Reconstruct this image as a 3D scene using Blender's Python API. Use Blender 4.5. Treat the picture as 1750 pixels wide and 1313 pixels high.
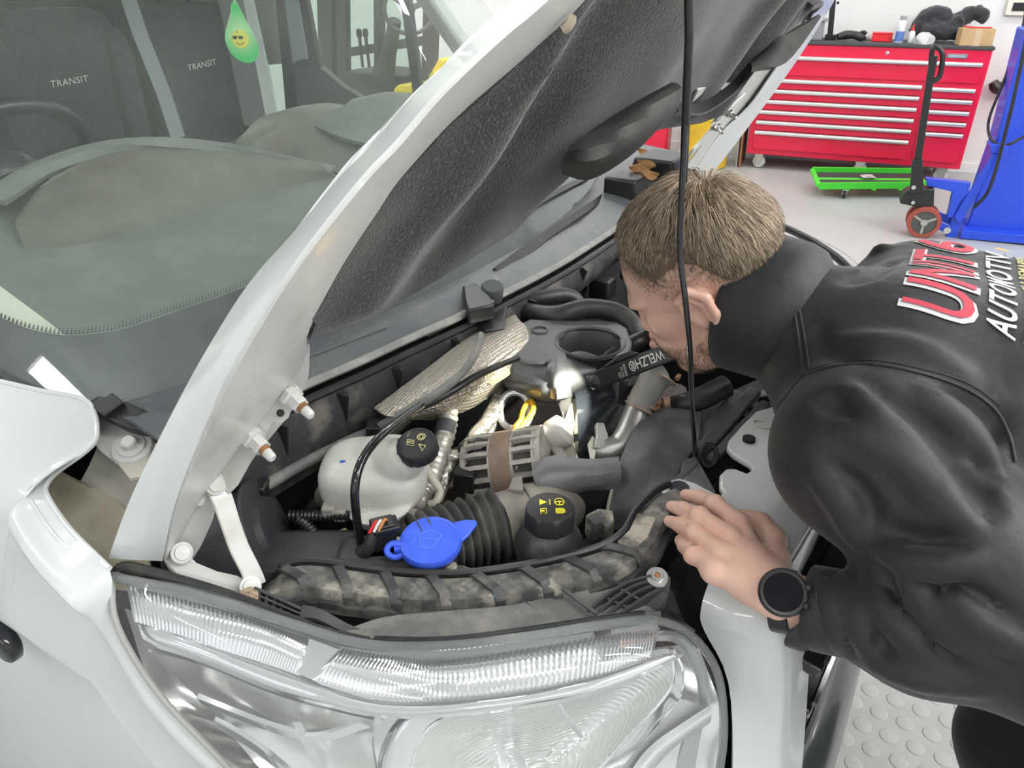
import bpy, bmesh, math, random
import numpy as np
from mathutils import Vector, Matrix
from mathutils.bvhtree import BVHTree

random.seed(7); np.random.seed(7)
for o in list(bpy.data.objects):
    bpy.data.objects.remove(o, do_unlink=True)
scn = bpy.context.scene
COL = scn.collection
R_ = math.radians

# ------------------------------------------------------------------ camera
# world frame = van frame: X forwards, Y to the van's left, Z up, metres
F, CX, CY = 1300.0, 875.0, 656.5
PITCH, YAW, HC = R_(29), R_(31), 1.65
cam_d = bpy.data.cameras.new('camera'); cam_d.sensor_fit = 'HORIZONTAL'
cam_d.sensor_width = 36.0; cam_d.lens = F / 1750.0 * 36.0; cam_d.clip_start = 0.02
cam = bpy.data.objects.new('camera', cam_d); COL.objects.link(cam)
cam.location = (0, 0, HC); cam.rotation_euler = (math.pi / 2 - PITCH, 0, YAW)
scn.camera = cam

# ------------------------------------------------------------------ world, exposure
w = bpy.data.worlds.new('world'); scn.world = w; w.use_nodes = True
bgn = w.node_tree.nodes['Background']
bgn.inputs['Color'].default_value = (0.93, 0.97, 1.0, 1); bgn.inputs['Strength'].default_value = 0.6
scn.view_settings.view_transform = 'Standard'; scn.view_settings.look = 'None'
scn.view_settings.gamma = 1.0; scn.view_settings.use_curve_mapping = False
scn.view_settings.exposure = 0.82
LAMP = 27.0          # emission of the ceiling LED diffusers

# ------------------------------------------------------------------ ray helpers
V = lambda *a: np.array(a, float)
HD = V(-math.sin(YAW), math.cos(YAW), 0); RT = V(math.cos(YAW), math.sin(YAW), 0); ZV = V(0, 0, 1)
FW = math.cos(PITCH) * HD - math.sin(PITCH) * ZV; UPV = math.sin(PITCH) * HD + math.cos(PITCH) * ZV
CAMP = V(0, 0, HC)
def ray(x, y): return FW + RT * ((x - CX) / F) + UPV * ((CY - y) / F)
def P(x, y, d): return CAMP + ray(x, y) * d                    # point seen at x,y, d metres along the view axis
def Z(x, y, z): r = ray(x, y); return CAMP + r * ((z - HC) / r[2])
def YP(x, y, v): r = ray(x, y); return CAMP + r * (v / r[1])
def XP(x, y, v): r = ray(x, y); return CAMP + r * (v / r[0])
def PL(x, y, o, n): r = ray(x, y); return CAMP + r * (np.dot(o - CAMP, n) / np.dot(r, n))
def PR(p): q = np.array(p) - CAMP; d = q @ FW; return CX + F * (q @ RT) / d, CY - F * (q @ UPV) / d, d
def nrm(v): v = np.array(v, float); return v / (np.linalg.norm(v) + 1e-12)

# ------------------------------------------------------------------ materials
MATS = {}
def mat(name, col, rough=.5, metal=0., coat=0., spec=.5, var=None, bump=None, sheen=0., emit=None, trans=0., sss=0., dirt=None, ior=None):
    if name in MATS: return MATS[name]
    m = bpy.data.materials.new(name); m.use_nodes = True; nt = m.node_tree; b = nt.nodes['Principled BSDF']
    c4 = lambda c: (c[0], c[1], c[2], 1)
    b.inputs['Base Color'].default_value = c4(col); b.inputs['Roughness'].default_value = rough
    b.inputs['Metallic'].default_value = metal; b.inputs['Coat Weight'].default_value = coat
    b.inputs['Coat Roughness'].default_value = .06; b.inputs['Specular IOR Level'].default_value = spec
    if sheen: b.inputs['Sheen Weight'].default_value = sheen; b.inputs['Sheen Roughness'].default_value = .5
    if trans: b.inputs['Transmission Weight'].default_value = trans
    if ior: b.inputs['IOR'].default_value = ior
    if sss:
        b.inputs['Subsurface Weight'].default_value = sss; b.inputs['Subsurface Radius'].default_value = (.012, .005, .003); b.inputs['Subsurface Scale'].default_value = .6
    if emit: b.inputs['Emission Color'].default_value = c4(emit[0]); b.inputs['Emission Strength'].default_value = emit[1]
    tc = nt.nodes.new('ShaderNodeTexCoord'); last = None
    for spec_ in (var, dirt):
        if not spec_: continue
        sc, c2, lo, hi = spec_[:4]
        n = nt.nodes.new('ShaderNodeTexNoise'); n.inputs['Scale'].default_value = sc; n.inputs['Detail'].default_value = 6; n.inputs['Roughness'].default_value = .62
        nt.links.new(tc.outputs['Object'], n.inputs['Vector'])
        r = nt.nodes.new('ShaderNodeMapRange'); r.inputs['From Min'].default_value = lo; r.inputs['From Max'].default_value = hi
        nt.links.new(n.outputs['Fac'], r.inputs['Value'])
        mx = nt.nodes.new('ShaderNodeMix'); mx.data_type = 'RGBA'
        nt.links.new(r.outputs['Result'], mx.inputs['Factor'])
        if last is None: mx.inputs['A'].default_value = c4(col)
        else: nt.links.new(last, mx.inputs['A'])
        mx.inputs['B'].default_value = c4(c2); last = mx.outputs['Result']
    if last is not None: nt.links.new(last, b.inputs['Base Color'])
    if bump:
        sc, st = bump[:2]
        n = nt.nodes.new('ShaderNodeTexNoise'); n.inputs['Scale'].default_value = sc; n.inputs['Detail'].default_value = 5
        nt.links.new(tc.outputs['Object'], n.inputs['Vector'])
        bp = nt.nodes.new('ShaderNodeBump'); bp.inputs['Strength'].default_value = st; bp.inputs['Distance'].default_value = bump[2] if len(bump) > 2 else .002
        nt.links.new(n.outputs['Fac'], bp.inputs['Height']); nt.links.new(bp.outputs['Normal'], b.inputs['Normal'])
    MATS[name] = m; return m
def glass_mat(name, tint, haze=.0, hazecol=(.6, .65, .6), rough=.0, spec=1.0):
    """thin sheet glass: tinted transparency + fresnel reflection + an optional pale diffuse veil"""
    m = bpy.data.materials.new(name); m.use_nodes = True; nt = m.node_tree; nt.nodes.clear(); N = nt.nodes.new
    out = N('ShaderNodeOutputMaterial'); tr = N('ShaderNodeBsdfTransparent'); gl = N('ShaderNodeBsdfGlossy'); fr = N('ShaderNodeFresnel')
    tr.inputs['Color'].default_value = (*tint, 1); gl.inputs['Roughness'].default_value = rough; 
    ge = N('ShaderNodeNewGeometry'); mi = N('ShaderNodeMath'); mi.operation = 'MULTIPLY_ADD'; mi.inputs[1].default_value = 1 / 1.5 - 1.5; mi.inputs[2].default_value = 1.5   # same reflection from both sides of the pane
    nt.links.new(ge.outputs['Backfacing'], mi.inputs[0]); nt.links.new(mi.outputs[0], fr.inputs['IOR'])
    mu = N('ShaderNodeMath'); mu.operation = 'MULTIPLY'; mu.inputs[1].default_value = spec; mu.use_clamp = True; nt.links.new(fr.outputs[0], mu.inputs[0])
    mx = N('ShaderNodeMixShader'); nt.links.new(mu.outputs[0], mx.inputs[0]); nt.links.new(tr.outputs[0], mx.inputs[1]); nt.links.new(gl.outputs[0], mx.inputs[2])
    last = mx
    if haze:
        df = N('ShaderNodeBsdfDiffuse'); df.inputs['Color'].default_value = (*hazecol, 1)
        tc = N('ShaderNodeTexCoord'); nz = N('ShaderNodeTexNoise'); nz.inputs['Scale'].default_value = 5; nz.inputs['Detail'].default_value = 8
        nt.links.new(tc.outputs['Object'], nz.inputs['Vector'])
        mr = N('ShaderNodeMapRange'); mr.inputs['From Min'].default_value = .3; mr.inputs['From Max'].default_value = .75
        mr.inputs['To Min'].default_value = haze * .6; mr.inputs['To Max'].default_value = haze * 1.4; nt.links.new(nz.outputs['Fac'], mr.inputs['Value'])
        m2 = N('ShaderNodeMixShader'); nt.links.new(mr.outputs[0], m2.inputs[0]); nt.links.new(mx.outputs[0], m2.inputs[1]); nt.links.new(df.outputs[0], m2.inputs[2]); last = m2
    nt.links.new(last.outputs[0], out.inputs['Surface']); MATS[name] = m; return m

PAINT = mat('white_paint', (.64, .66, .65), .3, coat=.6)
PAINT_IN = mat('white_inner_paint', (.60, .60, .57), .36, coat=.2, dirt=(9, (.42, .39, .33), .54, .82))
PAINT_DIRTY = mat('dirty_inner_paint', (.54, .52, .45), .5, dirt=(20, (.20, .17, .12), .52, .74))
BLACK = mat('black_plastic', (.014, .0145, .016), .36, var=(11, (.05, .05, .048), .5, .8))
BLACK_G = mat('black_gloss', (.012, .012, .014), .16, coat=.4)
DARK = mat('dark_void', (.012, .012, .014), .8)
DUSTY = mat('dusty_plastic', (.040, .042, .045), .46, var=(16, (.22, .20, .17), .50, .76), bump=(60, .15))
DUSTY2 = mat('dusty_plastic_heavy', (.06, .06, .058), .65, var=(26, (.42, .38, .31), .42, .62), bump=(70, .2))
GREYP = mat('grey_plastic', (.07, .074, .08), .4, var=(12, (.17, .16, .145), .5, .8))
RUBBER = mat('rubber', (.022, .022, .023), .45, var=(20, (.085, .08, .07), .5, .8))
ALU = mat('cast_alloy', (.42, .40, .36), .5, metal=.25, var=(30, (.27, .25, .21), .45, .7), bump=(120, .3))
STEEL = mat('steel', (.62, .62, .6), .32, metal=1.)
FOIL = mat('crinkled_foil', (.75, .73, .68), .3, metal=.9, bump=(90, .9, .006))
RUST = mat('rust', (.34, .16, .06), .8, var=(60, (.16, .08, .04), .4, .7))
CHROME = mat('chrome', (.90, .91, .92), .05, metal=1.)
SILVER = mat('silver_paint', (.58, .59, .59), .38, metal=.7)
BLACK_M = mat('black_metal', (.014, .014, .016), .3)

# ------------------------------------------------------------------ mesh builder
def catmull(pts, n):
    p = np.array(pts, float)
    if len(p) < 3 or n <= 1:
        if n <= 1: return p
        return np.array([p[0] + (p[1] - p[0]) * t for t in np.linspace(0, 1, n + 1)]) if len(p) == 2 else p
    q = np.vstack([2 * p[0] - p[1], p, 2 * p[-1] - p[-2]]); out = []
    for i in range(1, len(q) - 2):
        a, b, c, d = q[i - 1], q[i], q[i + 1], q[i + 2]
        for t in np.arange(n) / n:
            out.append(.5 * (2 * b + (c - a) * t + (2 * a - 5 * b + 4 * c - d) * t * t + (3 * b - a - 3 * c + d) * t ** 3))
    out.append(q[-2]); return np.array(out)
def frame_of(ax, ref=None):
    a = nrm(ax); r = V(0, 0, 1) if ref is None else np.array(ref, float)
    if abs(np.dot(a, nrm(r))) > .98: r = V(1, 0, 0)
    u = nrm(np.cross(r, a)); return u, np.cross(a, u), a
WL = {}
class MB:
    def __init__(s): s.v = []; s.f = []
    def add(s, vs, fs):
        k = len(s.v); s.v.extend([tuple(x) for x in vs]); s.f.extend([tuple(i + k for i in f) for f in fs]); return s
    def box(s, c, size, ax=None):
        ax = np.eye(3) if ax is None else np.array(ax); c = np.array(c, float); h = np.array(size) / 2.
        vs = [c + ax[0] * h[0] * i + ax[1] * h[1] * j + ax[2] * h[2] * k for i in (-1, 1) for j in (-1, 1) for k in (-1, 1)]
        return s.add(vs, [(0, 1, 3, 2), (4, 6, 7, 5), (0, 4, 5, 1), (2, 3, 7, 6), (0, 2, 6, 4), (1, 5, 7, 3)])
    def tube(s, pts, r, n=10, sub=1, cap=True, ell=None, ref=None):
        p = catmull(pts, sub); m = len(p)
        rr = np.interp(np.linspace(0, 1, m), np.linspace(0, 1, len(r)), r) if np.ndim(r) else np.full(m, r)
        t = np.gradient(p, axis=0); t = np.array([nrm(x) for x in t]); u, v_, _ = frame_of(t[0], ref); vs = []
        for i in range(m):
            u = nrm(u - np.dot(u, t[i]) * t[i]); v_ = np.cross(t[i], u)
            for k in range(n):
                a = 2 * math.pi * k / n; e = ell or (1, 1)
                vs.append(p[i] + rr[i] * (math.cos(a) * u * e[0] + math.sin(a) * v_ * e[1]))
        fs = [(i * n + k, i * n + (k + 1) % n, (i + 1) * n + (k + 1) % n, (i + 1) * n + k) for i in range(m - 1) for k in range(n)]
        if cap: fs += [tuple(range(n - 1, -1, -1)), tuple((m - 1) * n + k for k in range(n))]
        return s.add(vs, fs)
    def strip(s, pts, w, t, normal, sub=1):
        """flat bar of width w and thickness t swept along pts; normal = the broad face"""
        p = catmull(pts, sub); m = len(p); tg = np.array([nrm(x) for x in np.gradient(p, axis=0)])
        ww = np.interp(np.linspace(0, 1, m), np.linspace(0, 1, len(w)), w) if np.ndim(w) else np.full(m, w)
        vs = []
        nn = np.array(normal, float)
        for i in range(m):
            nr = nn if nn.ndim == 1 else nn[min(len(nn) - 1, int(i / max(1, m - 1) * (len(nn) - 1) + .5))]
            nr = nrm(nr - np.dot(nr, tg[i]) * tg[i]); sd = np.cross(tg[i], nr)
            for a, b in ((-1, -1), (1, -1), (1, 1), (-1, 1)): vs.append(p[i] + sd * a * ww[i] / 2 + nr * b * t / 2)
        fs = [(i * 4 + k, i * 4 + (k + 1) % 4, (i + 1) * 4 + (k + 1) % 4, (i + 1) * 4 + k) for i in range(m - 1) for k in range(4)]
        fs += [(3, 2, 1, 0), tuple((m - 1) * 4 + k for k in range(4))]
        return s.add(vs, fs)
    def lathe(s, prof, o, ax, n=28, ref=None, lobes=None, cap=True):
        u, v_, a = frame_of(ax, ref); o = np.array(o, float); vs = []
        for (r, h) in prof:
            for k in range(n):
                th = 2 * math.pi * k / n; q = r * (1 + (lobes[1] * max(0, math.cos(th * lobes[0])) ** 6 if lobes and lobes[2][0] <= h <= lobes[2][1] else 0))
                vs.append(o + a * h + q * (math.cos(th) * u + math.sin(th) * v_))
        m = len(prof); fs = [(i * n + k, i * n + (k + 1) % n, (i + 1) * n + (k + 1) % n, (i + 1) * n + k) for i in range(m - 1) for k in range(n)]
        if cap and prof[0][0] > 1e-6: fs.append(tuple(range(n - 1, -1, -1)))
        if cap and prof[-1][0] > 1e-6: fs.append(tuple((m - 1) * n + k for k in range(n)))
        return s.add(vs, fs)
    def torus(s, o, ax, R, r, n=32, k=8, arc=(0, 2 * math.pi), ref=None, e=1.):
        u, v_, a = frame_of(ax, ref); full = abs(arc[1] - arc[0] - 2 * math.pi) < 1e-6
        th = np.linspace(arc[0], arc[1], n + 1); pts = [np.array(o) + R * (math.cos(t) * u + e * math.sin(t) * v_) for t in th]
        return s.tube(pts, r, k, cap=not full)
    def sheet(s, G, su=4, sv=4, thick=0., flip=False):
        G = np.array(G, float); A = np.array([catmull(r, sv) for r in G]); B = np.array([catmull(A[:, j], su) for j in range(A.shape[1])]).transpose(1, 0, 2)
        nr, nc = B.shape[:2]; vs = B.reshape(-1, 3); idx = lambda i, j: i * nc + j
        fs = [(idx(i, j), idx(i, j + 1), idx(i + 1, j + 1), idx(i + 1, j)) for i in range(nr - 1) for j in range(nc - 1)]
        if flip: fs = [f[::-1] for f in fs]
        if thick:
            du = np.gradient(B, axis=0); dv = np.gradient(B, axis=1); N = np.cross(dv, du); N /= np.linalg.norm(N, axis=2, keepdims=True) + 1e-12
            if flip: N = -N
            vs2 = (B - N * thick).reshape(-1, 3); k = len(vs); fs2 = [tuple(i + k for i in f[::-1]) for f in fs]
            loop = [idx(0, j) for j in range(nc)] + [idx(i, nc - 1) for i in range(1, nr)] + [idx(nr - 1, j) for j in range(nc - 2, -1, -1)] + [idx(i, 0) for i in range(nr - 2, 0, -1)]
            rim = []
            for a, b in zip(loop, loop[1:] + loop[:1]): rim.append((a, b, b + k, a + k) if flip else (b, a, a + k, b + k))
            vs = np.vstack([vs, vs2]); fs = fs + fs2 + rim
        return s.add(vs, fs)
    def prism(s, poly, vec):
        p = [np.array(q, float) for q in poly]; n = len(p); vec = np.array(vec, float)
        N = V(0, 0, 0)
        for i in range(n): N = N + np.cross(p[i], p[(i + 1) % n])
        if np.dot(N, vec) < 0: p = p[::-1]
        vs = p + [q + vec for q in p]
        return s.add(vs, [tuple(range(n - 1, -1, -1)), tuple(range(n, 2 * n))] + [(i, (i + 1) % n, (i + 1) % n + n, i + n) for i in range(n)])
    def build(s, name, m, parent=None, bevel=0., seg=2, sub=0, angle=42, label=None, kind=None):
        me = bpy.data.meshes.new(name); vs = np.array(s.v, float)
        if parent is None: org = V((vs[:, 0].min() + vs[:, 0].max()) / 2, (vs[:, 1].min() + vs[:, 1].max()) / 2, vs[:, 2].min())
        else: org = WL[parent.name]
        me.from_pydata([tuple(x) for x in (vs - org)], [], s.f); me.validate(); me.materials.append(m)
        bm = bmesh.new(); bm.from_mesh(me); bmesh.ops.recalc_face_normals(bm, faces=bm.faces); bm.to_mesh(me); bm.free()
        me.shade_smooth(); me.set_sharp_from_angle(angle=R_(angle))
        o = bpy.data.objects.new(name, me); COL.objects.link(o)
        if parent is None: o.location = org; WL[o.name] = org
        else: o.parent = parent; WL[o.name] = org
        if bevel:
            b = o.modifiers.new('bevel', 'BEVEL'); b.width = bevel; b.segments = seg; b.limit_method = 'ANGLE'; b.angle_limit = R_(35); b.harden_normals = False
        if sub: q = o.modifiers.new('sub', 'SUBSURF'); q.levels = sub; q.render_levels = sub
        if label: o['label'] = label
        if kind: o['kind'] = kind
        return o
def tag(o, label, cat, group=None):
    o['label'] = label; o['category'] = cat
    if group: o['group'] = group
    return o
def thing(name, label, cat, loc, group=None):
    o = bpy.data.objects.new(name, None); COL.objects.link(o); o.location = tuple(loc); o.empty_display_size = .1
    WL[o.name] = np.array(loc, float); return tag(o, label, cat, group)
def copy_part(o, parent, delta, name=None):
    """a part again, shifted by delta, sharing the mesh"""
    c = o.copy(); COL.objects.link(c); c.parent = parent; WL[c.name] = WL[parent.name]
    c.location = Vector(o.location) + Vector(delta); return c
def text_geo(txt, size=1., bold=0., shear=0., extrude=0., spacing=1.):
    """flat lettering as verts (x,y) and faces, lower left at 0,0"""
    cu = bpy.data.curves.new('t', 'FONT'); cu.body = txt; cu.size = size; cu.offset = bold; cu.shear = shear; cu.space_character = spacing; cu.resolution_u = 3
    ob = bpy.data.objects.new('t', cu); COL.objects.link(ob); dg = bpy.context.evaluated_depsgraph_get(); dg.update()
    me = bpy.data.meshes.new_from_object(ob.evaluated_get(dg)); bm = bmesh.new(); bm.from_mesh(me)
    bmesh.ops.triangulate(bm, faces=bm.faces)
    vs = np.array([tuple(x.co)[:2] for x in bm.verts]); fs = [tuple(x.index for x in f.verts) for f in bm.faces]
    bm.free(); bpy.data.objects.remove(ob); bpy.data.curves.remove(cu); bpy.data.meshes.remove(me)
    vs -= vs.min(axis=0); return vs, fs
def text_on(mb, txt, o, ex, ey, width, height=None, bold=0., shear=0., th=.0006, spacing=1.):
    """lettering fitted to width x height on the plane o + ex*x + ey*y, raised by th"""
    vs, fs = text_geo(txt, 1., bold, shear, spacing=spacing); w_ = vs[:, 0].max(); h_ = vs[:, 1].max(); k = width / w_; ky = k if height is None else height / h_
    ex = nrm(ex); ey = nrm(ey); n = np.cross(ex, ey); o = np.array(o, float)
    p = [o + ex * x * k + ey * y * ky + n * th for x, y in vs]
    return mb.add(p, fs)
def poly_line_on(mb, pts2, o, ex, ey, r, th=.0008):
    return mb.tube([np.array(o) + np.array(ex) * a + np.array(ey) * b + np.cross(ex, ey) * th for a, b in pts2], r, 5)
# ------------------------------------------------------------------ the workshop room
BL = V(-1.819, 7.166, 0); EX = nrm(V(1.714, .298, 0)); EY = V(-EX[1], EX[0], 0)
def W(s, t, z): return BL + EX * s + EY * t + ZV * z            # room frame: s along the back wall, t towards it
AXR = [EX, EY, ZV]
WALLM = mat('white_wall', (.70, .70, .695), .6, var=(1.3, (.66, .66, .655), .4, .7), bump=(40, .06))
FLOORM = mat('grey_floor_paint', (.37, .378, .375), .36, var=(.9, (.42, .425, .418), .35, .7), dirt=(5, (.32, .32, .308), .55, .85), bump=(60, .05))
CEILM = mat('white_ceiling', (.68, .69, .69), .8, var=(2, (.64, .65, .65), .4, .7))
S0, S1, T0, T1, HT = -8.0, 9.0, -13.0, .52, 4.2
def struct(o): o['kind'] = 'structure'; return o
m = MB(); m.box(W((S0 + S1) / 2, (T0 + T1) / 2, -.05), (S1 - S0, T1 - T0, .1), AXR); struct(m.build('floor', FLOORM))
m = MB(); m.box(W((S0 + S1) / 2, (T0 + T1) / 2, HT + .05), (S1 - S0, T1 - T0, .1), AXR); struct(m.build('ceiling', CEILM))
m = MB(); m.box(W((S0 + S1) / 2, T1 + .05, HT / 2), (S1 - S0 + .2, .1, HT), AXR); struct(m.build('wall_back', WALLM))
m = MB(); m.box(W(S0 - .05, (T0 + T1) / 2, HT / 2), (.1, T1 - T0, HT), AXR); struct(m.build('wall_left', WALLM))
m = MB(); m.box(W(S1 + .05, (T0 + T1) / 2, HT / 2), (.1, T1 - T0, HT), AXR); struct(m.build('wall_right', WALLM))
# unseen front wall, its wide door bay left open to let fill light in
m = MB(); m.box(W(S0 + 1.5, T0 - .05, HT / 2), (3., .1, HT), AXR); m.box(W(S1 - 1.5, T0 - .05, HT / 2), (3., .1, HT), AXR)
m.box(W((S0 + S1) / 2, T0 - .05, HT - .15), (S1 - S0 - 6, .1, .3), AXR); struct(m.build('wall_front', WALLM))
m = MB(); m.box(W((S0 + S1) / 2, T1 - .009, .045), (S1 - S0, .018, .09), AXR); struct(m.build('baseboard_back', WALLM, bevel=.004))
# ceiling battens; more right-hand ones and two rows added to brighten the bay
LEDM = mat('led_diffuser', (.9, .9, .9), .5, emit=((1., 1., .985), LAMP)); HOUSM = mat('lamp_housing', (.8, .8, .8), .5)
def batten(c, ax, L, label):
    t = thing('ceiling_light', label, 'ceiling light', c, 'LED battens on the workshop ceiling'); a = [ax, np.cross(ZV, ax), ZV]
    m = MB(); m.box(c + V(0, 0, .03), (L, .16, .06), a); m.build('housing', HOUSM, t, bevel=.008)
    m = MB(); n = 9; pr = [(math.cos(math.pi * k / (n - 1)) * .07, -.045 * math.sin(math.pi * k / (n - 1))) for k in range(n)]
    vs = [c + ax * e * L * .485 + a[1] * q[0] + ZV * q[1] for e in (-1, 1) for q in pr]
    m.add(vs, [(k, k + 1, k + 1 + n, k + n) for k in range(n - 1)] + [tuple(range(n)), tuple(range(2 * n - 1, n - 1, -1))]); m.build('diffuser', LEDM, t)
for t_, nm, ss in ((-10.4, 'behind the photographer', (-5.6, -2.6, .4, 3.4, 6.4)), (-7.45, 'over the photographer', (-5.6, -3.2, 1.85, 4.2, 6.6)), (-6.5, 'added past the photographer to brighten the engine bay', (3.4, 5.4, 7.4)), (-5.6, 'in front of the van', (-5.6, -3.2, 3.4, 5.4, 7.4)), (-4.6, 'added before the mechanic to brighten the engine bay', (3.7, 5.7)), (-3.7, 'beside the van bonnet', (-5.6, -3.2, 3.9, 6.2)), (-2.6, 'over the van roof', (-5.6, -3.0, 4.2, 6.4)), (-1.1, 'nearest the back wall', (-5.4, -3.0, -.6, 1.8, 4.2))):
    for i, s_ in enumerate(ss): batten(W(s_, t_, HT - .06), EX, 1.6, 'white LED batten %s from the left in the row %s' % (('first', 'second', 'third', 'fourth', 'fifth')[i], nm))

# ---- coin-studded rubber mat under the mechanic
MATM = mat('grey_rubber_mat', (.33, .33, .32), .5, var=(7, (.29, .29, .28), .4, .7), bump=(90, .1))
fm = MB(); mc = V(.42, 1.50, 0); fm.box(mc + V(0, 0, .003), (1.06, 1.06, .006))
rug = tag(fm.build('floor_mat', MATM, bevel=.002), 'light grey rubber coin-stud mat on the floor in front of the van', 'floor mat')
st = None
for i in range(17):
    for j in range(17):
        c = mc + V((i - 8 + (.25 if j % 2 else -.25)) * .060, (j - 8) * .060, .006)
        if st is None:
            mm = MB(); mm.lathe([(.0215, 0), (.0208, .0010), (.0185, .0015), (0, .0016)], c, ZV, 14); st = mm.build('stud', MATM, rug, angle=80); c0 = c
        else: copy_part(st, rug, c - c0)

# ---- red roller cabinet
RED = mat('red_enamel', (.66, .008, .05), .36, coat=.25); TRIM = mat('drawer_trim', (.72, .73, .72), .3, metal=.8); TOPM = mat('cabinet_mat', (.05, .052, .055), .6)
ch = thing('tool_cabinet', 'long red roller tool cabinet with silver drawer pulls against the white wall', 'tool cabinet', W(.87, .23, 0))
CW, CD, Z0, Z1 = 1.74, .46, .13, 1.05; CHH = Z1 - Z0
m = MB(); m.box(W(CW / 2, CD / 2, (Z0 + Z1) / 2), (CW, CD, CHH), AXR); m.build('body', RED, ch, bevel=.006)
m = MB(); m.box(W(CW / 2, CD / 2, Z1 + .012), (CW + .02, CD + .02, .026), AXR); m.build('top_mat', TOPM, ch, bevel=.005)
def drawer(s0, s1, f0, f1):
    za, zb = Z1 - f1 * CHH, Z1 - f0 * CHH
    m = MB(); m.box(W((s0 + s1) / 2, -.008, (za + zb) / 2), (s1 - s0, .016, zb - za), AXR); d = m.build('drawer', RED, ch, bevel=.003)
    m = MB(); c = W((s0 + s1) / 2, -.024, zb - .016); m.sheet([[c + EX * q + EY * a + ZV * b for a, b in ((.016, .018), (-.004, .016), (-.012, .004), (-.010, -.012), (.004, -.015))] for q in (-(s1 - s0) / 2, (s1 - s0) / 2)], 1, 3, .003)
    m.build('pull', TRIM, d)
drawer(.05, CW - .05, .10, .265)
for a, b in ((.30, .385), (.395, .48), (.49, .575), (.585, .67), (.68, .765), (.775, .945)): drawer(.05, 1.30, a, b)
for a, b in ((.31, .395), (.405, .49), (.50, .585), (.595, .68), (.69, .945)): drawer(1.36, CW - .05, a, b)
m = MB(); m.lathe([(.014, 0), (.014, .006), (.01, .008), (0, .008)], W(.99, 0, Z1 - .045), -EY, 16); m.build('lock', STEEL, ch)
m = MB(); m.box(W(1.50, -.004, Z1 - .05), (.15, .008, .035), AXR); bd = m.build('badge', mat('badge', (.25, .25, .26), .3, metal=.5), ch, bevel=.003)
m = MB(); m.box(W(1.50, -.009, Z1 - .05), (.125, .003, .018), AXR); m.build('badge_plate', TRIM, bd)
TYRE = mat('grey_castor_tyre', (.50, .50, .49), .5); HUB = mat('castor_hub', (.62, .62, .6), .4, metal=.4)
def castor(root, c, r, wd, ax, mt=TYRE):
    m = MB(); m.lathe([(r * .55, -wd / 2), (r * .95, -wd / 2), (r, -wd * .3), (r, wd * .3), (r * .95, wd / 2), (r * .55, wd / 2), (r * .55, -wd / 2)], c, ax, 22, cap=False); wh = m.build('castor', mt, root)
    m = MB(); m.lathe([(r * .57, -wd * .4), (r * .57, wd * .4)], c, ax, 16); m.lathe([(r * .18, -wd * .62), (r * .18, wd * .62)], c, ax, 10); m.build('hub', HUB, wh)
    m = MB(); b = nrm(np.cross(ax, ZV))
    for e in (-1, 1): m.prism([c + np.array(ax) * e * wd * .62 + b * x + ZV * z for x, z in ((-r * .3, -r * .25), (r * .3, -r * .25), (r * .75, r * 1.12), (-r * .75, r * 1.12))], np.array(ax) * e * .004)
    m.box(c + ZV * r * 1.15, (wd * 1.5, r * 1.6, .006), [np.array(ax), b, ZV]); m.build('fork', STEEL, wh)
for s_ in (.12, .98, CW - .12):
    for t_ in (.06, CD - .06): castor(ch, W(s_, t_, .058), .056, .034, nrm(EX * .35 + EY * .94) if t_ < .1 else EX)

# ---- things on the cabinet
ZT = Z1 + .026
def onz(px, t=None): # point on the cabinet top seen in column px
    return None
GREYC = mat('grey_crate', (.23, .235, .25), .5)
c = W(.30, .20, ZT); cr = thing('plastic_crate', 'grey plastic storage crate on the left end of the red cabinet', 'crate', c)
m = MB(); h = .15
for sx, sy, wx, wy in ((0, -.12, .34, .012), (0, .12, .34, .012), (-.165, 0, .012, .24), (.165, 0, .012, .24)): m.box(c + EX * sx + EY * sy + ZV * (h / 2 + .006), (wx, wy, h), AXR)
m.box(c + ZV * .006, (.33, .24, .012), AXR); m.build('shell', GREYC, cr, bevel=.003)
m = MB()
for sx, sy, wx, wy in ((0, -.13, .37, .02), (0, .13, .37, .02), (-.18, 0, .02, .28), (.18, 0, .02, .28)): m.box(c + EX * sx + EY * sy + ZV * (h + .002), (wx, wy, .014), AXR)
m.build('rim', GREYC, cr, bevel=.003)
m = MB(); m.box(c - EY * .128 + ZV * .075, (.2, .006, .08), AXR); m.build('handle_slot', BLACK, cr, bevel=.002)
c = W(.515, .22, ZT); m = MB(); m.box(c + ZV * .17, (.045, .02, .34), [nrm(EX + ZV * .1), EY, nrm(ZV - EX * .1)]); m.box(c + ZV * .02 + EX * .02, (.09, .1, .04), AXR); m.lathe([(.012, -.014), (.012, -.01), (0, -.01)], c + ZV * .28 + EX * .028, EY, 12)
tag(m.build('angle_bracket', BLACK_M, bevel=.004), 'black upright metal angle bracket beside the grey crate', 'bracket')
c = W(.68, .10, ZT); m = MB(); m.tube([c + EX * a + EY * b + ZV * z for a, b, z in ((-.09, 0, .03), (-.03, .02, .045), (.03, -.01, .05), (.09, .0, .035), (.12, .03, .02))], [.026, .036, .03, .034, .018], 10, 4)
m.tube([c + EX * a + ZV * z for a, z in ((.06, .05), (.1, .075), (.13, .06))], .012, 8, 3); tag(m.build('cable_coil', BLACK), 'small black tangle of cable next to the bracket on the cabinet', 'cable')
BAGM = mat('clear_bag', (.62, .63, .63), .25, bump=(25, .9, .01), trans=.25)
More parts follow.
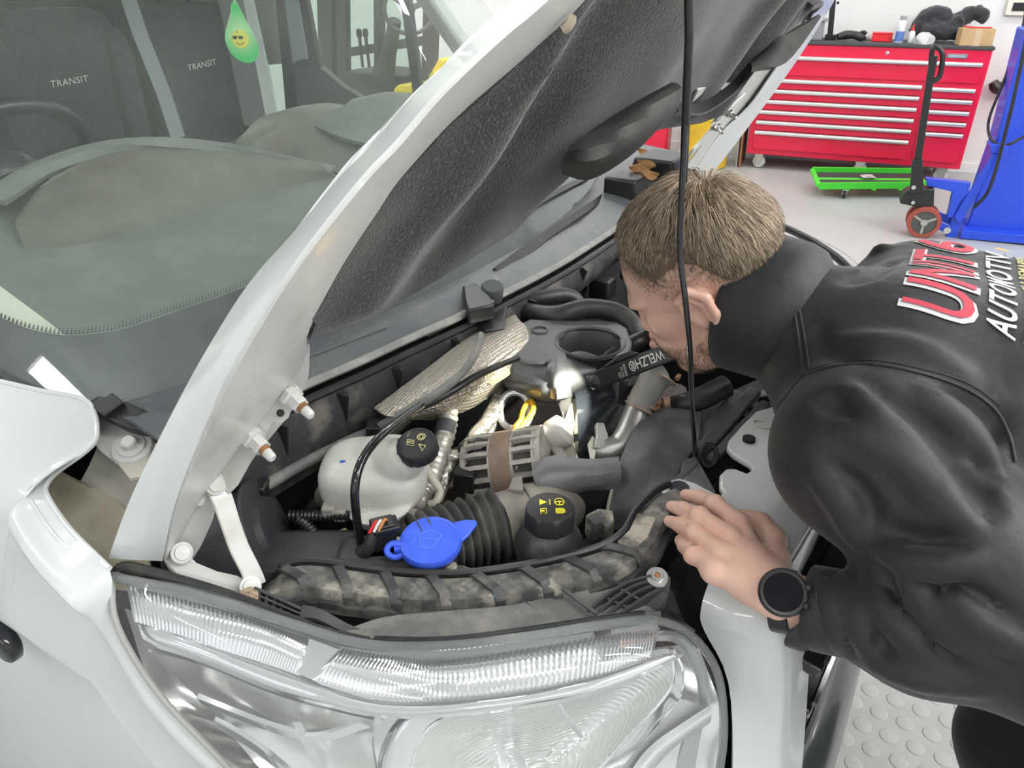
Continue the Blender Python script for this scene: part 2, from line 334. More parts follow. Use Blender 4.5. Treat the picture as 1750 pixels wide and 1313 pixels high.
def blob(name, c, r, m_, lab, cat, seed=1, amp=.3):
    rs = np.random.RandomState(seed); mb = MB(); n1, n2 = 14, 22; ph = rs.rand(8) * 6.28; vs = []
    for i in range(n1 + 1):
        th = math.pi * .5 * i / n1
        for j in range(n2):
            a = 2 * math.pi * j / n2; k = 1 + amp * (.5 * math.sin(3 * a + ph[0] + 4 * th) + .3 * math.sin(5 * a + ph[1] - 3 * th) + .25 * math.sin(8 * a + ph[2] + 7 * th) * math.sin(2 * th))
            vs.append(c + EX * r[0] * math.cos(a) * math.cos(th) * k + EY * r[1] * math.sin(a) * math.cos(th) * k + ZV * r[2] * math.sin(th) * (1 + amp * .6 * math.sin(2 * a + ph[3]) * math.cos(th)))
    mb.add(vs, [(i * n2 + j, i * n2 + (j + 1) % n2, (i + 1) * n2 + (j + 1) % n2, (i + 1) * n2 + j) for i in range(n1) for j in range(n2)] + [tuple(range(n2 - 1, -1, -1))])
    return tag(mb.build(name, m_, angle=70), lab, cat)
blob('plastic_bag', W(.81, .33, ZT), (.06, .06, .06), BAGM, 'crumpled clear plastic bag lying between the cable and the red box', 'bag', 3)
c = W(.935, .20, ZT); rb = thing('parts_box', 'small red plastic box behind the spray can', 'box', c); REDP = mat('red_plastic', (.75, .02, .03), .4)
m = MB(); m.box(c + ZV * .028, (.15, .1, .056), AXR); m.build('tray', REDP, rb, bevel=.004); m = MB(); m.box(c + ZV * .062, (.156, .106, .012), AXR); m.build('lid', REDP, rb, bevel=.004)
c = W(1.06, .11, ZT); sp = thing('spray_can', 'white and blue aerosol spray can standing on the cabinet', 'spray can', c)
m = MB(); m.lathe([(.031, 0), (.033, .004), (.033, .15), (.031, .157), (.024, .168), (.014, .172), (0, .172)], c, ZV, 20); m.build('can', mat('can_white', (.75, .78, .82), .3, metal=.3), sp)
m = MB(); m.lathe([(.0334, .012), (.0334, .085)], c, ZV, 20); m.build('label_band', mat('label_blue', (.10, .18, .48), .35), sp)
m = MB(); m.lathe([(.025, .162), (.025, .192), (.022, .2), (0, .2)], c, ZV, 16); m.build('cap', mat('cap_grey', (.28, .29, .3), .4), sp)
c = W(1.15, .13, ZT); gb = thing('glue_bottle', 'small white bottle with a red pointed nozzle on the cabinet', 'bottle', c)
m = MB(); m.lathe([(.022, 0), (.024, .004), (.024, .07), (.014, .09), (.01, .093), (0, .093)], c, ZV, 16); m.build('bottle', mat('bottle_white', (.8, .8, .8), .35), gb)
m = MB(); m.lathe([(.013, .085), (.013, .105), (.007, .11), (.003, .145), (0, .146)], c, ZV, 14); m.build('nozzle', REDP, gb)
c = W(1.38, .30, ZT + .012); CLOTH = mat('black_cloth', (.018, .02, .024), .85, sheen=.3, bump=(30, .6, .01))
m = MB()
for pts, rr in ((((-.20, 0, .04), (-.13, .02, .15), (-.05, 0, .18), (.02, 0, .14)), [.06, .085, .08, .07]), (((0, 0, .1), (.1, .02, .14), (.18, .02, .2), (.24, 0, .21)), [.075, .07, .06, .05]), (((-.15, -.05, .06), (-.05, -.07, .07), (.06, -.06, .07), (.14, -.02, .06)), [.06, .068, .065, .06]), (((-.1, -.06, .14), (.0, -.05, .1), (.12, -.06, .17)), [.04, .05, .04]), (((.2, 0, .22), (.27, -.01, .19), (.25, -.02, .14)), [.05, .045, .03])):
    m.tube([c + EX * a + EY * b + ZV * z for a, b, z in pts], rr, 14, 5)
cj = m.build('folded_jacket', CLOTH); rmm = cj.modifiers.new('r', 'REMESH'); rmm.mode = 'VOXEL'; rmm.voxel_size = .012; rmm.use_smooth_shade = True
tx = bpy.data.textures.new('folds', 'CLOUDS'); tx.noise_scale = .05; dp = cj.modifiers.new('d', 'DISPLACE'); dp.texture = tx; dp.strength = .03; dp.texture_coords = 'LOCAL'
tag(cj, 'black jacket heaped beside the cardboard box on the cabinet', 'jacket')
blob('packaging_bag', W(1.24, .075, ZT), (.075, .06, .085), BAGM, 'crumpled clear packaging bag in front of the heaped black jacket', 'bag', 9)
c = W(1.60, .085, ZT); bx = thing('cardboard_box', 'small brown cardboard box on the right end of the cabinet', 'box', c); CARD = mat('cardboard', (.50, .33, .17), .7, var=(20, (.43, .28, .14), .4, .7))
AXB = [nrm(EX + EY * .12), nrm(EY - EX * .12), ZV]
m = MB(); m.box(c + ZV * .06, (.235, .15, .12), AXB); m.build('carton', CARD, bx, bevel=.003)
m = MB(); m.box(c + ZV * .0605, (.05, .152, .122), AXB); m.build('tape', mat('tape', (.56, .42, .26), .25), bx)
for e in (-1, 1): m = MB(); m.box(c + AXB[1] * e * .0385 + ZV * .1215, (.233, .072, .002), AXB); m.build('flap', CARD, bx)
m = MB(); m.tube([W(1.50, .06, ZT + .135), W(1.58, .075, ZT + .128), W(1.70, .09, ZT + .128)], .006, 8); m.tube([W(1.54, .07, ZT + .13), W(1.56, .04, ZT + .13)], .005, 6)
tag(m.build('red_pliers', REDP), 'thin red-handled tool lying across the cardboard box', 'tool')

# ---- bin, boards beside the cabinet
c = Z(1205, 283, 0); YEL = mat('yellow_plastic', (.68, .43, .025), .4, dirt=(6, (.45, .30, .06), .55, .85)); br = thing('yellow_drum', 'yellow plastic drum standing left of the red cabinet', 'drum', c)
m = MB(); m.lathe([(.17, 0), (.185, .01), (.19, .15), (.195, .155), (.195, .17), (.19, .175), (.195, .42), (.2, .425), (.2, .445), (.195, .45), (.19, .62), (.18, .64), (0, .64)], c, ZV, 32); m.build('barrel', YEL, br)
m = MB(); m.lathe([(.185, .63), (.19, .64), (.19, .665), (.18, .67), (0, .67)], c, ZV, 32); m.build('lid', YEL, br)
BRN = mat('brown_board', (.32, .13, .06), .6, var=(8, (.22, .09, .045), .4, .7)); GRB = mat('grey_board', (.30, .28, .26), .6)
for k, (s_, mm_, nm) in enumerate(((-.055, BRN, 'reddish brown board leaning upright against the cabinet side'), (-.085, GRB, 'grey brown board leaning next to the reddish brown board'))):
    m = MB(); m.box(W(s_, .2, .42 + .03 * k), (.018, .42, .84 + .06 * k), [nrm(EX + ZV * .03), EY, nrm(ZV - EX * .03)]); tag(m.build('board', mm_, bevel=.002), nm, 'board')
# red canister glimpsed beyond the wing
c = Z(1150, 262, 0) - EY * .28; c = c - EX * .15; m = thing('red_canister', 'red canister standing near the back wall, glimpsed beyond the bonnet hinge', 'canister', c); q = MB(); q.box(c + ZV * .25, (.30, .24, .50), AXR); q.build('can', RED, m, bevel=.03)
q = MB(); q.tube([c + EX * a + ZV * z for a, z in ((-.12, .49), (-.1, .56), (.06, .56), (.08, .49))], .018, 8, 3); q.build('handle', RED, m)
q = MB(); q.lathe([(.03, .49), (.03, .54), (0, .54)], c + EX * .11, ZV, 14); q.build('cap', BLACK, m)

# ---- green creeper
GRN = mat('green_frame', (.06, .60, .035), .35); cc = Z(1470, 318, .0)
cp = thing('mechanic_creeper', 'green framed mechanic creeper board with black pads on the floor before the red cabinet', 'creeper', cc)
A = Z(1388, 291, .13); B = Z(1400, 318, .10); D_ = Z(1560, 293, .12); E_ = Z(1582, 316, .10)
m = MB()
for a, b in ((A, D_), (B, E_)): m.strip([a, b], .05, .022, nrm(np.cross(b - a, ZV)))
for a, b in ((A, B), (D_, E_)): m.strip([a, b], .035, .02, ZV)
for k in range(1, 4):
    q = B + (E_ - B) * k / 4. ; m.tube([q + V(0, 0, .0), q + V(0, 0, -.03), q + V(.03, 0, -.035)], .008, 6)
m.build('frame', GRN, cp)
for f0, f1 in ((.03, .97),):
    m = MB(); ax = D_ - A; bx_ = (B - A)
    m.prism([A + ax * .03 + bx_ * .12, A + ax * .97 + bx_ * .12, A + ax * .97 + bx_ * .45, A + ax * .03 + bx_ * .45], V(0, 0, -.02)); m.build('pad', mat('pad_black', (.035, .03, .035), .6), cp, bevel=.004)
    m = MB(); m.prism([A + ax * .03 + bx_ * .60, A + ax * .97 + bx_ * .60, A + ax * .97 + bx_ * .9, A + ax * .03 + bx_ * .9], V(0, 0, -.02)); m.build('pad', MATS['pad_black'], cp, bevel=.004)
    m = MB(); m.prism([A + ax * .03 + bx_ * .47, A + ax * .97 + bx_ * .47, A + ax * .97 + bx_ * .58, A + ax * .03 + bx_ * .58], V(0, 0, -.015)); m.build('centre_rail', GRN, cp)
for q in (B * .75 + E_ * .25, B * .15 + E_ * .85, A * .8 + D_ * .2, A * .2 + D_ * .8): castor(cp, V(q[0], q[1], .033), .031, .022, EX, BLACK)
blob('glove', A + (D_ - A) * .5 + (B - A) * .5 + V(0, 0, .012), (.06, .04, .02), mat('glove', (.45, .38, .38), .7), 'crumpled pinkish grey rag lying on the green creeper', 'rag', 5)

# ---- blue mobile column lift with a black tow handle
BLUE = mat('blue_enamel', (.012, .06, .58), .35, coat=.2); n_ = -EY
O_ = Z(1700, 415, 0)
lf = thing('column_lift', 'blue mobile column lift with black tow handle and red wheels at the right', 'vehicle lift', O_)
LP = lambda x, y, off=0.: PL(x, y, O_ + EY * off, n_)
m = MB(); m.prism([LP(1752, 50, .1), LP(1900, 40, .1), LP(1880, 405, .1), LP(1645, 405, .1), LP(1700, 250, .1)], EY * .28); m.build('column', BLUE, lf, bevel=.01)
m = MB(); m.prism([LP(1692, 249, -.02), LP(1722, 249, -.02), LP(1722, 262, -.02), LP(1694, 262, -.02)], EY * .16); m.prism([LP(1697, 262, 0), LP(1712, 262, 0), LP(1640, 385, 0), LP(1630, 370, 0)], EY * .012); m.build('gusset', BLUE, lf, bevel=.003)
m = MB(); b0 = LP(1640, 408); b1 = LP(1900, 430); m.prism([b0 + ZV * .0, b1, b1 + ZV * .06, b0 + ZV * .06], EY * .35 + V(0, 0, 0)); m.build('base_plate', BLUE, lf, bevel=.004)
for x in (1652, 1676, 1718, 1742):
    m = MB(); q = LP(x, 407, .04); m.lathe([(.016, 0), (.016, .012), (.011, .012), (.011, .03), (0, .03)], q + ZV * .0, ZV, 6); m.build('bolt', BLACK_M, lf)
# wheel arm and linkage
m = MB(); m.prism([LP(1582, 305), LP(1660, 313), LP(1655, 330), LP(1640, 345), LP(1628, 372), LP(1618, 372), LP(1628, 328), LP(1585, 318)], EY * .06); m.prism([LP(1640, 328, .02), LP(1658, 314, .02), LP(1634, 415, .02), LP(1615, 410, .02)], EY * .05); m.build('yoke', BLUE, lf, bevel=.003)
m = MB(); m.strip([LP(1575, 372, -.03), LP(1622, 393, -.03)], .05, .015, n_); m.strip([LP(1585, 360, .05), LP(1625, 378, .05)], .05, .015, n_); m.build('link', BLUE, lf, bevel=.002)
m = MB(); m.lathe([(.022, -.02), (.022, .03), (0, .03)], LP(1618, 392, -.03), n_, 14); m.lathe([(.016, -.02), (.016, .03), (0, .03)], LP(1576, 373, -.03), n_, 14); m.build('pin', STEEL, lf)
RWH = mat('red_wheel', (.30, .06, .04), .5); wc = LP(1572, 398, .0); wr = .105
wc = wc * 1.; wc[2] = wr + .0
for off in (-.05, .06):
    c = wc + EY * off; m = MB(); m.lathe([(wr * .75, -.022), (wr * .97, -.022), (wr, -.014), (wr, .014), (wr * .97, .022), (wr * .75, .022), (wr * .75, -.022)], c, EY, 30, cap=False); wh = m.build('wheel', RWH, lf)
    m = MB(); m.lathe([(wr * .77, -.014), (wr * .77, .014)], c, EY, 24); m.build('hub', mat('wheel_core', (.07, .07, .065), .6), wh)
    m = MB(); m.lathe([(.022, -.024), (.022, .024)], c, EY, 12)
    for k in range(3):
        a = .5 + k * 2.094; m.strip([c + (EX * math.cos(a) + ZV * math.sin(a)) * .02, c + (EX * math.cos(a) + ZV * math.sin(a)) * wr * .74], .014, .036, EY)
    m.build('spoke', mat('wheel_spoke', (.34, .33, .3), .5), wh)
m = MB(); m.prism([LP(1545, 330, -.04), LP(1553, 325, -.04), LP(1597, 323, -.04), LP(1596, 352, -.04), LP(1575, 356, -.04), LP(1538, 348, -.04)], EY * .12); m.lathe([(.05, -.03), (.05, .05), (.03, .08)], LP(1574, 364, .02), ZV, 16); m.build('pump_block', BLACK_M, lf, bevel=.006)
m = MB(); m.strip([LP(1566, 330, -.03), LP(1568, 272, -.03)], [.085, .06], .05, n_); m.strip([LP(1568, 275, -.02), LP(1590, 130, -.02), LP(1597, 95, -.02)], [.042, .042, .04], .04, n_); m.build('tow_bar', BLACK_M, lf, bevel=.004)
m = MB(); m.tube([LP(1592, 140, -.02), LP(1606, 130, -.02), LP(1611, 95, -.02), LP(1604, 82, -.02), LP(1597, 80, -.02), LP(1592, 92, -.02), LP(1591, 125, -.02)], .016, 10, 4); m.build('tow_handle', BLACK_M, lf)
m = MB(); m.lathe([(.014, -.01), (.014, .03), (0, .03)], LP(1561, 319, -.05), n_, 10); m.lathe([(.012, -.01), (.012, .025), (0, .025)], LP(1560, 345, -.05), n_, 10); m.build('pump_valve', STEEL, lf)
# cables and hose bracket on the wall at the right
def cable(pts, r, lab, mt=BLACK, nm='wall_cable'):
    m = MB(); m.tube(pts, r, 7, 5); return tag(m.build(nm, mt), lab, 'cable')
cable([LP(1765, -60, .5), LP(1745, 60, .4), LP(1715, 140, .3), LP(1690, 205, .2), LP(1694, 238, .1), LP(1720, 248, .0), LP(1765, 225, .0)], .009, 'thin black cable looping down in front of the wall near the blue lift')
cable([LP(1762, 20, .0), LP(1745, 110, -.02), LP(1720, 220, -.05), LP(1692, 320, -.06), LP(1665, 355, -.04)], .011, 'thick black hose running down the edge of the blue lift', nm='lift_hose')
wl = lambda x, y, off=0.: PL(x, y, W(0, T1 - off, 0), n_)
hk = thing('hose_hook', 'black rubber hose hook fixed to the white wall beside the lift', 'hook', wl(1715, 150, .02)); m = MB(); m.tube([wl(1740, 140, .05), wl(1722, 150, .08), wl(1703, 150, .1), wl(1697, 140, .1)], [.05, .055, .05, .035], 14, 5); m.build('hook_arm', BLACK, hk)
m = MB(); m.box(wl(1738, 143, .012), (.16, .024, .16), AXR); m.build('wall_plate', BLACK, hk, bevel=.006)
vb = thing('wall_vent', 'cream wall vent box with a dark slot high on the white wall', 'vent', wl(1760, 12, .02)); m = MB(); m.box(wl(1765, 8, .02), (.36, .04, .16), AXR); m.build('box', mat('cream', (.72, .68, .6), .5), vb, bevel=.006); m = MB(); m.box(wl(1765, 12, .043), (.28, .01, .06), AXR); m.build('slot', DARK, vb)
m = MB(); m.tube([LP(1700, 428, -.12), LP(1722, 434, -.16), LP(1745, 446, -.2), LP(1790, 470, -.25)], .022, 8, 4); tag(m.build('yellow_hose', mat('hose_yellow', (.62, .45, .12), .45)), 'pale yellow air hose lying beside the base of the blue lift', 'hose')

# ---- forklift beyond the van
fk = thing('forklift', 'dark forklift truck with yellow body seen through the van windows', 'forklift', V(-4.3, 5.6, 0)); FKD = mat('forklift_dark', (.055, .05, .045), .5); FKY = mat('forklift_yellow', (.85, .62, .02), .4)
Q = lambda x, y, v=5.4: YP(x, y, v)
for a, b, w_ in (((585, -90), (592, 330), .10), ((648, -90), (650, 330), .07), ((742, -120), (728, 330), .12), ((556, -90), (566, 330), .16)):
    m = MB(); m.strip([Q(*a), Q(*b)], w_, .07, V(0, 1, 0)); m.build('cab_post', FKD, fk, bevel=.004)
m = MB(); m.strip([Q(580, 92), Q(745, 66)], .07, .06, V(0, 1, 0)); m.build('cross_bar', FKD, fk)
m = MB(); m.torus(Q(700, 15, 5.1), nrm(V(.5, -.75, .5)), .19, .016, 36, 8); wh = m.build('steering_wheel', FKD, fk)
m = MB(); c = Q(700, 15, 5.1); m.lathe([(.04, -.03), (.04, .02), (0, .02)], c, nrm(V(.5, -.75, .5)), 14); u_, v__, _ = frame_of(nrm(V(.5, -.75, .5)))
for k in range(3): a = k * 2.094 + .4; m.strip([c, c + (u_ * math.cos(a) + v__ * math.sin(a)) * .19], .04, .012, nrm(V(.5, -.75, .5)))
m.build('wheel_spoke', FKD, wh)
m = MB(); m.tube([Q(675, 35, 5.15), Q(665, 90, 5.2), Q(655, 130, 5.2)], [.05, .06, .09], 10, 3); m.build('steering_column', FKD, fk)
for x in (614, 625): m = MB(); m.tube([Q(x + 6, 115, 5.2), Q(x, 62, 5.2)], [.012, .014], 8); m.lathe([(.0, -.02), (.024, 0), (.022, .05), (0, .06)], Q(x, 62, 5.2), ZV, 10); m.build('lever', FKD, fk)
m = MB(); m.prism([Q(590, 120, 5.3), Q(690, 130, 5.3), Q(690, 300, 5.3), Q(590, 300, 5.3)], V(0, .5, 0)); m.build('dash_console', FKD, fk, bevel=.02)
m = MB(); m.prism([Q(672, 152, 5.1), Q(680, 145, 5.1), Q(860, 138, 5.1), Q(860, 164, 5.1), Q(672, 160, 5.1)], V(0, .4, 0)); m.prism([Q(672, 163, 5.1), Q(860, 168, 5.1), Q(860, 300, 5.1), Q(672, 300, 5.1)], V(0, .4, 0)); m.build('body', FKY, fk, bevel=.015)
m = MB(); m.prism([Q(732, 130, 5.05), Q(738, 122, 5.05), Q(750, 100, 5.05), Q(758, 104, 5.05), Q(757, 135, 5.05), Q(745, 146, 5.05)], V(0, .12, 0)); m.build('seat_bracket', FKY, fk, bevel=.004)
m = MB(); q0, q1 = Q(672, 300, 5.1), Q(860, 300, 5.1); m.prism([V(q0[0], 5.05, .1), V(q1[0] + .3, 5.05, .1), V(q1[0] + .3, 5.05, q1[2] + .02), V(q0[0], 5.05, q0[2] + .02)], V(0, .8, 0)); m.build('chassis', FKY, fk, bevel=.03)
for x in (q0[0] + .1, q1[0] + .1):
    m = MB(); m.lathe([(.12, -.09), (.23, -.09), (.25, -.05), (.25, .05), (.23, .09), (.12, .09), (.12, -.09)], V(x, 5.0, .25), V(0, 1, 0), 28, cap=False); wh = m.build('tyre', RUBBER, fk); m = MB(); m.lathe([(.13, -.05), (.13, .05)], V(x, 5.0, .25), V(0, 1, 0), 20); m.build('rim', FKY, wh)
# steel rack partition behind the van's far door
# ------------------------------------------------------------------ the van
van = thing('van', 'white panel van with its bonnet propped open, filling the picture', 'van', V(-2.5, 1.27, 0))
YC = 1.27
def mir(p): p = np.array(p, float); return V(p[0], 2 * YC - p[1], p[2])
def mirG(G): return [[mir(p) for p in r] for r in G]
def bis(g, a, b):
    ga = g(a)
    for _ in range(40):
        c = .5 * (a + b); gc = g(c)
        if (gc > 0) == (ga > 0): a = c
        else: b = c
    return .5 * (a + b)
# windscreen surface
def xb(y): return -.795 - .232 * (y - YC) ** 2
def WSp(y, z): return V(xb(y) - .95 * (z - 1.12), YC + (y - YC) * (1 - .10 * (z - 1.12)), z)
def hitWS(px, py, off=0.):
    def g(d): p = P(px, py, d); return p[0] - (xb(p[1]) - .95 * (p[2] - 1.12) - off)
    return P(px, py, bis(g, .4, 3.5))
GLASS = glass_mat('windscreen_glass', (.90, .95, .92), .085, (.52, .58, .52), spec=1.15); SIDEGL = glass_mat('side_glass', (.8, .86, .82), 0.)  # greenish haze paints the veil of reflected ceiling into the glass
ys = np.linspace(.33, 2.21, 9); zs = [1.105, 1.3, 1.5, 1.7, 1.92]
zbot = lambda y: float(np.interp(y, [.30, .33, .36, .42, .48, .52, 2.02, 2.06, 2.12, 2.18, 2.21], [1.34, 1.30, 1.25, 1.165, 1.118, 1.105, 1.105, 1.118, 1.165, 1.25, 1.29]))
ys = np.linspace(.33, 2.21, 95)
m = MB(); m.sheet([[WSp(y, zbot(y) + t * (1.92 - zbot(y))) for y in ys] for t in np.linspace(0, 1, 26)], 1, 1); ws = m.build('windscreen', GLASS, van, label='tinted windscreen glass with a painted reflection veil')
# black printed border behind the glass
FRIT = mat('black_frit', (.035, .04, .05), .35, var=(10, (.075, .08, .09), .4, .7))
fr_up = [hitWS(x, y, .006) for x, y in ((-140, 450), (-60, 512), (0, 543), (50, 563), (110, 574), (170, 570), (220, 560), (320, 526), (420, 490), (520, 440))]
def base_of(p): y = p[1]; return V(xb(y) + .0, y, 1.105) - V(.008, 0, 0)
lo = [WSp(y, zbot(y)) - V(.006, 0, 0) for y in (.33, .36, .39, .42, .47)] + [WSp(.55, 1.105) - V(.006, 0, 0), WSp(.61, 1.105) - V(.006, 0, 0), WSp(.72, 1.105) - V(.006, 0, 0), WSp(.84, 1.105) - V(.006, 0, 0), WSp(.98, 1.105) - V(.006, 0, 0)]
last = fr_up[-1]
for y in (1.3, 1.6, 1.9, 2.1): fr_up.append(WSp(y, 1.105 + (.075 if y < 1.8 else .1)) - V(.006, 0, 0)); lo.append(WSp(y, 1.105) - V(.006, 0, 0))
m = MB(); m.sheet([lo, [(a + b) / 2 for a, b in zip(lo, fr_up)], fr_up], 2, 3); fritO = m.build('frit_band', FRIT, ws)
# dotted edge of the border: short real dots in two rows
up = catmull(fr_up[:10], 14); mb = MB(); nv = nrm(V(.72, 0, .69)); u_, v_, _ = frame_of(nv)
seg = np.cumsum([0] + [np.linalg.norm(b - a) for a, b in zip(up, up[1:])])
for row, (off, r) in enumerate(((.0035, .0017), (.0075, .0014), (.011, .0010))):
    for s_ in np.arange(.0025 * (row % 2), seg[-1], .005):
        p = np.array([np.interp(s_, seg, up[:, k]) for k in range(3)]) + V(-.69, 0, .72) * off + V(.001, 0, .001)
        mb.add([p + (u_ * math.cos(a) + v_ * math.sin(a)) * r for a in np.arange(6) * 1.047], [(0, 1, 2, 3, 4, 5)])
mb.build('frit_dots', FRIT, ws, kind='stuff')

# ---- cab shell
mb = MB()  # roof
mb.sheet([[WSp(y, 1.92) + V(dx, 0, dz) for y in np.linspace(.36, 2.18, 5)] for dx, dz in ((.03, -.02), (-.2, .09), (-.6, .2), (-1.6, .3), (-4.2, .32))], 3, 3, .03)
mb.build('roof', PAINT, van)
HEADL = mat('headlining', (.20, .20, .19), .9)
for sgn, nm in ((1, ''), (-1, '')):
    T = (lambda p: p) if sgn > 0 else mir
    mb = MB(); mb.strip([T(V(-1.16, .355, 1.06)), T(V(-1.33, .37, 1.25)), T(V(-1.62, .39, 1.58)), T(V(-1.93, .42, 1.95))], .075, .05, V(.3, -sgn * .8, .3), 4); mb.build('a_pillar', PAINT, van, bevel=.012)
    # door with window
    mb = MB(); mb.sheet([[T(V(x, y, z)) for x in (-1.18, -1.8, -2.45)] for y, z in ((.42, 1.12), (.325, 1.02), (.302, .8), (.305, .15))], 4, 3, .02); dr = mb.build('door', PAINT, van)
    mb = MB(); mb.prism([T(V(x, .40 if z < 1.4 else .45, z)) for x, z in ((-1.45, 1.14), (-2.35, 1.14), (-2.35, 1.9), (-1.95, 1.92))], V(0, .004, 0)); mb.build('door_glass', SIDEGL, dr)
    mb = MB(); mb.strip([T(V(-2.40, .42, 1.1)), T(V(-2.42, .46, 2.1))], .13, .06, V(0, 1, 0)); mb.build('b_pillar', PAINT, van)
    mb = MB(); mb.sheet([[T(V(x, y, z)) for x in (-2.46, -3.5, -5.4)] for y, z in ((.5, 2.2), (.36, 1.9), (.29, 1.0), (.30, .35))], 3, 2, .02); mb.build('side_panel', PAINT, van)
    for wx in (-1.05, -4.3):
        c = T(V(wx, .425, .34)); mb = MB(); mb.lathe([(.19, -.09), (.31, -.1), (.34, -.06), (.34, .06), (.31, .1), (.19, .09), (.19, -.09)], c, V(0, 1, 0), 32, cap=False); wh = mb.build('tyre', RUBBER, van)
        mb = MB(); mb.lathe([(.2, -.07), (.19, -.05), (.06, -.02), (.06, .02), (.19, .05), (.2, .07)], c, V(0, 1, 0), 24); mb.build('wheel_rim', SILVER, wh)
mb = MB(); mb.box(V(-5.42, YC, 1.3), (.04, 1.9, 1.9)); mb.build('rear_panel', PAINT, van)
mb = MB(); mb.box(V(-2.2, YC, .33), (2.0, 1.8, .04)); mb.build('cab_floor', DARK, van)
mb = MB(); mb.box(V(-2.85, YC, 1.25), (.03, 1.8, 1.95)); bk = mb.build('bulkhead', mat('bulkhead_dark', (.05, .052, .055), .7), van)
CREAM = mat('cream_trim', (.62, .63, .54), .6)
mb = MB(); mb.prism([XP(x, y, -2.80) for x, y in ((356, 42), (366, 20), (360, -60), (470, -60), (440, 40), (402, 52), (385, 38), (370, 36))], V(-.02, 0, 0)); mb.build('rear_panel_trim', CREAM, bk)

# ---- dashboard
mb = MB(); mb.sheet([[hitWS(x, y, .03) for x, y in ((-120, 380), (-50, 455), (0, 493), (50, 530), (90, 560))], [hitWS(x, y, .03) for x, y in ((-140, 450), (-60, 515), (0, 546), (55, 568), (112, 578))]], 3, 4, .01); mb.build('pillar_trim', CREAM, van)
VINYL = mat('dash_vinyl', (.135, .125, .108), .6, var=(14, (.18, .168, .147), .4, .7), bump=(400, .15)); VINYL2 = mat('dash_vinyl_grey', (.165, .18, .17), .6, var=(14, (.21, .225, .215), .4, .7), bump=(400, .15))
SEATM = mat('seat_fabric', (.028, .030, .034), .9, sheen=.15, var=(60, (.045, .047, .05), .4, .6), bump=(500, .2))
yy = (.44, .6, .85, 1.1, 1.4, 1.7, 1.95, 2.1)
rows = []
for t, dz in ((0, .0), (.25, .04), (.5, .075), (.75, .11), (.95, .12), (1.03, .08), (1.06, -.1)): rows.append([V(xb(y) - .03 - t * (.92 - .1 * abs(y - YC)), y, 1.095 + dz) for y in yy])
mb = MB(); mb.sheet(rows, 4, 3, .02, flip=True); db = mb.build('dashboard', VINYL2, van)
mb = MB()
hood = [[(80, 455, 1.165), (150, 440, 1.17), (250, 414, 1.17), (420, 362, 1.17), (590, 306, 1.18)],
        [(42, 425, 1.20), (130, 385, 1.225), (250, 345, 1.235), (400, 315, 1.225), (575, 298, 1.20)],
        [(32, 400, 1.22), (100, 320, 1.265), (230, 285, 1.285), (390, 275, 1.27), (540, 286, 1.225)],
        [(45, 365, 1.235), (110, 300, 1.28), (220, 266, 1.30), (375, 262, 1.28), (480, 272, 1.24)]]
mb.sheet([[Z(*q) for q in r] for r in hood], 5, 5, .012, flip=True); mb.build('instrument_hood', VINYL, db)
mb = MB(); h2 = [[(10, 352, 1.26), (100, 296, 1.282), (220, 262, 1.302), (375, 258, 1.284), (590, 300, 1.19)], [(-40, 345, 1.262), (70, 282, 1.292), (215, 248, 1.312), (385, 255, 1.288), (600, 296, 1.19)], [(-60, 400, 1.15), (60, 345, 1.15), (215, 318, 1.15), (385, 300, 1.15), (602, 300, 1.15)]]
mb.sheet([[Z(*q) for q in r] for r in h2], 4, 5, .01, flip=True); mb.build('hood_rim', VINYL2, db)
mb = MB(); h3 = [[(388, 262, 1.25), (470, 278, 1.22), (600, 305, 1.19), (700, 300, 1.17)], [(400, 240, 1.28), (480, 230, 1.275), (600, 245, 1.25), (720, 260, 1.22)], [(450, 208, 1.305), (520, 193, 1.315), (600, 215, 1.28), (740, 235, 1.25)], [(475, 200, 1.29), (560, 184, 1.31), (640, 200, 1.29), (750, 220, 1.26)]]
mb.sheet([[Z(*q) for q in r] for r in h3], 5, 5, .012, flip=True); mb.build('centre_pod', VINYL, db)
mb = MB(); h4 = [[(543, 222, 1.28), (600, 245, 1.26), (700, 262, 1.23), (790, 262, 1.2)], [(552, 205, 1.30), (620, 212, 1.295), (720, 225, 1.27), (800, 225, 1.24)], [(600, 180, 1.33), (660, 169, 1.34), (720, 182, 1.32), (810, 190, 1.28)], [(610, 176, 1.325), (680, 166, 1.33), (730, 176, 1.31), (815, 186, 1.27)]]
mb.sheet([[Z(*q) for q in r] for r in h4], 5, 5, .012, flip=True); mb.build('passenger_pod', VINYL2, db)
mb = MB(); mb.sheet([[Z(x, y, z) for x, y, z in r] for r in ([(95, 460, 1.165), (260, 418, 1.165), (430, 366, 1.165), (592, 310, 1.168)], [(80, 470, 1.15), (250, 430, 1.15), (430, 375, 1.15), (600, 318, 1.155)])], 3, 4, .004); mb.build('vent_strip', BLACK, db)
# steering wheel
sc = P(2, 306, 1.62); sax = nrm(V(-.8, 0, .6)); LEATH = mat('wheel_leather', (.022, .022, .024), .3)
mb = MB(); mb.torus(sc, sax, .195, .0165, 48, 12); sw = mb.build('steering_wheel', LEATH, van)
mb = MB(); u_, v_, _ = frame_of(sax); mb.lathe([(.075, -.05), (.085, -.03), (.08, .0), (.04, .015), (0, .018)], sc, sax, 24)
for a in (.2, 2.94, 4.71): mb.strip([sc, sc + (u_ * math.cos(a) + v_ * math.sin(a)) * .19], [.06, .03], .02, sax)
mb.build('wheel_hub', LEATH, sw); mb = MB(); mb.tube([sc, sc - sax * .3], .04, 12); mb.build('steering_column', BLACK, sw)
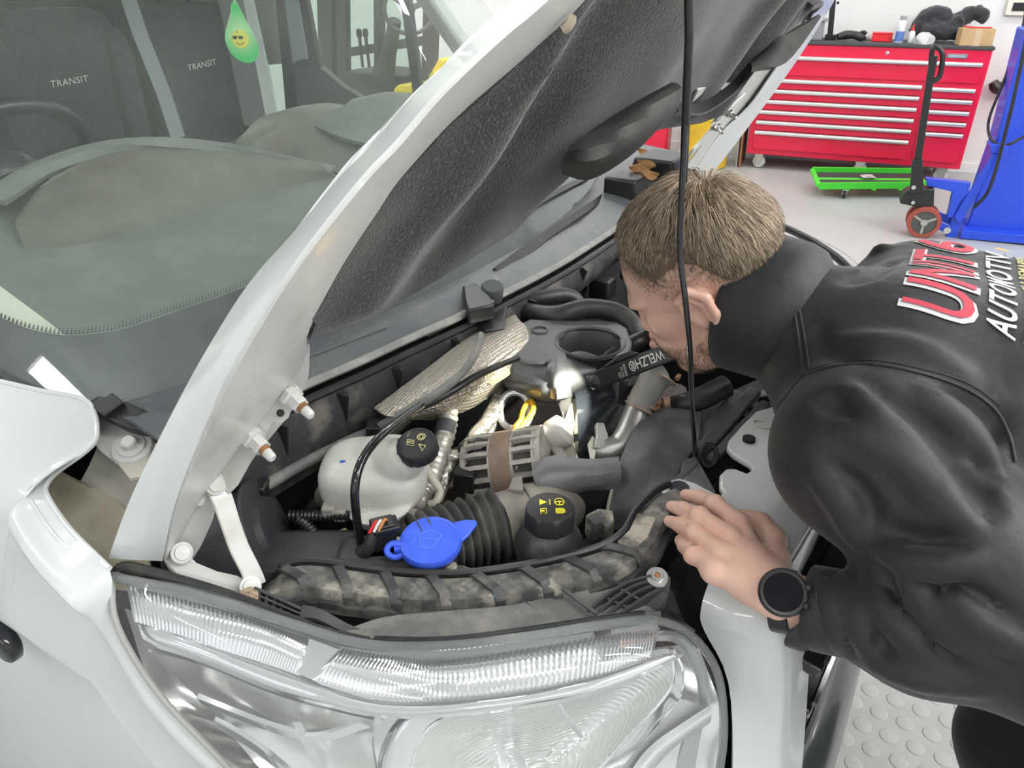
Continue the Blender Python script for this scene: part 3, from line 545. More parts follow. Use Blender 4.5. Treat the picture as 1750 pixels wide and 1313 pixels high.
# seats
def rbox(mb, c, size, k=.35, ax=None, n=(8, 8, 8), p=5.):
    """superellipsoid cushion"""
    ax = np.eye(3) if ax is None else np.array(ax); n1, n2 = 16, 28; vs = []
    se = lambda v, e: math.copysign(abs(v) ** e, v)
    for i in range(n1 + 1):
        th = -math.pi / 2 + math.pi * i / n1
        for j in range(n2):
            a = 2 * math.pi * j / n2
            vs.append(np.array(c) + ax[0] * size[0] / 2 * se(math.cos(th), k) * se(math.cos(a), k) + ax[1] * size[1] / 2 * se(math.cos(th), k) * se(math.sin(a), k) + ax[2] * size[2] / 2 * se(math.sin(th), k))
    return mb.add(vs, [(i * n2 + j, i * n2 + (j + 1) % n2, (i + 1) * n2 + (j + 1) % n2, (i + 1) * n2 + j) for i in range(n1) for j in range(n2)])
WHITE_T = mat('white_lettering', (.72, .74, .72), .5)
SB = []
for k, y in enumerate((1.45, 1.955, .78)):
    mb = MB(); rbox(mb, V(-2.56, y, 1.12), (.17, .46, .82), .32); st_ = mb.build('seat_back', SEATM, van); SB.append(st_)
    mb = MB(); rbox(mb, V(-2.28, y, .70), (.52, .46, .2), .35); mb.build('seat_cushion', SEATM, st_)
    mb = MB(); rbox(mb, V(-2.56, y, 1.64), (.11, .27, .19), .45); mb.tube([V(-2.56, y - .06, 1.5), V(-2.56, y - .06, 1.6)], .008, 8); mb.tube([V(-2.56, y + .06, 1.5), V(-2.56, y + .06, 1.6)], .008, 8); mb.build('headrest', SEATM, st_)
    for e in (-1, 1): mb = MB(); rbox(mb, V(-2.50, y + e * .19, 1.1), (.12, .09, .74), .5); mb.build('side_bolster', SEATM, st_)
for (x0, y0), (x1, y1), h in (((88, 150), (152, 139), 11), ((322, 121), (370, 110), 10)):
    xt = -2.464 if x0 < 200 else -2.445; a = XP(x0, y0, xt); b = XP(x1, y1, xt); mb = MB()
    text_on(mb, 'TRANSIT', a, b - a, np.cross(V(1, 0, 0), nrm(b - a)), np.linalg.norm(b - a), .019, bold=.0, shear=.12, th=.002, spacing=1.05); mb.build('lettering', WHITE_T, SB[0 if x0 < 200 else 1])
# seat belt
BELT = mat('belt_webbing', (.20, .22, .23), .6); mb = MB(); mb.strip([XP(200, -60, -2.25), XP(240, 60, -2.2), XP(280, 160, -2.15), XP(306, 240, -2.1)], .05, .003, V(1, 0, .2)); sb = mb.build('seat_belt', BELT, van)
mb = MB(); mb.box(XP(308, 243, -2.08), (.012, .045, .03)); mb.build('belt_tongue', CHROME, sb)
# far door interior seen through the screen
FD = lambda x, y, v=2.08: YP(x, y, v); DTRIM = mat('door_trim_grey', (.10, .11, .11), .6); BEIGE = mat('beige_pillar', (.36, .35, .29), .6); RUBB = mat('window_seal', (.035, .036, .036), .6); PALE = mat('pale_door_edge', (.50, .58, .62), .4)
for nm, pts, mt, t in (('b_pillar_trim', ((420, -60), (462, -60), (480, 109), (458, 111)), BEIGE, .03), ('door_seal', ((466, -60), (480, -60), (506, 185), (488, 190)), RUBB, .02), ('door_edge', ((478, -60), (500, -60), (527, 100), (500, 110)), PALE, .02), ('window_channel', ((500, -60), (512, -60), (546, 115), (527, 101)), RUBB, .02),
                       ('sail_panel', ((503, 103), (520, 99), (548, 117), (585, 148), (632, 176), (760, 215), (700, 260), (508, 215)), DTRIM, .03), ('quarter_light_bar', ((676, -60), (691, -60), (722, 172), (707, 178)), RUBB, .02)):
    mb = MB(); mb.prism([FD(*q) for q in pts], V(0, t, 0)); mb.build(nm, mt, van, bevel=.003)

# ---- near and far front wings
E_ = [hitWS(-190, 560, -.006), hitWS(0, 652, -.012), hitWS(70, 668, -.012), hitWS(150, 687, -.010), Z(166, 742, 1.105), Z(148, 770, 1.10), Z(100, 805, 1.085), Z(80, 828, 1.08), Z(82, 850, 1.075), Z(120, 905, 1.07), Z(187, 972, 1.06)]
HLb = [P(195, 1060, .858), P(270, 1185, .862), P(330, 1255, .866), P(392, 1313, .87), P(520, 1460, .90), P(640, 1620, .95)]
edge = E_ + HLb
def wing_row(p, i):
    # from the panel edge over the shoulder and down the outside
    x = p[0]; n = len(E_)
    if i < n:
        sh = V(x + .00, min(p[1] - .05, .345), p[2] - .012); sh2 = V(x - .01, .305, p[2] - .075); xs = x - .05
    else:
        sh = p + V(-.012, -.012, -.012); sh2 = p + V(-.05, -.03, -.035); sh2[1] = max(.292, sh2[1] if sh2[1] < p[1] else p[1] - .01); xs = x - .09
    k = min(1., max(0., (i - n + 1) / 6.)); z2 = min(.872, p[2] - .10)
    return [p, sh, sh2, V(xs, .284, z2 + .03), V(xs, .281, z2), V(xs, .300, z2 - .022), V(xs, .304, z2 - .09), V(xs, .290, z2 - .22), V(xs, .293, .22 if i < n else .40 - .1 * max(0, (n + 3 - i)) / 3.)]
Wg = [wing_row(p, i) for i, p in enumerate(edge)]
xs_mono = sorted([r[3][0] for r in Wg])
for r, x in zip(Wg, xs_mono):
    for k in (3, 4, 5, 6, 7, 8): r[k][0] = x
xs2 = sorted([r[2][0] for r in Wg])
for r, x in zip(Wg, xs2): r[2][0] = x
mb = MB(); mb.sheet(Wg, 4, 5, .004); wg = mb.build('front_wing', PAINT, van)
mb = MB(); mb.sheet(mirG(Wg), 4, 5, .004, flip=True); wg2 = mb.build('front_wing', PAINT, van)
mb = MB(); mb.tube(E_[1:], .0035, 8, 4); mb.tube([p + V(-.012, -.014, -.002) for p in E_[5:]], .003, 8, 4); mb.build('wing_hem', PAINT, wg)
mb = MB(); mb.tube([mir(p) for p in E_[1:]], .004, 8, 4); mb.build('wing_hem', PAINT, wg2)
c = YP(2, 1080, .276); mb = MB(); rbox(mb, c - V(.05, 0, 0), (.16, .03, .055), .5, [nrm(V(1, 0, -.45)), V(0, 1, 0), nrm(V(.45, 0, 1))]); mb.build('side_repeater', mat('repeater', (.02, .022, .026), .12), van)
# ---- inner wing area behind the near hinge
mb = MB(); mb.sheet([[Z(160, 692, 1.09), Z(230, 705, 1.085), Z(330, 690, 1.08)], [Z(170, 745, 1.05), Z(240, 760, 1.05), Z(320, 770, 1.03)], [Z(150, 800, 1.02), Z(230, 850, 1.0), Z(310, 860, .99)], [Z(120, 850, .98), Z(215, 905, .97), Z(320, 930, .97)]], 5, 5, .01, flip=True); ip = mb.build('inner_wing', PAINT_DIRTY, van)
mb = MB(); mb.sheet([[Z(78, 800, 1.02), Z(150, 832, 1.01), Z(178, 830, 1.0)], [Z(78, 850, .985), Z(160, 880, .985), Z(235, 900, .985)], [Z(120, 930, .97), Z(195, 960, .97), Z(260, 975, .965)], [Z(160, 1000, .95), Z(215, 1010, .95), Z(300, 1010, .95)]], 5, 5, .01, flip=True); mb.build('wing_foam', mat('beige_foam', (.50, .46, .34), .8, var=(20, (.36, .31, .21), .45, .75)), ip)
mb = MB(); q = Z(226, 765, 1.075); mb.lathe([(.026, -.006), (.028, 0), (.026, .003), (.019, .003), (.018, .006), (.010, .006), (.010, .016), (.008, .018), (0, .018)], q, nrm(V(.25, -.35, 1)), 24); mb.build('hinge_bolt', PAINT_IN, ip)
mb = MB(); mb.strip([Z(165, 700, 1.085), Z(190, 745, 1.078), Z(226, 768, 1.07), Z(255, 790, 1.062)], [.05, .045, .055, .04], .006, V(.2, -.4, 1), 4); mb.build('wing_bracket', PAINT_IN, ip)
mb = MB(); mb.prism([Z(x, y, 1.068) for x, y in ((200, 790), (255, 770), (262, 800), (240, 815), (222, 818))], V(0, 0, -.004)); mb.build('seam_plate', PAINT_DIRTY, ip)
# black scuttle end pieces
mb = MB(); mb.strip([Z(152, 690, 1.12), Z(190, 700, 1.118), Z(235, 720, 1.11), Z(270, 722, 1.105)], [.02, .03, .035, .05], .014, V(0, -.3, 1), 3); mb.strip([Z(180, 690, 1.125), Z(200, 706, 1.12)], .03, .02, V(0, -.3, 1)); mb.build('scuttle_end', BLACK, van, bevel=.002)
mb = MB(); mb.sheet([[Z(228, 700, 1.118), Z(300, 690, 1.12), Z(330, 665, 1.12)], [Z(240, 725, 1.10), Z(310, 725, 1.10), Z(340, 700, 1.10)]], 3, 3, .006); mb.build('scuttle_cap', GREYP, van)

# ---- scuttle (cowl) panel, seal and drop wall
CWx = [(300, 770), (420, 712), (520, 664), (610, 625), (700, 583), (780, 547), (850, 511), (930, 470), (1000, 428), (1080, 372), (1130, 318), (1162, 262)]
seal = [Z(x, y, 1.10) for x, y in CWx]
GREYC2 = mat('scuttle_grey', (.085, .092, .10), .38, var=(9, (.13, .135, .135), .42, .75), dirt=(40, (.30, .29, .25), .6, .85))
base = [V(xb(p[1]) + .004, p[1], 1.112) for p in seal]
midr = [b * .55 + s_ * .45 + V(0, 0, .004) for b, s_ in zip(base, seal)]
mb = MB(); mb.sheet([base, midr, [s_ + V(-.012, 0, -.002) for s_ in seal]], 4, 4, .006); cw = mb.build('scuttle_panel', GREYC2, van)
mb = MB(); mb.tube([s_ + V(0, 0, .004) for s_ in seal], .0085, 10, 5, ell=(1.0, .8)); mb.build('scuttle_seal', mat('seal_rubber', (.20, .20, .19), .5, var=(30, (.30, .30, .27), .4, .7)), cw)
mb = MB(); mb.tube([s_ + V(.014, 0, -.012) for s_ in seal], .007, 8, 5); mb.build('seal_lip', BLACK, cw)
drop = [s_ + V(.016, 0, -.016) for s_ in seal]
hgt = [.12, .12, .118, .115, .112, .108, .10, .07, .055, .05, .05, .05]
mb = MB(); mb.sheet([drop, [d + V(.005, 0, -h * .5) for d, h in zip(drop, hgt)], [d + V(-.006, 0, -h) for d, h in zip(drop, hgt)]], 3, 4, .006); dw = mb.build('scuttle_wall', DUSTY, cw)
for k in (1.25, 2.35, 3.4, 4.6, 5.5, 6.4, 7.6, 8.6):
    i = int(k); f = k - i; d = drop[i] * (1 - f) + drop[i + 1] * f; h = hgt[i] * (1 - f) + hgt[i + 1] * f
    mb = MB(); mb.prism([d + V(.004, 0, 0), d + V(.004, .016, 0), d + V(.024, .006, -.004), d + V(-.002, .010, -h)], V(0, .003, 0)); mb.build('wall_rib', BLACK, dw)
mb = MB(); mb.strip([seal[2] * .4 + base[2] * .6 + V(0, 0, .008), seal[3] * .4 + base[3] * .6 + V(0, 0, .008), seal[4] * .45 + base[4] * .55 + V(0, 0, .008)], .018, .01, ZV, 4); mb.build('scuttle_ridge', GREYC2, cw, bevel=.003)
q = Z(842, 488, 1.13); mb = MB(); mb.lathe([(.021, -.03), (.021, -.004), (.018, 0), (0, 0)], q, nrm(V(.25, -.2, 1)), 20); mb.build('wiper_spindle_cap', GREYP, cw)
mb = MB(); mb.prism([Z(x, y, 1.125) for x, y in ((790, 488), (812, 482), (838, 505), (845, 520), (800, 530), (793, 512))], V(0, 0, -.03)); mb.prism([Z(x, y, 1.09) for x, y in ((800, 535), (870, 505), (862, 560), (832, 565))], V(-.01, 0, -.03)); mb.build('bonnet_catch', BLACK, cw, bevel=.004)
# wiper on the far half of the screen
mb = MB(); mb.strip([hitWS(x, y, -.03) for x, y in ((850, 470), (930, 405), (1040, 330), (1100, 280))], [.03, .022, .018, .012], .012, V(.7, 0, .7), 4); wp = mb.build('wiper_arm', BLACK, van, bevel=.002)
mb = MB(); mb.strip([hitWS(x, y, -.015) for x, y in ((905, 355), (960, 325), (1010, 300))], .012, .016, V(.7, 0, .7), 3); mb.build('wiper_blade', BLACK, wp)
mb = MB(); q = Z(1070, 318, 1.13); mb.box(q, (.09, .10, .06)); mb.build('scuttle_box', BLACK, cw, bevel=.008); mb = MB(); mb.box(q + V(.0, .25, .01), (.12, .14, .05)); mb.build('scuttle_box', BLACK, cw, bevel=.008)

# ---- bonnet: plane through the rear edge, opened 58 degrees
NB = V(.853, 0, -.521); EB = V(.521, 0, .853); B0 = V(-.682, 0, 1.08)
def BP(x, y, off=0.): return PL(x, y, B0 + NB * off, NB)
def BA(a, y, off=0.): return B0 + EB * a + V(0, y, 0) + NB * off
L1 = [(188, 952), (228, 850), (302, 702), (357, 602), (429, 489), (507, 400), (586, 305), (637, 254), (712, 165), (843, 45), (898, 0), (1010, -110)]
L2 = [(278, 955), (304, 850), (375, 680), (425, 585), (490, 478), (558, 386), (630, 298), (680, 246), (752, 162), (850, 68), (930, 0), (1040, -110)]
L3 = [(300, 950), (350, 852), (430, 745), (512, 625), (525, 560), (586, 449), (637, 370), (680, 305), (774, 199), (880, 106), (987, 10), (1090, -110)]
r1 = [BP(*p, -.035) for p in L1]; r1m = [BP((a[0] + b[0]) / 2, (a[1] + b[1]) / 2, -.008) for a, b in zip(L1, L2)]; r2 = [BP(*p, .012) for p in L2]
r2b = [q - NB * .0005 for q in r2]; r3 = [BP(*p, -.004 - (.0 if i > 3 else .012)) for i, p in enumerate(L3)]
bon = MB(); bon.sheet([r1, r1m, r2], 3, 5, .003); bonn = bon.build('bonnet', PAINT, van, angle=60)
# outer skin over the whole bonnet
n = len(r1); nr = [r1[0]] + r1[1:]
skin = []
for i in range(n):
    a = r1[i]; a0 = np.dot(a - B0, EB); aM = np.dot(r1[-1] - B0, EB); tt = (a0 - np.dot(r1[0] - B0, EB)) / (aM - np.dot(r1[0] - B0, EB)); ac = .31 + (aM - .31) * tt; a1 = .27 + (aM - .27) * tt; cpt = BA(ac, YC, -.075); q1 = BA(a1, a[1] * .75 + YC * .25, -.062); skin.append([a, q1, cpt, mir(q1), mir(a)])
bon = MB(); bon.sheet(skin, 4, 5, .003, flip=True); bon.build('outer_skin', PAINT, bonn)
bon = MB(); bon.sheet([r2b, [(a + b) / 2 + NB * .002 for a, b in zip(r2b, r3)], r3], 3, 5, .003); bon.build('edge_flange', PAINT_IN, bonn, angle=60)
bon = MB(); bon.sheet([[mir(p) for p in r] for r in (r1, r1m, r2)], 3, 5, .003, flip=True); bon.sheet([[mir(p) for p in r] for r in (r2b, r3)], 3, 5, .003, flip=True); bon.build('far_flange', PAINT, bonn, angle=60)
# inner frame near the hinge: flat painted zone between flange and felt
bon = MB(); bon.sheet([[BP(*q, -.016) for q in r] for r in ([(300, 950), (330, 890), (360, 850)], [(380, 800), (420, 790), (470, 725)], [(440, 720), (490, 695), (522, 660)], [(505, 620), (520, 610), (530, 590)])], 4, 4, .004); bon.build('inner_frame', PAINT_IN, bonn)
far_in = [[BA(a, y, -.006 + o) for y, o in ((2 * YC - yn, 0), (2 * YC - yn - .10, -.012), (2 * YC - yn - .24, -.012))] for a, yn in ((.0, .40), (.1, .40), (.2, .405), (.3, .415), (.4, .45), (.5, .52), (.6, .63), (.72, .76))]
bon = MB(); bon.sheet(far_in, 3, 3, .004); bon.build('inner_frame', PAINT_IN, bonn)
# felt insulation
FELT = mat('felt_insulation', (.026, .026, .027), .95, spec=.2, sheen=.3, var=(330, (.13, .126, .122), .52, .76), dirt=(7, (.075, .062, .05), .5, .78), bump=(300, .5, .003))
L3w = [(np.dot(p - B0, EB), p[1]) for p in [BP(*q) for q in L3]]
la = np.array([q[0] for q in L3w[3:]]); ly = np.array([q[1] for q in L3w[3:]])
bot_a = lambda y: float(np.interp(y, [.49, .61, .74, .90, .945, .97, 1.10, 1.31, 1.45, 1.63, 1.745, 1.81, 1.9], [.275, .249, .258, .276, .323, .355, .36, .37, .35, .323, .40, .49, .58]))
near_y = lambda a: float(np.interp(a, la, ly)) if a > .30 else .495
def felt_z(a, y):
    z = .006
    z += .020 * math.exp(-((y - (.56 + .45 * (a - .3))) / .035) ** 2) * math.exp(-((a - .45) / .25) ** 2)
    z += .030 * math.exp(-((y - .98) / .16) ** 2 - ((a - .62) / .16) ** 2)
    z -= .020 * math.exp(-((y - .70 - .2 * (a - .3)) / .05) ** 2)
    z += .020 * math.exp(-((y - 1.42) / .05) ** 2) - .022 * math.exp(-((y - 1.52) / .035) ** 2) + .02 * math.exp(-((y - 1.62) / .04) ** 2) - .02 * math.exp(-((y - 1.70) / .03) ** 2)
    z += .004 * math.sin(a * 31 + y * 9) * math.sin(y * 17 - a * 5)
    return z
G = []
for t in np.linspace(0, 1, 46):
    row = []
    for s_ in np.linspace(0, 1, 80):
        y = .495 + (1.86 - .495) * s_; ab = bot_a(y); at = .80; a = ab + (at - ab) * t; yn = near_y(a); yf = 2 * YC - near_y(a) - .03
        y2 = yn + (yf - yn) * s_; a2 = bot_a(min(max(y2, .495), 1.86)); a = a2 + (at - a2) * t; e = min(t * 12, (1 - s_) * 30, s_ * 25, 1.)
        row.append(BA(a, y2, felt_z(a, y2) * e + .001))
    G.append(row)
bon = MB(); bon.sheet(G, 1, 1, .012); bon.build('insulation_felt', FELT, bonn, label='black felt sound insulation')
# foam baffle strips and air intake on the underside
def baffle(rows, nm='air_baffle', mt=None, t=.006):
    b = MB(); b.sheet([[BP(x, y, o) for x, y, o in r] for r in rows], 4, 5, t); return b.build(nm, mt or mat('baffle_foam', (.028, .028, .027), .7, var=(20, (.06, .055, .05), .4, .7)), bonn)
baffle([[(1000, 240, .03), (1060, 200, .035), (1110, 170, .035), (1150, 148, .035)], [(985, 250, .06), (1030, 240, .075), (1100, 195, .075), (1160, 155, .06)], [(962, 272, .05), (1010, 275, .085), (1080, 240, .085), (1148, 190, .065)], [(964, 290, .02), (1010, 298, .05), (1080, 255, .05), (1140, 195, .03)]])
baffle([[(1290, 110, .02), (1340, 60, .03), (1392, 28, .04)], [(1284, 124, .05), (1335, 108, .06), (1396, 31, .045)]], t=.01)
baffle([[(1150, 180, .03), (1200, 178, .03), (1250, 145, .03), (1285, 110, .03)], [(1155, 195, .05), (1205, 195, .05), (1260, 158, .05), (1290, 122, .05)]], nm='baffle_rim', mt=BLACK)
b = MB(); b.sheet([[BP(x, y, .012) for x, y in r] for r in ([(1190, 152), (1225, 140), (1248, 141)], [(1178, 178), (1215, 170), (1240, 150)])], 3, 3, .004); b.build('intake_grille', PAINT_IN, bonn)
b = MB(); b.sheet([[BP(x, y, .014) for x, y in r] for r in ([(1200, 158), (1225, 153), (1235, 152)], [(1180, 176), (1210, 172), (1225, 160)])], 3, 3, .003); b.build('intake_mouth', DARK, bonn)
b = MB(); b.strip([BP(962, 52, .012), BP(972, 44, .014), BP(980, 30, .012)], .009, .006, NB, 3); b.build('felt_clip', mat('clip_beige', (.45, .38, .28), .6), bonn)
# far hinge bracket with two studs
b = MB(); b.strip([BP(1270, 165, -.01), BP(1235, 200, -.01), BP(1205, 235, -.01), BP(1180, 262, -.005)], [.03, .045, .045, .03], .006, NB, 3); fh = b.build('hinge_bracket', PAINT_IN, bonn, bevel=.002)
for x, y in ((1243, 190), (1222, 214)):
    b = MB(); b.lathe([(.014, 0), (.014, .004), (.010, .005), (.010, .014), (.006, .015), (.006, .03), (.004, .032), (0, .032)], BP(x, y, -.004), nrm(NB + V(.2, -.5, 0)), 8); b.build('hinge_stud', STEEL, fh)
# ---- near hinge linkage
hb = [P(492, 668, .862), P(440, 760, .875), P(395, 815, .885), P(352, 880, .89)]
b = MB(); b.prism([P(x, y, d) for x, y, d in ((468, 668, .868), (508, 659, .862), (502, 672, .862), (499, 700, .862), (494, 715, .862), (482, 725, .864), (468, 722, .866), (450, 745, .87), (430, 790, .876), (408, 830, .882), (388, 850, .886), (362, 822, .886), (372, 808, .884), (390, 785, .878), (430, 720, .872), (455, 682, .87))], V(-.006, .002, .003)); hp = b.build('hinge_plate', PAINT_IN, bonn, bevel=.0015)
b = MB(); b.lathe([(.0045, 0), (.0045, .0015), (0, .0015)], P(479, 706, .860), nrm(-ray(479, 706)), 14); b.build('plate_hole', DARK, hp)
for x, y in ((505, 685), (440, 757)):
    b = MB(); ax = nrm(RT * .72 - UPV * .6 - FW * .35); o = P(x, y, .865); b.lathe([(.014, -.012), (.015, -.006), (.0145, -.004), (.0105, -.003), (.0105, .010), (.0095, .011)], o, ax, 6); st2 = b.build('hinge_nut', PAINT_IN, hp)
    b = MB(); b.lathe([(.0065, .008), (.0065, .017)], o, ax, 12); b.build('rusty_thread', RUST, st2); b = MB(); b.lathe([(.006, .017), (.0055, .027), (.004, .029), (0, .029)], o, ax, 12); b.build('stud_tip', PAINT_IN, st2)
b = MB(); b.strip([P(360, 822, .886), P(378, 850, .884), P(392, 890, .882), P(408, 935, .884), P(428, 975, .888), P(436, 1002, .892)], [.020, .024, .022, .022, .022, .026], .006, nrm(-ray(400, 930) + RT * .25), 4); b.build('hinge_link', PAINT_IN, bonn, bevel=.002)
b = MB(); b.strip([P(352, 838, .895), P(338, 880, .90), P(320, 925, .905), P(308, 955, .91)], [.03, .036, .034, .026], .006, nrm(-ray(340, 900) + RT * .2), 4); b.build('hinge_link', PAINT_IN, bonn, bevel=.002)
b = MB(); b.prism([P(x, y, d) for x, y, d in ((275, 950, .89), (300, 938, .89), (320, 945, .89), (335, 960, .89), (372, 975, .89), (405, 982, .89), (425, 993, .89), (440, 1010, .888), (440, 1022, .885), (420, 1022, .88), (360, 1005, .88), (300, 985, .88))], V(0, .005, -.03)); b.build('hinge_base', PAINT_IN, van, bevel=.003)
for x, y, d in ((369, 828, .879), (340, 846, .884), (311, 945, .883), (428, 1003, .88)):
    b = MB(); b.lathe([(.0125, -.003), (.0125, .001), (.009, .002), (.0085, .004), (0, .0045)], P(x, y, d), nrm(-ray(x, y) + RT * .3), 20); b.build('hinge_pivot', PAINT_IN, hp)
# prop rod
b = MB(); rod = [P(1188, 778, 1.14), P(1186, 742, 1.12), P(1183, 690, 1.04), P(1179, 600, .945), P(1172, 520, .905), P(1162, 425, .885), P(1165, 330, .85), P(1172, 200, .80), P(1178, 60, .745), P(1177, -60, .70), P(1175, -160, .665)]
b.tube(rod, [.0032, .0034, .0036, .0036, .0036, .0036, .0036, .0036, .0036, .0036, .0036], 10, 5); b.tube([P(1178, 60, .745), P(1177, -60, .70), P(1175, -150, .67)], .0048, 10); pr = b.build('prop_rod', BLACK_G, van)
b = MB(); b.tube([P(1168, 310, .855), P(1172, 200, .80), P(1178, 60, .745)], .0046, 10); b.build('rod_sleeve', BLACK, pr)
# ------------------------------------------------------------------ headlamp, front panel, grille
HR = [[(190, 985, .858), (330, 1015, .838), (480, 1060, .822), (620, 1100, .808), (760, 1104, .81), (900, 1088, .825), (1040, 1066, .85), (1120, 1060, .872), (1180, 1085, .90)],
      [(200, 1070, .85), (340, 1090, .812), (480, 1135, .79), (620, 1165, .778), (760, 1168, .778), (900, 1150, .79), (1040, 1120, .815), (1140, 1110, .845), (1222, 1140, .885)],
      [(270, 1185, .855), (400, 1195, .812), (520, 1220, .787), (650, 1240, .772), (780, 1245, .768), (910, 1230, .78), (1040, 1205, .805), (1150, 1195, .84), (1236, 1215, .88)],
      [(390, 1313, .865), (500, 1318, .825), (610, 1325, .80), (710, 1330, .785), (810, 1330, .78), (920, 1325, .79), (1040, 1318, .815), (1145, 1310, .85), (1230, 1313, .895)],
      [(520, 1460, .91), (610, 1480, .87), (690, 1490, .85), (770, 1500, .835), (850, 1500, .83), (930, 1490, .84), (1030, 1480, .86), (1120, 1470, .90), (1190, 1460, .94)]]
LENS = glass_mat('clear_lens', (.98, .985, .985), .05, (.80, .81, .79), spec=1.0)  # pale haze in the lens colour brightens the dark lamp interior
LCH = mat('lamp_chrome', (.90, .91, .92), .09, metal=.86)
hl = MB(); HG = [[P(*q) for q in r] for r in HR]; hl.sheet(HG, 4, 4); lens = hl.build('headlamp', LENS, van, label='clear headlamp lens over chrome reflectors')
def flip_lamp(): pass
def hs(rows, nm, mt, su=4, sv=4, t=.003, parent=None, angle=50):
    q = MB(); q.sheet([[P(*c) for c in r] for r in rows], su, sv, t); return q.build(nm, mt, parent or lens, angle=angle)
# moulded rim all round the lens
rim = HG[0] + [r[-1] for r in HG[1:]]; lft = [r[0] for r in HG]
q = MB(); q.tube(rim, .005, 8, 4); q.build('lens_rim', glass_mat('rim_clear', (.7, .72, .72), .25, (.5, .52, .5)), lens)
q = MB(); q.tube(lft, .004, 8, 4); q.build('lens_edge', mat('lens_edge', (.35, .35, .33), .3), lens)
# fluted chrome bands: alternating ridges as real relief
def fluted(top, bot, n, amp, nm, lean=0., mt=LCH):
    ta = catmull([P(*c) for c in top], 30); ba = catmull([P(*c) for c in bot], 30)
    def at(arr, f): x = max(0., min(1., f)) * (len(arr) - 1); i = min(int(x), len(arr) - 2); return arr[i] * (1 - x + i) + arr[i + 1] * (x - i)
    G = []
    for j in range(5):
        v = j / 4.; row = []
        for i in range(n * 4 + 1):
            f = i / (n * 4.); a = at(ta, f + lean * (0 - v) * .0); b = at(ba, f); p = a * (1 - v) + b * v; d = nrm(p - CAMP)
            row.append(p - d * (amp * abs(math.sin(math.pi * i / 4.)) + .006 * math.sin(math.pi * v)))
        G.append(row)
    q = MB(); q.sheet(G, 1, 1, .002); return q.build(nm, mt, lens, angle=25)
fluted([(218, 996, .875), (330, 1026, .862), (450, 1062, .85), (528, 1092, .842)], [(232, 1062, .862), (330, 1092, .848), (430, 1128, .838), (505, 1152, .828)], 46, .0016, 'fluted_reflector')
fluted([(585, 1108, .838), (680, 1121, .836), (760, 1122, .838), (900, 1107, .852), (1040, 1084, .875), (1125, 1074, .895)], [(535, 1162, .822), (640, 1192, .815), (760, 1192, .815), (900, 1176, .83), (1030, 1150, .852), (1110, 1128, .875)], 74, .0016, 'fluted_reflector')
hs([[(528, 1092, .842), (556, 1100, .84), (585, 1108, .838)], [(505, 1152, .828), (520, 1157, .825), (535, 1162, .822)]], 'reflector_joint', LCH)
# chrome roll under the fluted band
hs([[(238, 1066, .872), (330, 1092, .852), (450, 1134, .835), (560, 1170, .82), (650, 1192, .815), (760, 1193, .815), (900, 1177, .83), (1030, 1151, .852), (1130, 1120, .88)],
    [(246, 1086, .868), (340, 1112, .842), (460, 1160, .822), (560, 1192, .806), (650, 1212, .80), (760, 1212, .80), (900, 1196, .815), (1030, 1168, .84), (1150, 1120, .88)],
    [(254, 1100, .87), (345, 1128, .85), (462, 1176, .832), (560, 1204, .82), (650, 1222, .815), (760, 1222, .815), (900, 1206, .83), (1040, 1176, .855), (1165, 1118, .89)]], 'chrome_roll', LCH)
# dark clear strip above the band: inner cover
hs([[(195, 984, .872), (330, 1013, .858), (480, 1058, .846), (620, 1098, .83), (760, 1103, .832), (900, 1088, .848), (1040, 1066, .87), (1120, 1060, .89)], [(218, 997, .873), (330, 1027, .861), (480, 1073, .849), (620, 1114, .837), (760, 1123, .838), (900, 1108, .852), (1040, 1085, .875), (1125, 1075, .895)]], 'lamp_cover', mat('lamp_grey', (.30, .31, .31), .3, metal=.3))
# backing bowl of the whole lamp
SATIN = mat('satin_reflector', (.82, .82, .80), .18, metal=.78)
hs([[(215, 1040, .93), (400, 1100, .94), (600, 1160, .95), (800, 1160, .96), (1000, 1120, .98), (1190, 1100, .99)], [(270, 1190, .92), (430, 1230, .95), (620, 1270, .97), (800, 1280, .99), (1000, 1260, 1.0), (1232, 1215, .95)], [(395, 1320, .90), (520, 1340, .94), (660, 1370, .97), (820, 1380, .99), (1000, 1370, 1.0), (1222, 1320, .96)], [(530, 1470, .93), (620, 1500, .95), (720, 1520, .97), (850, 1520, .98), (1000, 1500, .97), (1180, 1460, .96)]], 'lamp_shell', SATIN)
# outer (indicator) chamber: chrome facets at the left
hs([[(255, 1110, .872), (345, 1132, .86), (462, 1180, .845), (560, 1208, .832), (640, 1226, .828)], [(330, 1180, .905), (420, 1200, .90), (500, 1232, .895), (580, 1245, .885), (640, 1245, .86)], [(400, 1260, .905), (470, 1265, .91), (540, 1280, .905), (600, 1290, .89), (640, 1280, .865)], [(470, 1345, .90), (520, 1345, .91), (570, 1345, .90), (620, 1345, .885), (650, 1335, .87)]], 'indicator_reflector', SATIN)
for k, rows in enumerate(([[(340, 1185, .885), (440, 1225, .875), (520, 1250, .868)], [(350, 1196, .89), (445, 1236, .88), (525, 1260, .873)]], [[(515, 1252, .868), (560, 1248, .862), (650, 1215, .85)], [(518, 1264, .872), (565, 1260, .866), (655, 1228, .855)]], [[(370, 1225, .89), (440, 1265, .885), (520, 1330, .88)], [(378, 1240, .892), (450, 1285, .89), (525, 1350, .882)]], [[(500, 1235, .868), (530, 1300, .865), (545, 1350, .86)], [(515, 1235, .87), (548, 1300, .868), (565, 1350, .865)]])):
    hs(rows, 'reflector_facet', LCH, t=.006)
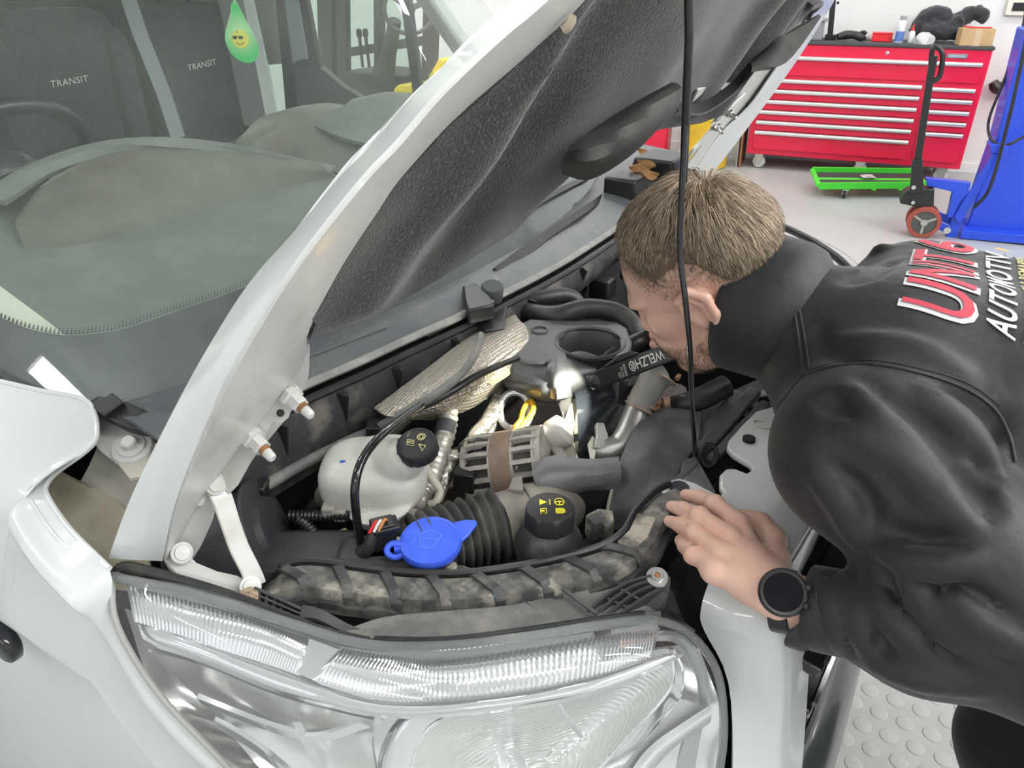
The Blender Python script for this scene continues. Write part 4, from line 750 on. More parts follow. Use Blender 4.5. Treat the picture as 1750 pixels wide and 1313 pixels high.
# main beam bowl
bowl = [(700, 1330), (712, 1275), (745, 1235), (810, 1216), (900, 1200), (1000, 1165), (1080, 1125), (1136, 1108), (1150, 1135), (1146, 1175), (1110, 1222), (1060, 1275), (1010, 1330), (930, 1400), (800, 1410)]
drim = [.845, .84, .836, .834, .838, .858, .88, .90, .905, .902, .90, .895, .89, .87, .85]
RIBM = bpy.data.materials.new('fluted_chrome'); RIBM.use_nodes = True; nt = RIBM.node_tree; bs = nt.nodes['Principled BSDF']; bs.inputs['Base Color'].default_value = (.84, .85, .83, 1); bs.inputs['Metallic'].default_value = .6; bs.inputs['Roughness'].default_value = .14
tc = nt.nodes.new('ShaderNodeTexCoord'); wv = nt.nodes.new('ShaderNodeTexWave'); wv.inputs['Scale'].default_value = 48; wv.bands_direction = 'Z'; wv.inputs['Distortion'].default_value = .3; bpn = nt.nodes.new('ShaderNodeBump'); bpn.inputs['Strength'].default_value = .35; bpn.inputs['Distance'].default_value = .0015
nt.links.new(tc.outputs['Object'], wv.inputs['Vector']); nt.links.new(wv.outputs['Fac'], bpn.inputs['Height']); nt.links.new(bpn.outputs['Normal'], bs.inputs['Normal'])
ctr = (930, 1290); G = []
for t in np.linspace(0, 1, 9):
    row = []
    for (x, y), d in zip(bowl + bowl[:1], drim + drim[:1]):
        k = 1 - t * .94; row.append(P(ctr[0] + (x - ctr[0]) * k, ctr[1] + (y - ctr[1]) * k, d * (1 - t) + .87 * t + .10 * (1 - (1 - t) ** 2)))
    G.append(row)
q = MB(); q.sheet(G, 1, 4, .002); bw = q.build('main_reflector', RIBM, lens)
q = MB(); q.tube([P(x, y, d) for (x, y), d in zip(bowl[:13], drim)], .0022, 6, 4); q.build('reflector_rim', LCH, bw)
hs([[(935, 1180, .86), (960, 1225, .90), (992, 1262, .93)], [(940, 1178, .858), (966, 1222, .895), (996, 1260, .925)]], 'reflector_divider', LCH, t=.004, parent=bw)
q = MB(); q.lathe([(.02, -.03), (.02, .0), (.016, .02), (.008, .035), (0, .038)], P(880, 1330, .93), nrm(V(.7, -.6, .2)), 18); q.build('bulb_shield', LCH, bw)
hs([[(700, 1345, .842), (706, 1290, .838), (735, 1238, .83), (800, 1208, .826)], [(655, 1345, .835), (670, 1280, .828), (705, 1225, .82), (780, 1200, .818)], [(640, 1345, .86), (652, 1275, .85), (690, 1222, .84), (770, 1200, .83)]], 'chrome_surround', LCH)
hs([[(1140, 1108, .895), (1153, 1135, .9), (1149, 1177, .9), (1112, 1226, .895), (1060, 1280, .89), (1005, 1340, .885)], [(1150, 1112, .888), (1166, 1150, .89), (1158, 1200, .89), (1125, 1240, .885), (1085, 1285, .88), (1040, 1340, .875)]], 'chrome_surround', LCH)
hs([[(1160, 1192, .895), (1185, 1200, .9), (1210, 1216, .905)], [(1110, 1242, .89), (1130, 1252, .895), (1150, 1262, .9)], [(1045, 1330, .88), (1070, 1335, .885), (1090, 1340, .89)]], 'satin_panel', SILVER, t=.004)
hs([[(1212, 1206, .89), (1160, 1240, .885), (1120, 1268, .88), (1090, 1300, .875), (1065, 1345, .87)], [(1216, 1222, .885), (1165, 1258, .88), (1130, 1284, .875), (1106, 1312, .87), (1085, 1350, .865)], [(1214, 1236, .895), (1168, 1266, .89), (1138, 1292, .885), (1116, 1320, .88), (1098, 1350, .875)]], 'trim_bar', SILVER, t=.005)
hs([[(1098, 1098, .885), (1150, 1098, .895), (1180, 1130, .905), (1192, 1175, .91), (1196, 1222, .91)], [(1104, 1088, .88), (1158, 1088, .888), (1194, 1122, .898), (1208, 1172, .903), (1211, 1218, .903)]], 'arched_trim', mat('trim_grey', (.5, .52, .53), .2, metal=.8), t=.006)
hs([[(1170, 1262, .9), (1160, 1300, .9), (1155, 1340, .9)], [(1200, 1245, .905), (1190, 1300, .905), (1185, 1340, .905)]], 'arched_trim', MATS['trim_grey'], t=.004)
# far headlamp (mirrored lens and a shell behind it)
fl = MB(); fl.sheet(mirG(HG), 4, 4); fl_o = fl.build('headlamp', LENS, van, label='far headlamp beyond the mechanic')
fl = MB(); fl.sheet([[mir(P(x, y, d + .07)) for x, y, d in r] for r in HR], 3, 3, .003); fl.build('lamp_shell', SATIN, fl_o)
fl = MB(); fl.tube([mir(p) + V(-.01, 0, .004) for p in HG[0]], .010, 8, 4); fl.build('lamp_seal', RUBBER, fl_o)
# ---- black seal and cover strip along the lamp's top edge
q = MB(); q.tube([P(198, 985, .87), P(205, 975, .875), P(225, 972, .875), P(300, 990, .865), P(400, 1020, .855), P(480, 1052, .848), P(560, 1082, .84), P(630, 1096, .835)], [.006, .008, .008, .0065, .006, .006, .006, .005], 10, 4); q.build('lamp_seal', RUBBER, van)
q = MB(); q.strip([P(235, 993, .862), P(330, 1012, .852), P(430, 1045, .842), P(520, 1078, .832), P(620, 1102, .822), P(760, 1104, .824), P(900, 1088, .84), P(1020, 1070, .86), P(1110, 1058, .88)], [.008, .012, .014, .012, .010, .010, .010, .012, .010], .006, nrm(V(-.1, -.3, 1)), 4); q.build('lamp_top_strip', GREYP, van, bevel=.0015)
q = MB(); q.tube([P(640, 1094, .84), P(760, 1095, .842), P(900, 1078, .86), P(1020, 1060, .88), P(1100, 1050, .9)], .0045, 8, 4); q.build('lamp_gasket', BLACK, van)
q = MB(); q.sheet([[P(x, y, d) for x, y, d in r] for r in ([(590, 1085, .86), (660, 1062, .89), (760, 1052, .90), (880, 1040, .915), (1000, 1010, .94), (1060, 995, .95)], [(600, 1093, .85), (700, 1085, .865), (800, 1082, .87), (900, 1070, .885), (1010, 1052, .905), (1110, 1045, .92)], [(620, 1100, .845), (700, 1097, .85), (800, 1096, .855), (900, 1082, .87), (1020, 1064, .89), (1130, 1054, .91)])], 3, 4, .006); q.build('lamp_housing', mat('housing_dust', (.13, .13, .125), .7, var=(22, (.26, .25, .225), .4, .7), bump=(60, .2)), van)
q = MB(); q.sheet([[P(1070, 1000, .95), P(1110, 1000, .95), P(1145, 1010, .955)], [P(1100, 1040, .93), P(1140, 1045, .935), P(1165, 1070, .94)], [P(1130, 1056, .91), P(1165, 1072, .92), P(1185, 1085, .93)]], 3, 3, .006); q.build('lamp_corner_bracket', BLACK, van)
for a in ((885, 1022), (960, 1005)):
    q = MB(); q.strip([P(a[0], a[1], .925), P(a[0] + 60, a[1] + 45, .885)], .004, .004, V(0, -.3, 1)); q.build('housing_rib', GREYP, van)
q = MB(); q.prism([P(x, y, d) for x, y, d in ((1000, 1068, .865), (1030, 1058, .868), (1056, 1055, .87), (1058, 1064, .868), (1042, 1066, .868), (1045, 1074, .862), (1020, 1082, .858), (1014, 1074, .862))], V(0, 0, -.008)); q.build('lens_clip', BLACK, van, bevel=.001)
# slatted black lamp bracket with a screw
LBR = mat('bracket_black', (.05, .052, .055), .45); q = MB(); bt = thing if False else None
curves = [[(1112, 990), (1075, 1000), (1040, 1020), (1015, 1042), (1005, 1052)], [(1118, 997), (1085, 1006), (1052, 1026), (1028, 1048), (1018, 1056)], [(1124, 1004), (1095, 1014), (1064, 1034), (1042, 1054), (1034, 1060)], [(1132, 1010), (1105, 1024), (1078, 1042), (1058, 1058), (1048, 1062)]]
mast = MB(); mast.prism([P(x, y, .925) for x, y in ((1108, 985), (1135, 980), (1148, 985), (1143, 1012), (1135, 1030), (1100, 1000))], V(0, 0, -.014)); mast.prism([P(x, y, .918) for x, y in ((1132, 1006), (1142, 1014), (1120, 1050), (1068, 1060), (1095, 1040))], V(0, 0, -.02)); lb = mast.build('lamp_bracket', LBR, van, bevel=.002)
for c in curves:
    q = MB(); q.strip([P(x, y, .925 - .0003 * (y - 990)) for x, y in c], .0035, .016, nrm(V(0, -.3, 1)), 4); q.build('bracket_slat', LBR, lb)
for a, b in (((1060, 1010), (1092, 1028)), ((1035, 1024), (1072, 1042)), ((1015, 1040), (1052, 1056))):
    q = MB(); q.strip([P(*a, .917), P((a[0] + b[0]) / 2, (a[1] + b[1]) / 2, .915), P(*b, .912)], .0025, .010, nrm(V(0, -.3, 1))); q.build('bracket_slat', LBR, lb)
def screw(x, y, d, r, ax, par, nm='screw', mt=STEEL, rust=False):
    q = MB(); o = P(x, y, d); q.lathe([(r, -.002), (r, .001), (r * .95, .0018), (r * .55, .0018), (r * .55, .005), (r * .5, .006), (r * .28, .006), (r * .25, .003), (0, .003)], o, ax, 22); return q.build(nm, mt, par)
screw(1123, 987, .92, .0135, nrm(V(.1, -.35, 1)), lb); q = MB(); q.lathe([(.004, .0), (.0035, .0062), (0, .0062)], P(1123, 987, .92), nrm(V(.1, -.35, 1)), 6); q.build('screw_socket', RUST, lb)
# ribbed lamp bracket by the hinge with a rusty screw
rbk = MB()
for k in range(6): x = 446 + k * 13; y = 1015 + k * 6.2; rbk.strip([P(x, y, .868), P(x - 2, y + 20, .86)], .003, .012, V(0, -.3, 1))
rbk.strip([P(436, 1008, .87), P(515, 1044, .862)], .003, .012, V(0, -.3, 1)); rbk.strip([P(432, 1030, .862), P(512, 1060, .855)], .003, .012, V(0, -.3, 1)); rbk.strip([P(440, 1020, .866), P(514, 1052, .858)], .002, .010, V(0, -.3, 1))
rb_o = rbk.build('ribbed_bracket', LBR, van); screw(425, 1020, .862, .012, nrm(V(.1, -.3, 1)), rb_o, mt=mat('rusty_screw', (.55, .47, .36), .5, metal=.4, var=(200, (.33, .17, .07), .45, .65)))
q = MB(); q.strip([P(515, 1048, .862), P(545, 1052, .862), P(590, 1075, .862), P(640, 1092, .86)], [.016, .012, .010, .006], .008, V(0, -.3, 1), 3); q.build('bracket_tail', LBR, rb_o)
# ---- front (slam) panel
sl = [(1340, 684), (1312, 697), (1292, 702), (1268, 726), (1245, 752), (1242, 764), (1252, 775), (1282, 793), (1286, 802), (1276, 808), (1256, 800), (1241, 800), (1230, 811), (1230, 832), (1237, 840), (1230, 847), (1192, 825), (1160, 816), (1140, 822), (1131, 836), (1140, 852), (1170, 868), (1215, 905), (1262, 960), (1330, 990), (1385, 900), (1425, 780), (1445, 690)]
q = MB(); q.prism([Z(x, y, 1.0) for x, y in sl], V(0, 0, -.012)); slam = q.build('slam_panel', PAINT, van, bevel=.004, seg=3)
q = MB(); q.lathe([(.014, -.002), (.014, .002), (.012, .004), (0, .0045)], Z(1161, 834, 1.002), ZV, 18); q.build('panel_clip', mat('clip_dark', (.05, .05, .06), .25), slam)
q = MB(); q.lathe([(.010, -.002), (.010, .003), (0, .0035)], Z(1280, 751, 1.002), ZV, 16); q.build('panel_hole', DARK, slam)
q = MB(); q.torus(Z(1303, 725, 1.0015), ZV, .011, .0012, 24, 6, e=1.3); q.build('panel_stamp', PAINT_IN, slam)
rowsF = [[(1215, 985, .975), (1262, 975, .985), (1330, 985, .985), (1392, 890, .985)], [(1200, 1040, .945), (1262, 1062, .95), (1335, 1050, .955), (1396, 930, .955)], [(1205, 1075, .915), (1270, 1100, .915), (1338, 1100, .915), (1392, 1000, .915)], [(1245, 1165, .865), (1290, 1185, .86), (1340, 1190, .85), (1380, 1110, .84)], [(1250, 1320, .77), (1290, 1325, .76), (1330, 1325, .745), (1366, 1310, .72)], [(1240, 1480, .66), (1290, 1480, .64), (1320, 1480, .62), (1350, 1470, .6)]]
q = MB(); q.sheet([[Z(*c) for c in r] for r in rowsF], 4, 4, .004); ff = q.build('front_panel', PAINT, van)
q = MB(); q.sheet(mirG([[Z(*c) for c in r] for r in rowsF]), 4, 4, .004, flip=True); q.build('front_panel', PAINT, van)
# slam panel continues across the front under the mechanic
q = MB(); q.box(V(-.135, 1.43, .984), (.115, .56, .03)); q.build('slam_crossbar', PAINT, slam, bevel=.006)
# ---- grille and bumper
def gx(y, z): return -.045 + .02 * (1 - ((y - YC) / .52) ** 2)
q = MB(); q.sheet([[V(gx(y, z) - (.02 if z > .5 else .0), y, z) for y in np.linspace(.775, 1.765, 7)] for z in (.97, .85, .7, .55)], 3, 3, .01); gr = q.build('grille', BLACK_G, van)
CHTR = mat('grille_trim', (.55, .56, .56), .15, metal=1.)
for k, z in enumerate((.93, .85, .77, .69, .61)):
    q = MB(); q.strip([V(gx(y, z) + .010, y, z) for y in np.linspace(.785, 1.755, 9)], .05, .02, V(.3, 0, 1), 3); q.build('grille_slat', BLACK_G, gr, bevel=.004)
    q = MB(); q.strip([V(gx(y, z) + .036, y, z + .004) for y in np.linspace(.80, 1.74, 9)], .006, .008, V(.3, 0, 1), 3); q.build('trim_strip', CHTR if k in (0, 2) else BLACK, gr)
q = MB(); q.sheet([[V(x - .01 + .02 * (1 - ((y - YC) / .55) ** 2) - .11 * max(0, abs(y - YC) - .55) * 2, y, z) for y in np.linspace(.42, 2.12, 9)] for x, z in ((-.06, .60), (.02, .57), (.035, .45), (.03, .30), (-.1, .25))], 3, 3, .006); q.build('bumper', mat('bumper_grey', (.055, .06, .062), .3, coat=.3), van)
# ------------------------------------------------------------------ engine bay
ZZ = lambda pts: [Z(*q) for q in pts]
def tubez(nm, pts, r, mt, parent=None, n=12, sub=5, **k):
    q = MB(); q.tube(ZZ(pts), r, n, sub, **k); return q.build(nm, mt, parent or van)
def prz(nm, pts, vec, mt, parent=None, bevel=.002, z=None):
    q = MB(); q.prism([Z(*(p if z is None else (*p, z))) for p in pts], vec); return q.build(nm, mt, parent or van, bevel=bevel)
def disc(nm, o, ax, prof, mt, parent=None, n=24, **k):
    q = MB(); q.lathe(prof, o, ax, n, **k); return q.build(nm, mt, parent or van)
# enclosure
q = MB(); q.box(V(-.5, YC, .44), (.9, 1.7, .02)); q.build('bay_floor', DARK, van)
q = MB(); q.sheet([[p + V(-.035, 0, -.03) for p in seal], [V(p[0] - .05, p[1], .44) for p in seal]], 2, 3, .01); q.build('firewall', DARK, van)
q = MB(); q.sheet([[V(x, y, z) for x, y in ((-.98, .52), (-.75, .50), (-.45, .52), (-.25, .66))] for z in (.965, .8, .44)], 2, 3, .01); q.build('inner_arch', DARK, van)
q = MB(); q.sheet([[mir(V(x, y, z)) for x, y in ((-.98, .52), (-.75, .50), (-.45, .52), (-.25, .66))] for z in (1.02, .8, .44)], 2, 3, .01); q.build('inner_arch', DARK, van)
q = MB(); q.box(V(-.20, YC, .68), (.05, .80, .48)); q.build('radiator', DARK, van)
BLK = mat('engine_block', (.045, .034, .030), .7, var=(18, (.10, .075, .06), .45, .75), bump=(30, .4, .01))
q = MB(); q.box(V(-.56, 1.08, .66), (.30, .72, .38));  q.build('engine_block', BLK, van, bevel=.02)

# washer filler with blue cap
BLUEC = mat('blue_cap', (.055, .13, .80), .34, var=(25, (.075, .16, .84), .4, .7))
wa = nrm(V(.06, -.14, 1)); wp_ = Z(735, 922, 1.0)
wn = disc('washer_neck', wp_, wa, [(.032, -.07), (.034, -.03), (.036, -.02), (.036, -.012)], DUSTY)
cp_ = disc('washer_cap', wp_, wa, [(.0385, -.014), (.040, -.012), (.0405, -.004), (.039, .0), (.034, .001), (.0335, .0002), (0, .0004)], BLUEC, wn, 40); cp_['label'] = 'blue windscreen washer filler cap'
u_, v_, _ = frame_of(wa, RT); ex = nrm(RT - wa * np.dot(RT, wa)); ey = np.cross(wa, ex)
q = MB(); q.prism([wp_ + ex * a + ey * b for a, b in ((.028, .030), (.045, .034), (.058, .033), (.060, .028), (.050, .008), (.040, -.004))], wa * -.006); q.build('cap_tab', BLUEC, cp_, bevel=.002)
q = MB(); q.torus(wp_ - ex * .044 - ey * .012 - wa * .006, nrm(wa * .7 - ey * .5), .011, .0042, 24, 8, e=.8); q.strip([wp_ - ex * .032 - ey * .006 - wa * .005, wp_ - ex * .046 - ey * .008 - wa * .004], .016, .005, wa); q.build('cap_loop', BLUEC, cp_)
EMB = mat('embossed_blue', (.16, .27, .90), .35); q = MB(); F2 = lambda a, b: (a * .0011, b * .0011)
poly_line_on(q, [F2(-10, -12), F2(-14, 8), F2(0, 14), F2(13, 6), F2(4, -14), F2(-10, -12)], wp_, ex, ey, .0007, .0006)
for k in range(4): poly_line_on(q, [F2(-9 + k * 5, 0), F2(-6 + k * 5, 1)], wp_, ex, ey, .0006, .0006)
for k in range(5): poly_line_on(q, [F2(-22 + k * 1.2, -6 + 4 * k), F2(-18 + k * 1.2, -5 + 4 * k)], wp_, ex, ey, .0006, .0006)
q.build('cap_symbol', EMB, cp_)
prz('washer_bracket', ((690, 950), (735, 968), (790, 965), (820, 975), (800, 985), (720, 985), (695, 972)), V(0, 0, -.02), DUSTY2, z=.965)
disc('bracket_screw', Z(768, 970, .97), wa, [(.010, -.002), (.010, .002), (.006, .003), (.006, .006), (0, .006)], mat('dull_screw', (.5, .46, .38), .5, metal=.5))
# intake hose: bellows then ribbed elbow
ax_pts = ZZ([(715, 940, .955), (760, 925, .955), (805, 910, .955), (850, 897, .957)])
ap = catmull(ax_pts, 40); sl_ = np.cumsum([0] + [np.linalg.norm(b - a) for a, b in zip(ap, ap[1:])]); Lh = sl_[-1]; nR = 8; pts = []; rr = []
for s_ in np.linspace(0, Lh, nR * 8 + 1): pts.append([np.interp(s_, sl_, ap[:, k]) for k in range(3)]); rr.append(.0455 + .0065 * math.cos(2 * math.pi * s_ / (Lh / nR)))
q = MB(); q.tube(pts, rr, 32); hs_ = q.build('intake_hose', mat('hose_dusty', (.085, .083, .08), .5, var=(14, (.25, .235, .20), .47, .75)), van, angle=60)
q = MB(); q.tube(ZZ([(848, 900, .955), (875, 893, .952), (905, 884, .945), (935, 874, .935), (955, 862, .92)]), [.046, .047, .048, .047, .044], 32, 6); el = q.build('hose_elbow', mat('elbow_dusty', (.20, .185, .16), .65, var=(16, (.32, .29, .245), .4, .7), bump=(60, .2)), hs_)
for a in ((852, 899, .955), (900, 886, .946)): q = MB(); i = Z(*a); q.torus(i, ax_pts[-1] - ax_pts[-2], .0485, .0028, 32, 6); q.build('elbow_rib', DUSTY, el)
prz('elbow_lug', ((868, 835), (876, 815), (892, 812), (895, 838)), V(0, 0, -.02), MATS['elbow_dusty'], el, z=1.005)
# power steering reservoir
p0 = Z(940, 866, 1.03); PSB = mat('reservoir_black', (.028, .028, .029), .45, var=(30, (.10, .095, .085), .5, .75)); CAPB = mat('cap_black', (.018, .018, .019), .5)
rs_ = disc('steering_reservoir', p0, ZV, [(.036, -.13), (.040, -.12), (.040, -.075)], mat('reservoir_pale', (.50, .49, .38), .5), n=32)
disc('reservoir_body', p0, ZV, [(.040, -.082), (.0445, -.078), (.0455, -.066), (.0455, -.055), (.043, -.05), (.042, -.046), (.034, -.030), (.028, -.024)], PSB, rs_, 36)
sc_ = disc('reservoir_cap', p0, ZV, [(.0305, -.03), (.0325, -.028), (.0325, -.006), (.031, -.001), (.029, 0), (0, 0)], CAPB, rs_, 72, lobes=(8, .055, (-.031, -.004)))
YELP = mat('yellow_print', (.85, .78, .05), .5); ex = nrm(V(RT[0], RT[1], 0)); ey = np.cross(ZV, ex); q = MB(); k = .00042; L_ = lambda *pp: [(a * k, b * k) for a, b in pp]
poly_line_on(q, L_(*[(30 + 15 * math.cos(t), 22 + 17 * math.sin(t)) for t in np.linspace(0, 6.283, 25)]), p0, ex, ey, .0006); poly_line_on(q, L_((16, 20), (30, 24), (44, 20)), p0, ex, ey, .0008); poly_line_on(q, L_((30, 23), (30, 6)), p0, ex, ey, .0008)
q.add([p0 + ex * a * k + ey * b * k + ZV * .0006 for a, b in ((-32, 36), (-32, 6), (-8, 21))], [(0, 1, 2)]); poly_line_on(q, L_(*[(0 + (2 if i % 2 else -2), 8 + i * 3.2) for i in range(9)]), p0, ex, ey, .0005)
poly_line_on(q, L_((-30, -14), (-12, -12), (-12, -34), (-30, -36), (-30, -14)), p0, ex, ey, .0007); poly_line_on(q, L_((-30, -25), (-18, -24)), p0, ex, ey, .0012)
poly_line_on(q, L_((18, -12), (40, -12), (40, -34), (18, -34), (18, -12)), p0, ex, ey, .0006)
for b in (-17, -23, -29): poly_line_on(q, L_((16, b), (46, b)), p0, ex, ey, .0006)
q.build('cap_print', YELP, sc_)
# brake fluid reservoir
RESM = mat('translucent_white', (.56, .56, .51), .3, var=(9, (.44, .43, .38), .4, .7))
bc = Z(640, 812, 1.005); AXv = [nrm(V(RT[0], RT[1], 0)), np.cross(ZV, nrm(V(RT[0], RT[1], 0))), ZV]
q = MB(); rbox(q, bc, (.155, .125, .088), .68, AXv); rbox(q, bc + ZV * .018 + AXv[0] * .02, (.11, .10, .07), .75, AXv); q.tube([bc + AXv[0] * .01 + ZV * .01, Z(688, 785, 1.05), Z(704, 766, 1.065)], [.045, .031, .027], 20, 5); q.tube([Z(650, 860, .985), Z(655, 885, .96)], [.05, .035], 16)
rv = q.build('brake_reservoir', RESM, van); rm_ = rv.modifiers.new('r', 'REMESH'); rm_.mode = 'VOXEL'; rm_.voxel_size = .003; rm_.use_smooth_shade = True; sm_ = rv.modifiers.new('s', 'SMOOTH'); sm_.iterations = 6
q = MB(); q.tube(ZZ([(561, 812, .995), (572, 832, .992), (610, 852, .99), (655, 858, .99), (695, 848, .993), (716, 825, 1.0)]), .0035, 8, 5); q.build('moulded_seam', RESM, rv)
ba = nrm(ZV * .80 - HD * .28 - RT * .10 + V(0, 0, .1)); b0 = Z(711, 757, 1.085)
bcap = disc('brake_cap', b0, ba, [(.0265, -.02), (.028, -.018), (.028, -.004), (.026, 0), (.0235, .0005), (.023, -.0003), (0, 0)], CAPB, rv, 64, lobes=(16, .03, (-.0185, -.003)))
YELD = mat('dim_yellow_print', (.62, .58, .30), .55); q = MB(); ex = nrm(RT - ba * np.dot(RT, ba)); ey = np.cross(ba, ex); k = .00036
poly_line_on(q, L_(*[(18 + 15 * math.cos(t), 26 + 15 * math.sin(t)) for t in np.linspace(0, 6.283, 20)]), b0, ex, ey, .0007); poly_line_on(q, L_(*[(18 + 8 * math.cos(t), 26 + 8 * math.sin(t)) for t in np.linspace(0, 6.283, 16)]), b0, ex, ey, .0006)
poly_line_on(q, L_((12, -10), (38, -18), (28, -42), (12, -10)), b0, ex, ey, .0007); poly_line_on(q, L_((-34, 18), (-8, 10), (-8, -16), (-34, -8), (-34, 18)), b0, ex, ey, .0006)
for b in (3, -4): poly_line_on(q, L_((-32, b + 6), (-10, b)), b0, ex, ey, .0006)
text_on(q, 'DOT 4', b0 - ex * .012 + ey * .011, ex * .4 + ey, np.cross(ba, ex * .4 + ey), .009, th=.0008); q.build('cap_print', YELD, bcap)
q = MB(); text_on(q, 'MIN', bc + AXv[0] * -.018 - AXv[1] * .063 - ZV * .018, AXv[0], ZV, .02, th=.001); q.build('level_mark', mat('mark_pale', (.85, .84, .78), .5), rv)
q = MB(); rbox(q, Z(586, 790, 1.045), (.009, .005, .006), .8, AXv); q.build('blue_mark', mat('blue_dot', (.03, .10, .5), .5), rv)
disc('master_cylinder', Z(660, 880, .95), nrm(V(.9, 0, .05)), [(.022, -.12), (.022, .08), (.014, .09), (.014, .12)], ALU)
# clutch / vacuum pipes and cables
tubez('wiring_conduit', [(385, 868, 1.0), (440, 838, 1.0), (520, 792, 1.0), (600, 752, 1.01), (640, 735, 1.02), (690, 706, 1.06), (745, 674, 1.09), (790, 638, 1.105), (815, 600, 1.115), (822, 572, 1.115)], [.009, .009, .009, .0085, .008, .0075, .007, .0065, .006, .0055], mat('conduit_grey', (.16, .16, .155), .6, var=(30, (.26, .25, .22), .45, .7)))
for x, y, z in ((445, 838, 1.0), (640, 735, 1.02)):
    q = MB(); q.box(Z(x, y, z), (.022, .03, .026), AXv); q.build('conduit_clip', BLACK, van, bevel=.003)
tubez('black_vacuum_tube', [(720, 694, 1.08), (690, 714, 1.09), (650, 746, 1.10), (620, 785, 1.095), (607, 830, 1.075), (609, 880, 1.03), (618, 938, .97)], .0058, BLACK_G)
tubez('wiring_loom', [(700, 705, 1.065), (760, 676, 1.085), (820, 640, 1.095), (860, 622, 1.095), (885, 612, 1.09)], [.006, .006, .006, .005, .005], BLACK)
q = MB(); q.box(Z(700, 705, 1.05), (.016, .012, .012), AXv); q.build('wire_splice', mat('splice_cream', (.65, .55, .32), .5), van, bevel=.002); q = MB(); q.box(Z(689, 710, 1.05), (.008, .012, .010), AXv); q.build('wire_splice', mat('splice_blue', (.03, .08, .4), .5), van, bevel=.002)
# heat shield
HSM = bpy.data.materials.new('embossed_shield'); HSM.use_nodes = True; nt = HSM.node_tree; bs = nt.nodes['Principled BSDF']; bs.inputs['Base Color'].default_value = (.47, .43, .37, 1); bs.inputs['Metallic'].default_value = .75; bs.inputs['Roughness'].default_value = .38
tc = nt.nodes.new('ShaderNodeTexCoord'); vo = nt.nodes.new('ShaderNodeTexVoronoi'); vo.inputs['Scale'].default_value = 170; vo.inputs['Randomness'].default_value = .15; bpn = nt.nodes.new('ShaderNodeBump'); bpn.inputs['Strength'].default_value = 1.; bpn.inputs['Distance'].default_value = .006
nt.links.new(tc.outputs['Object'], vo.inputs['Vector']); nt.links.new(vo.outputs['Distance'], bpn.inputs['Height']); nt.links.new(bpn.outputs['Normal'], bs.inputs['Normal'])
def shz(nm, rows, mt, t=.003, parent=None, su=4, sv=5): q = MB(); q.sheet([ZZ(r) for r in rows], su, sv, t); return q.build(nm, mt, parent or van, angle=60)
shd = shz('heat_shield', [[(640, 700, 1.05), (720, 640, 1.065), (800, 580, 1.075), (862, 548, 1.075), (880, 540, 1.07)], [(660, 712, 1.055), (745, 655, 1.075), (825, 605, 1.085), (890, 560, 1.08), (900, 570, 1.07)], [(690, 714, 1.045), (772, 684, 1.052), (848, 642, 1.058), (894, 606, 1.058), (904, 588, 1.055)], [(735, 716, 1.0), (800, 698, 1.0), (852, 662, 1.0), (885, 632, 1.0), (900, 604, 1.0)]], HSM)
shd['label'] = 'dimpled foil heat shield'
shz('shield_tail', [[(770, 675, 1.02), (800, 668, 1.02), (832, 655, 1.02)], [(780, 690, 1.0), (808, 688, 1.0), (832, 683, 1.0)]], HSM, parent=shd)
shz('shield_flange', [[(820, 650, 1.055), (860, 625, 1.06), (888, 605, 1.062)], [(840, 660, 1.05), (872, 640, 1.05), (890, 618, 1.05)]], mat('shield_yellow', (.55, .52, .33), .4, metal=.5), parent=shd)
# ribbed silver hose
pp = catmull(ZZ([(742, 680, 1.02), (765, 700, 1.015), (762, 740, .995), (748, 780, .98), (735, 820, .97), (718, 850, .96), (712, 868, .96)]), 14)
q = MB(); q.tube(pp, [.0150 + .0016 * math.cos(i * 1.9) for i in range(len(pp))], 16); sh_ = q.build('silver_hose', mat('silver_sleeve', (.60, .58, .53), .35, metal=.55, var=(25, (.42, .40, .35), .45, .7)), van)
for a, b in (((764, 722, 1.006), (760, 742, .995)),): q = MB(); q.tube(ZZ([a, b]), .0168, 16); q.build('hose_band', GREYP, sh_)
tubez('foil_wrapped_pipe', [(862, 655, 1.0), (850, 690, .99), (830, 725, .98), (812, 745, .97), (800, 770, .96)], [.013, .014, .013, .014, .011], FOIL, n=10)
tubez('foil_wrapped_pipe', [(848, 690, .98), (836, 730, .965), (825, 760, .95)], [.010, .012, .010], FOIL, n=9)
tubez('foil_wrapped_pipe', [(785, 775, .955), (768, 800, .95), (755, 828, .94), (745, 860, .93)], [.014, .012, .013, .011], FOIL, n=9)
q = MB(); rbox(q, Z(774, 780, .965), (.04, .025, .02), .8, AXv); q.build('foil_tag', FOIL, van)
tubez('fuel_line', [(722, 790, 1.02), (740, 820, 1.0), (752, 840, .985), (745, 858, .975), (735, 862, .97)], .006, mat('line_tan', (.42, .40, .33), .5))
# connector block near alternator
for c_, s_ in (((800, 768, .975), (.03, .02, .02)), ((826, 762, .985), (.03, .02, .016)), ((806, 785, .965), (.028, .02, .02)), ((796, 818, .95), (.035, .03, .035))):
    q = MB(); q.box(Z(*c_), s_, [nrm(AXv[0] - AXv[1] * .3), nrm(AXv[1] + AXv[0] * .3), ZV]); q.build('connector_block', BLACK, van, bevel=.003)
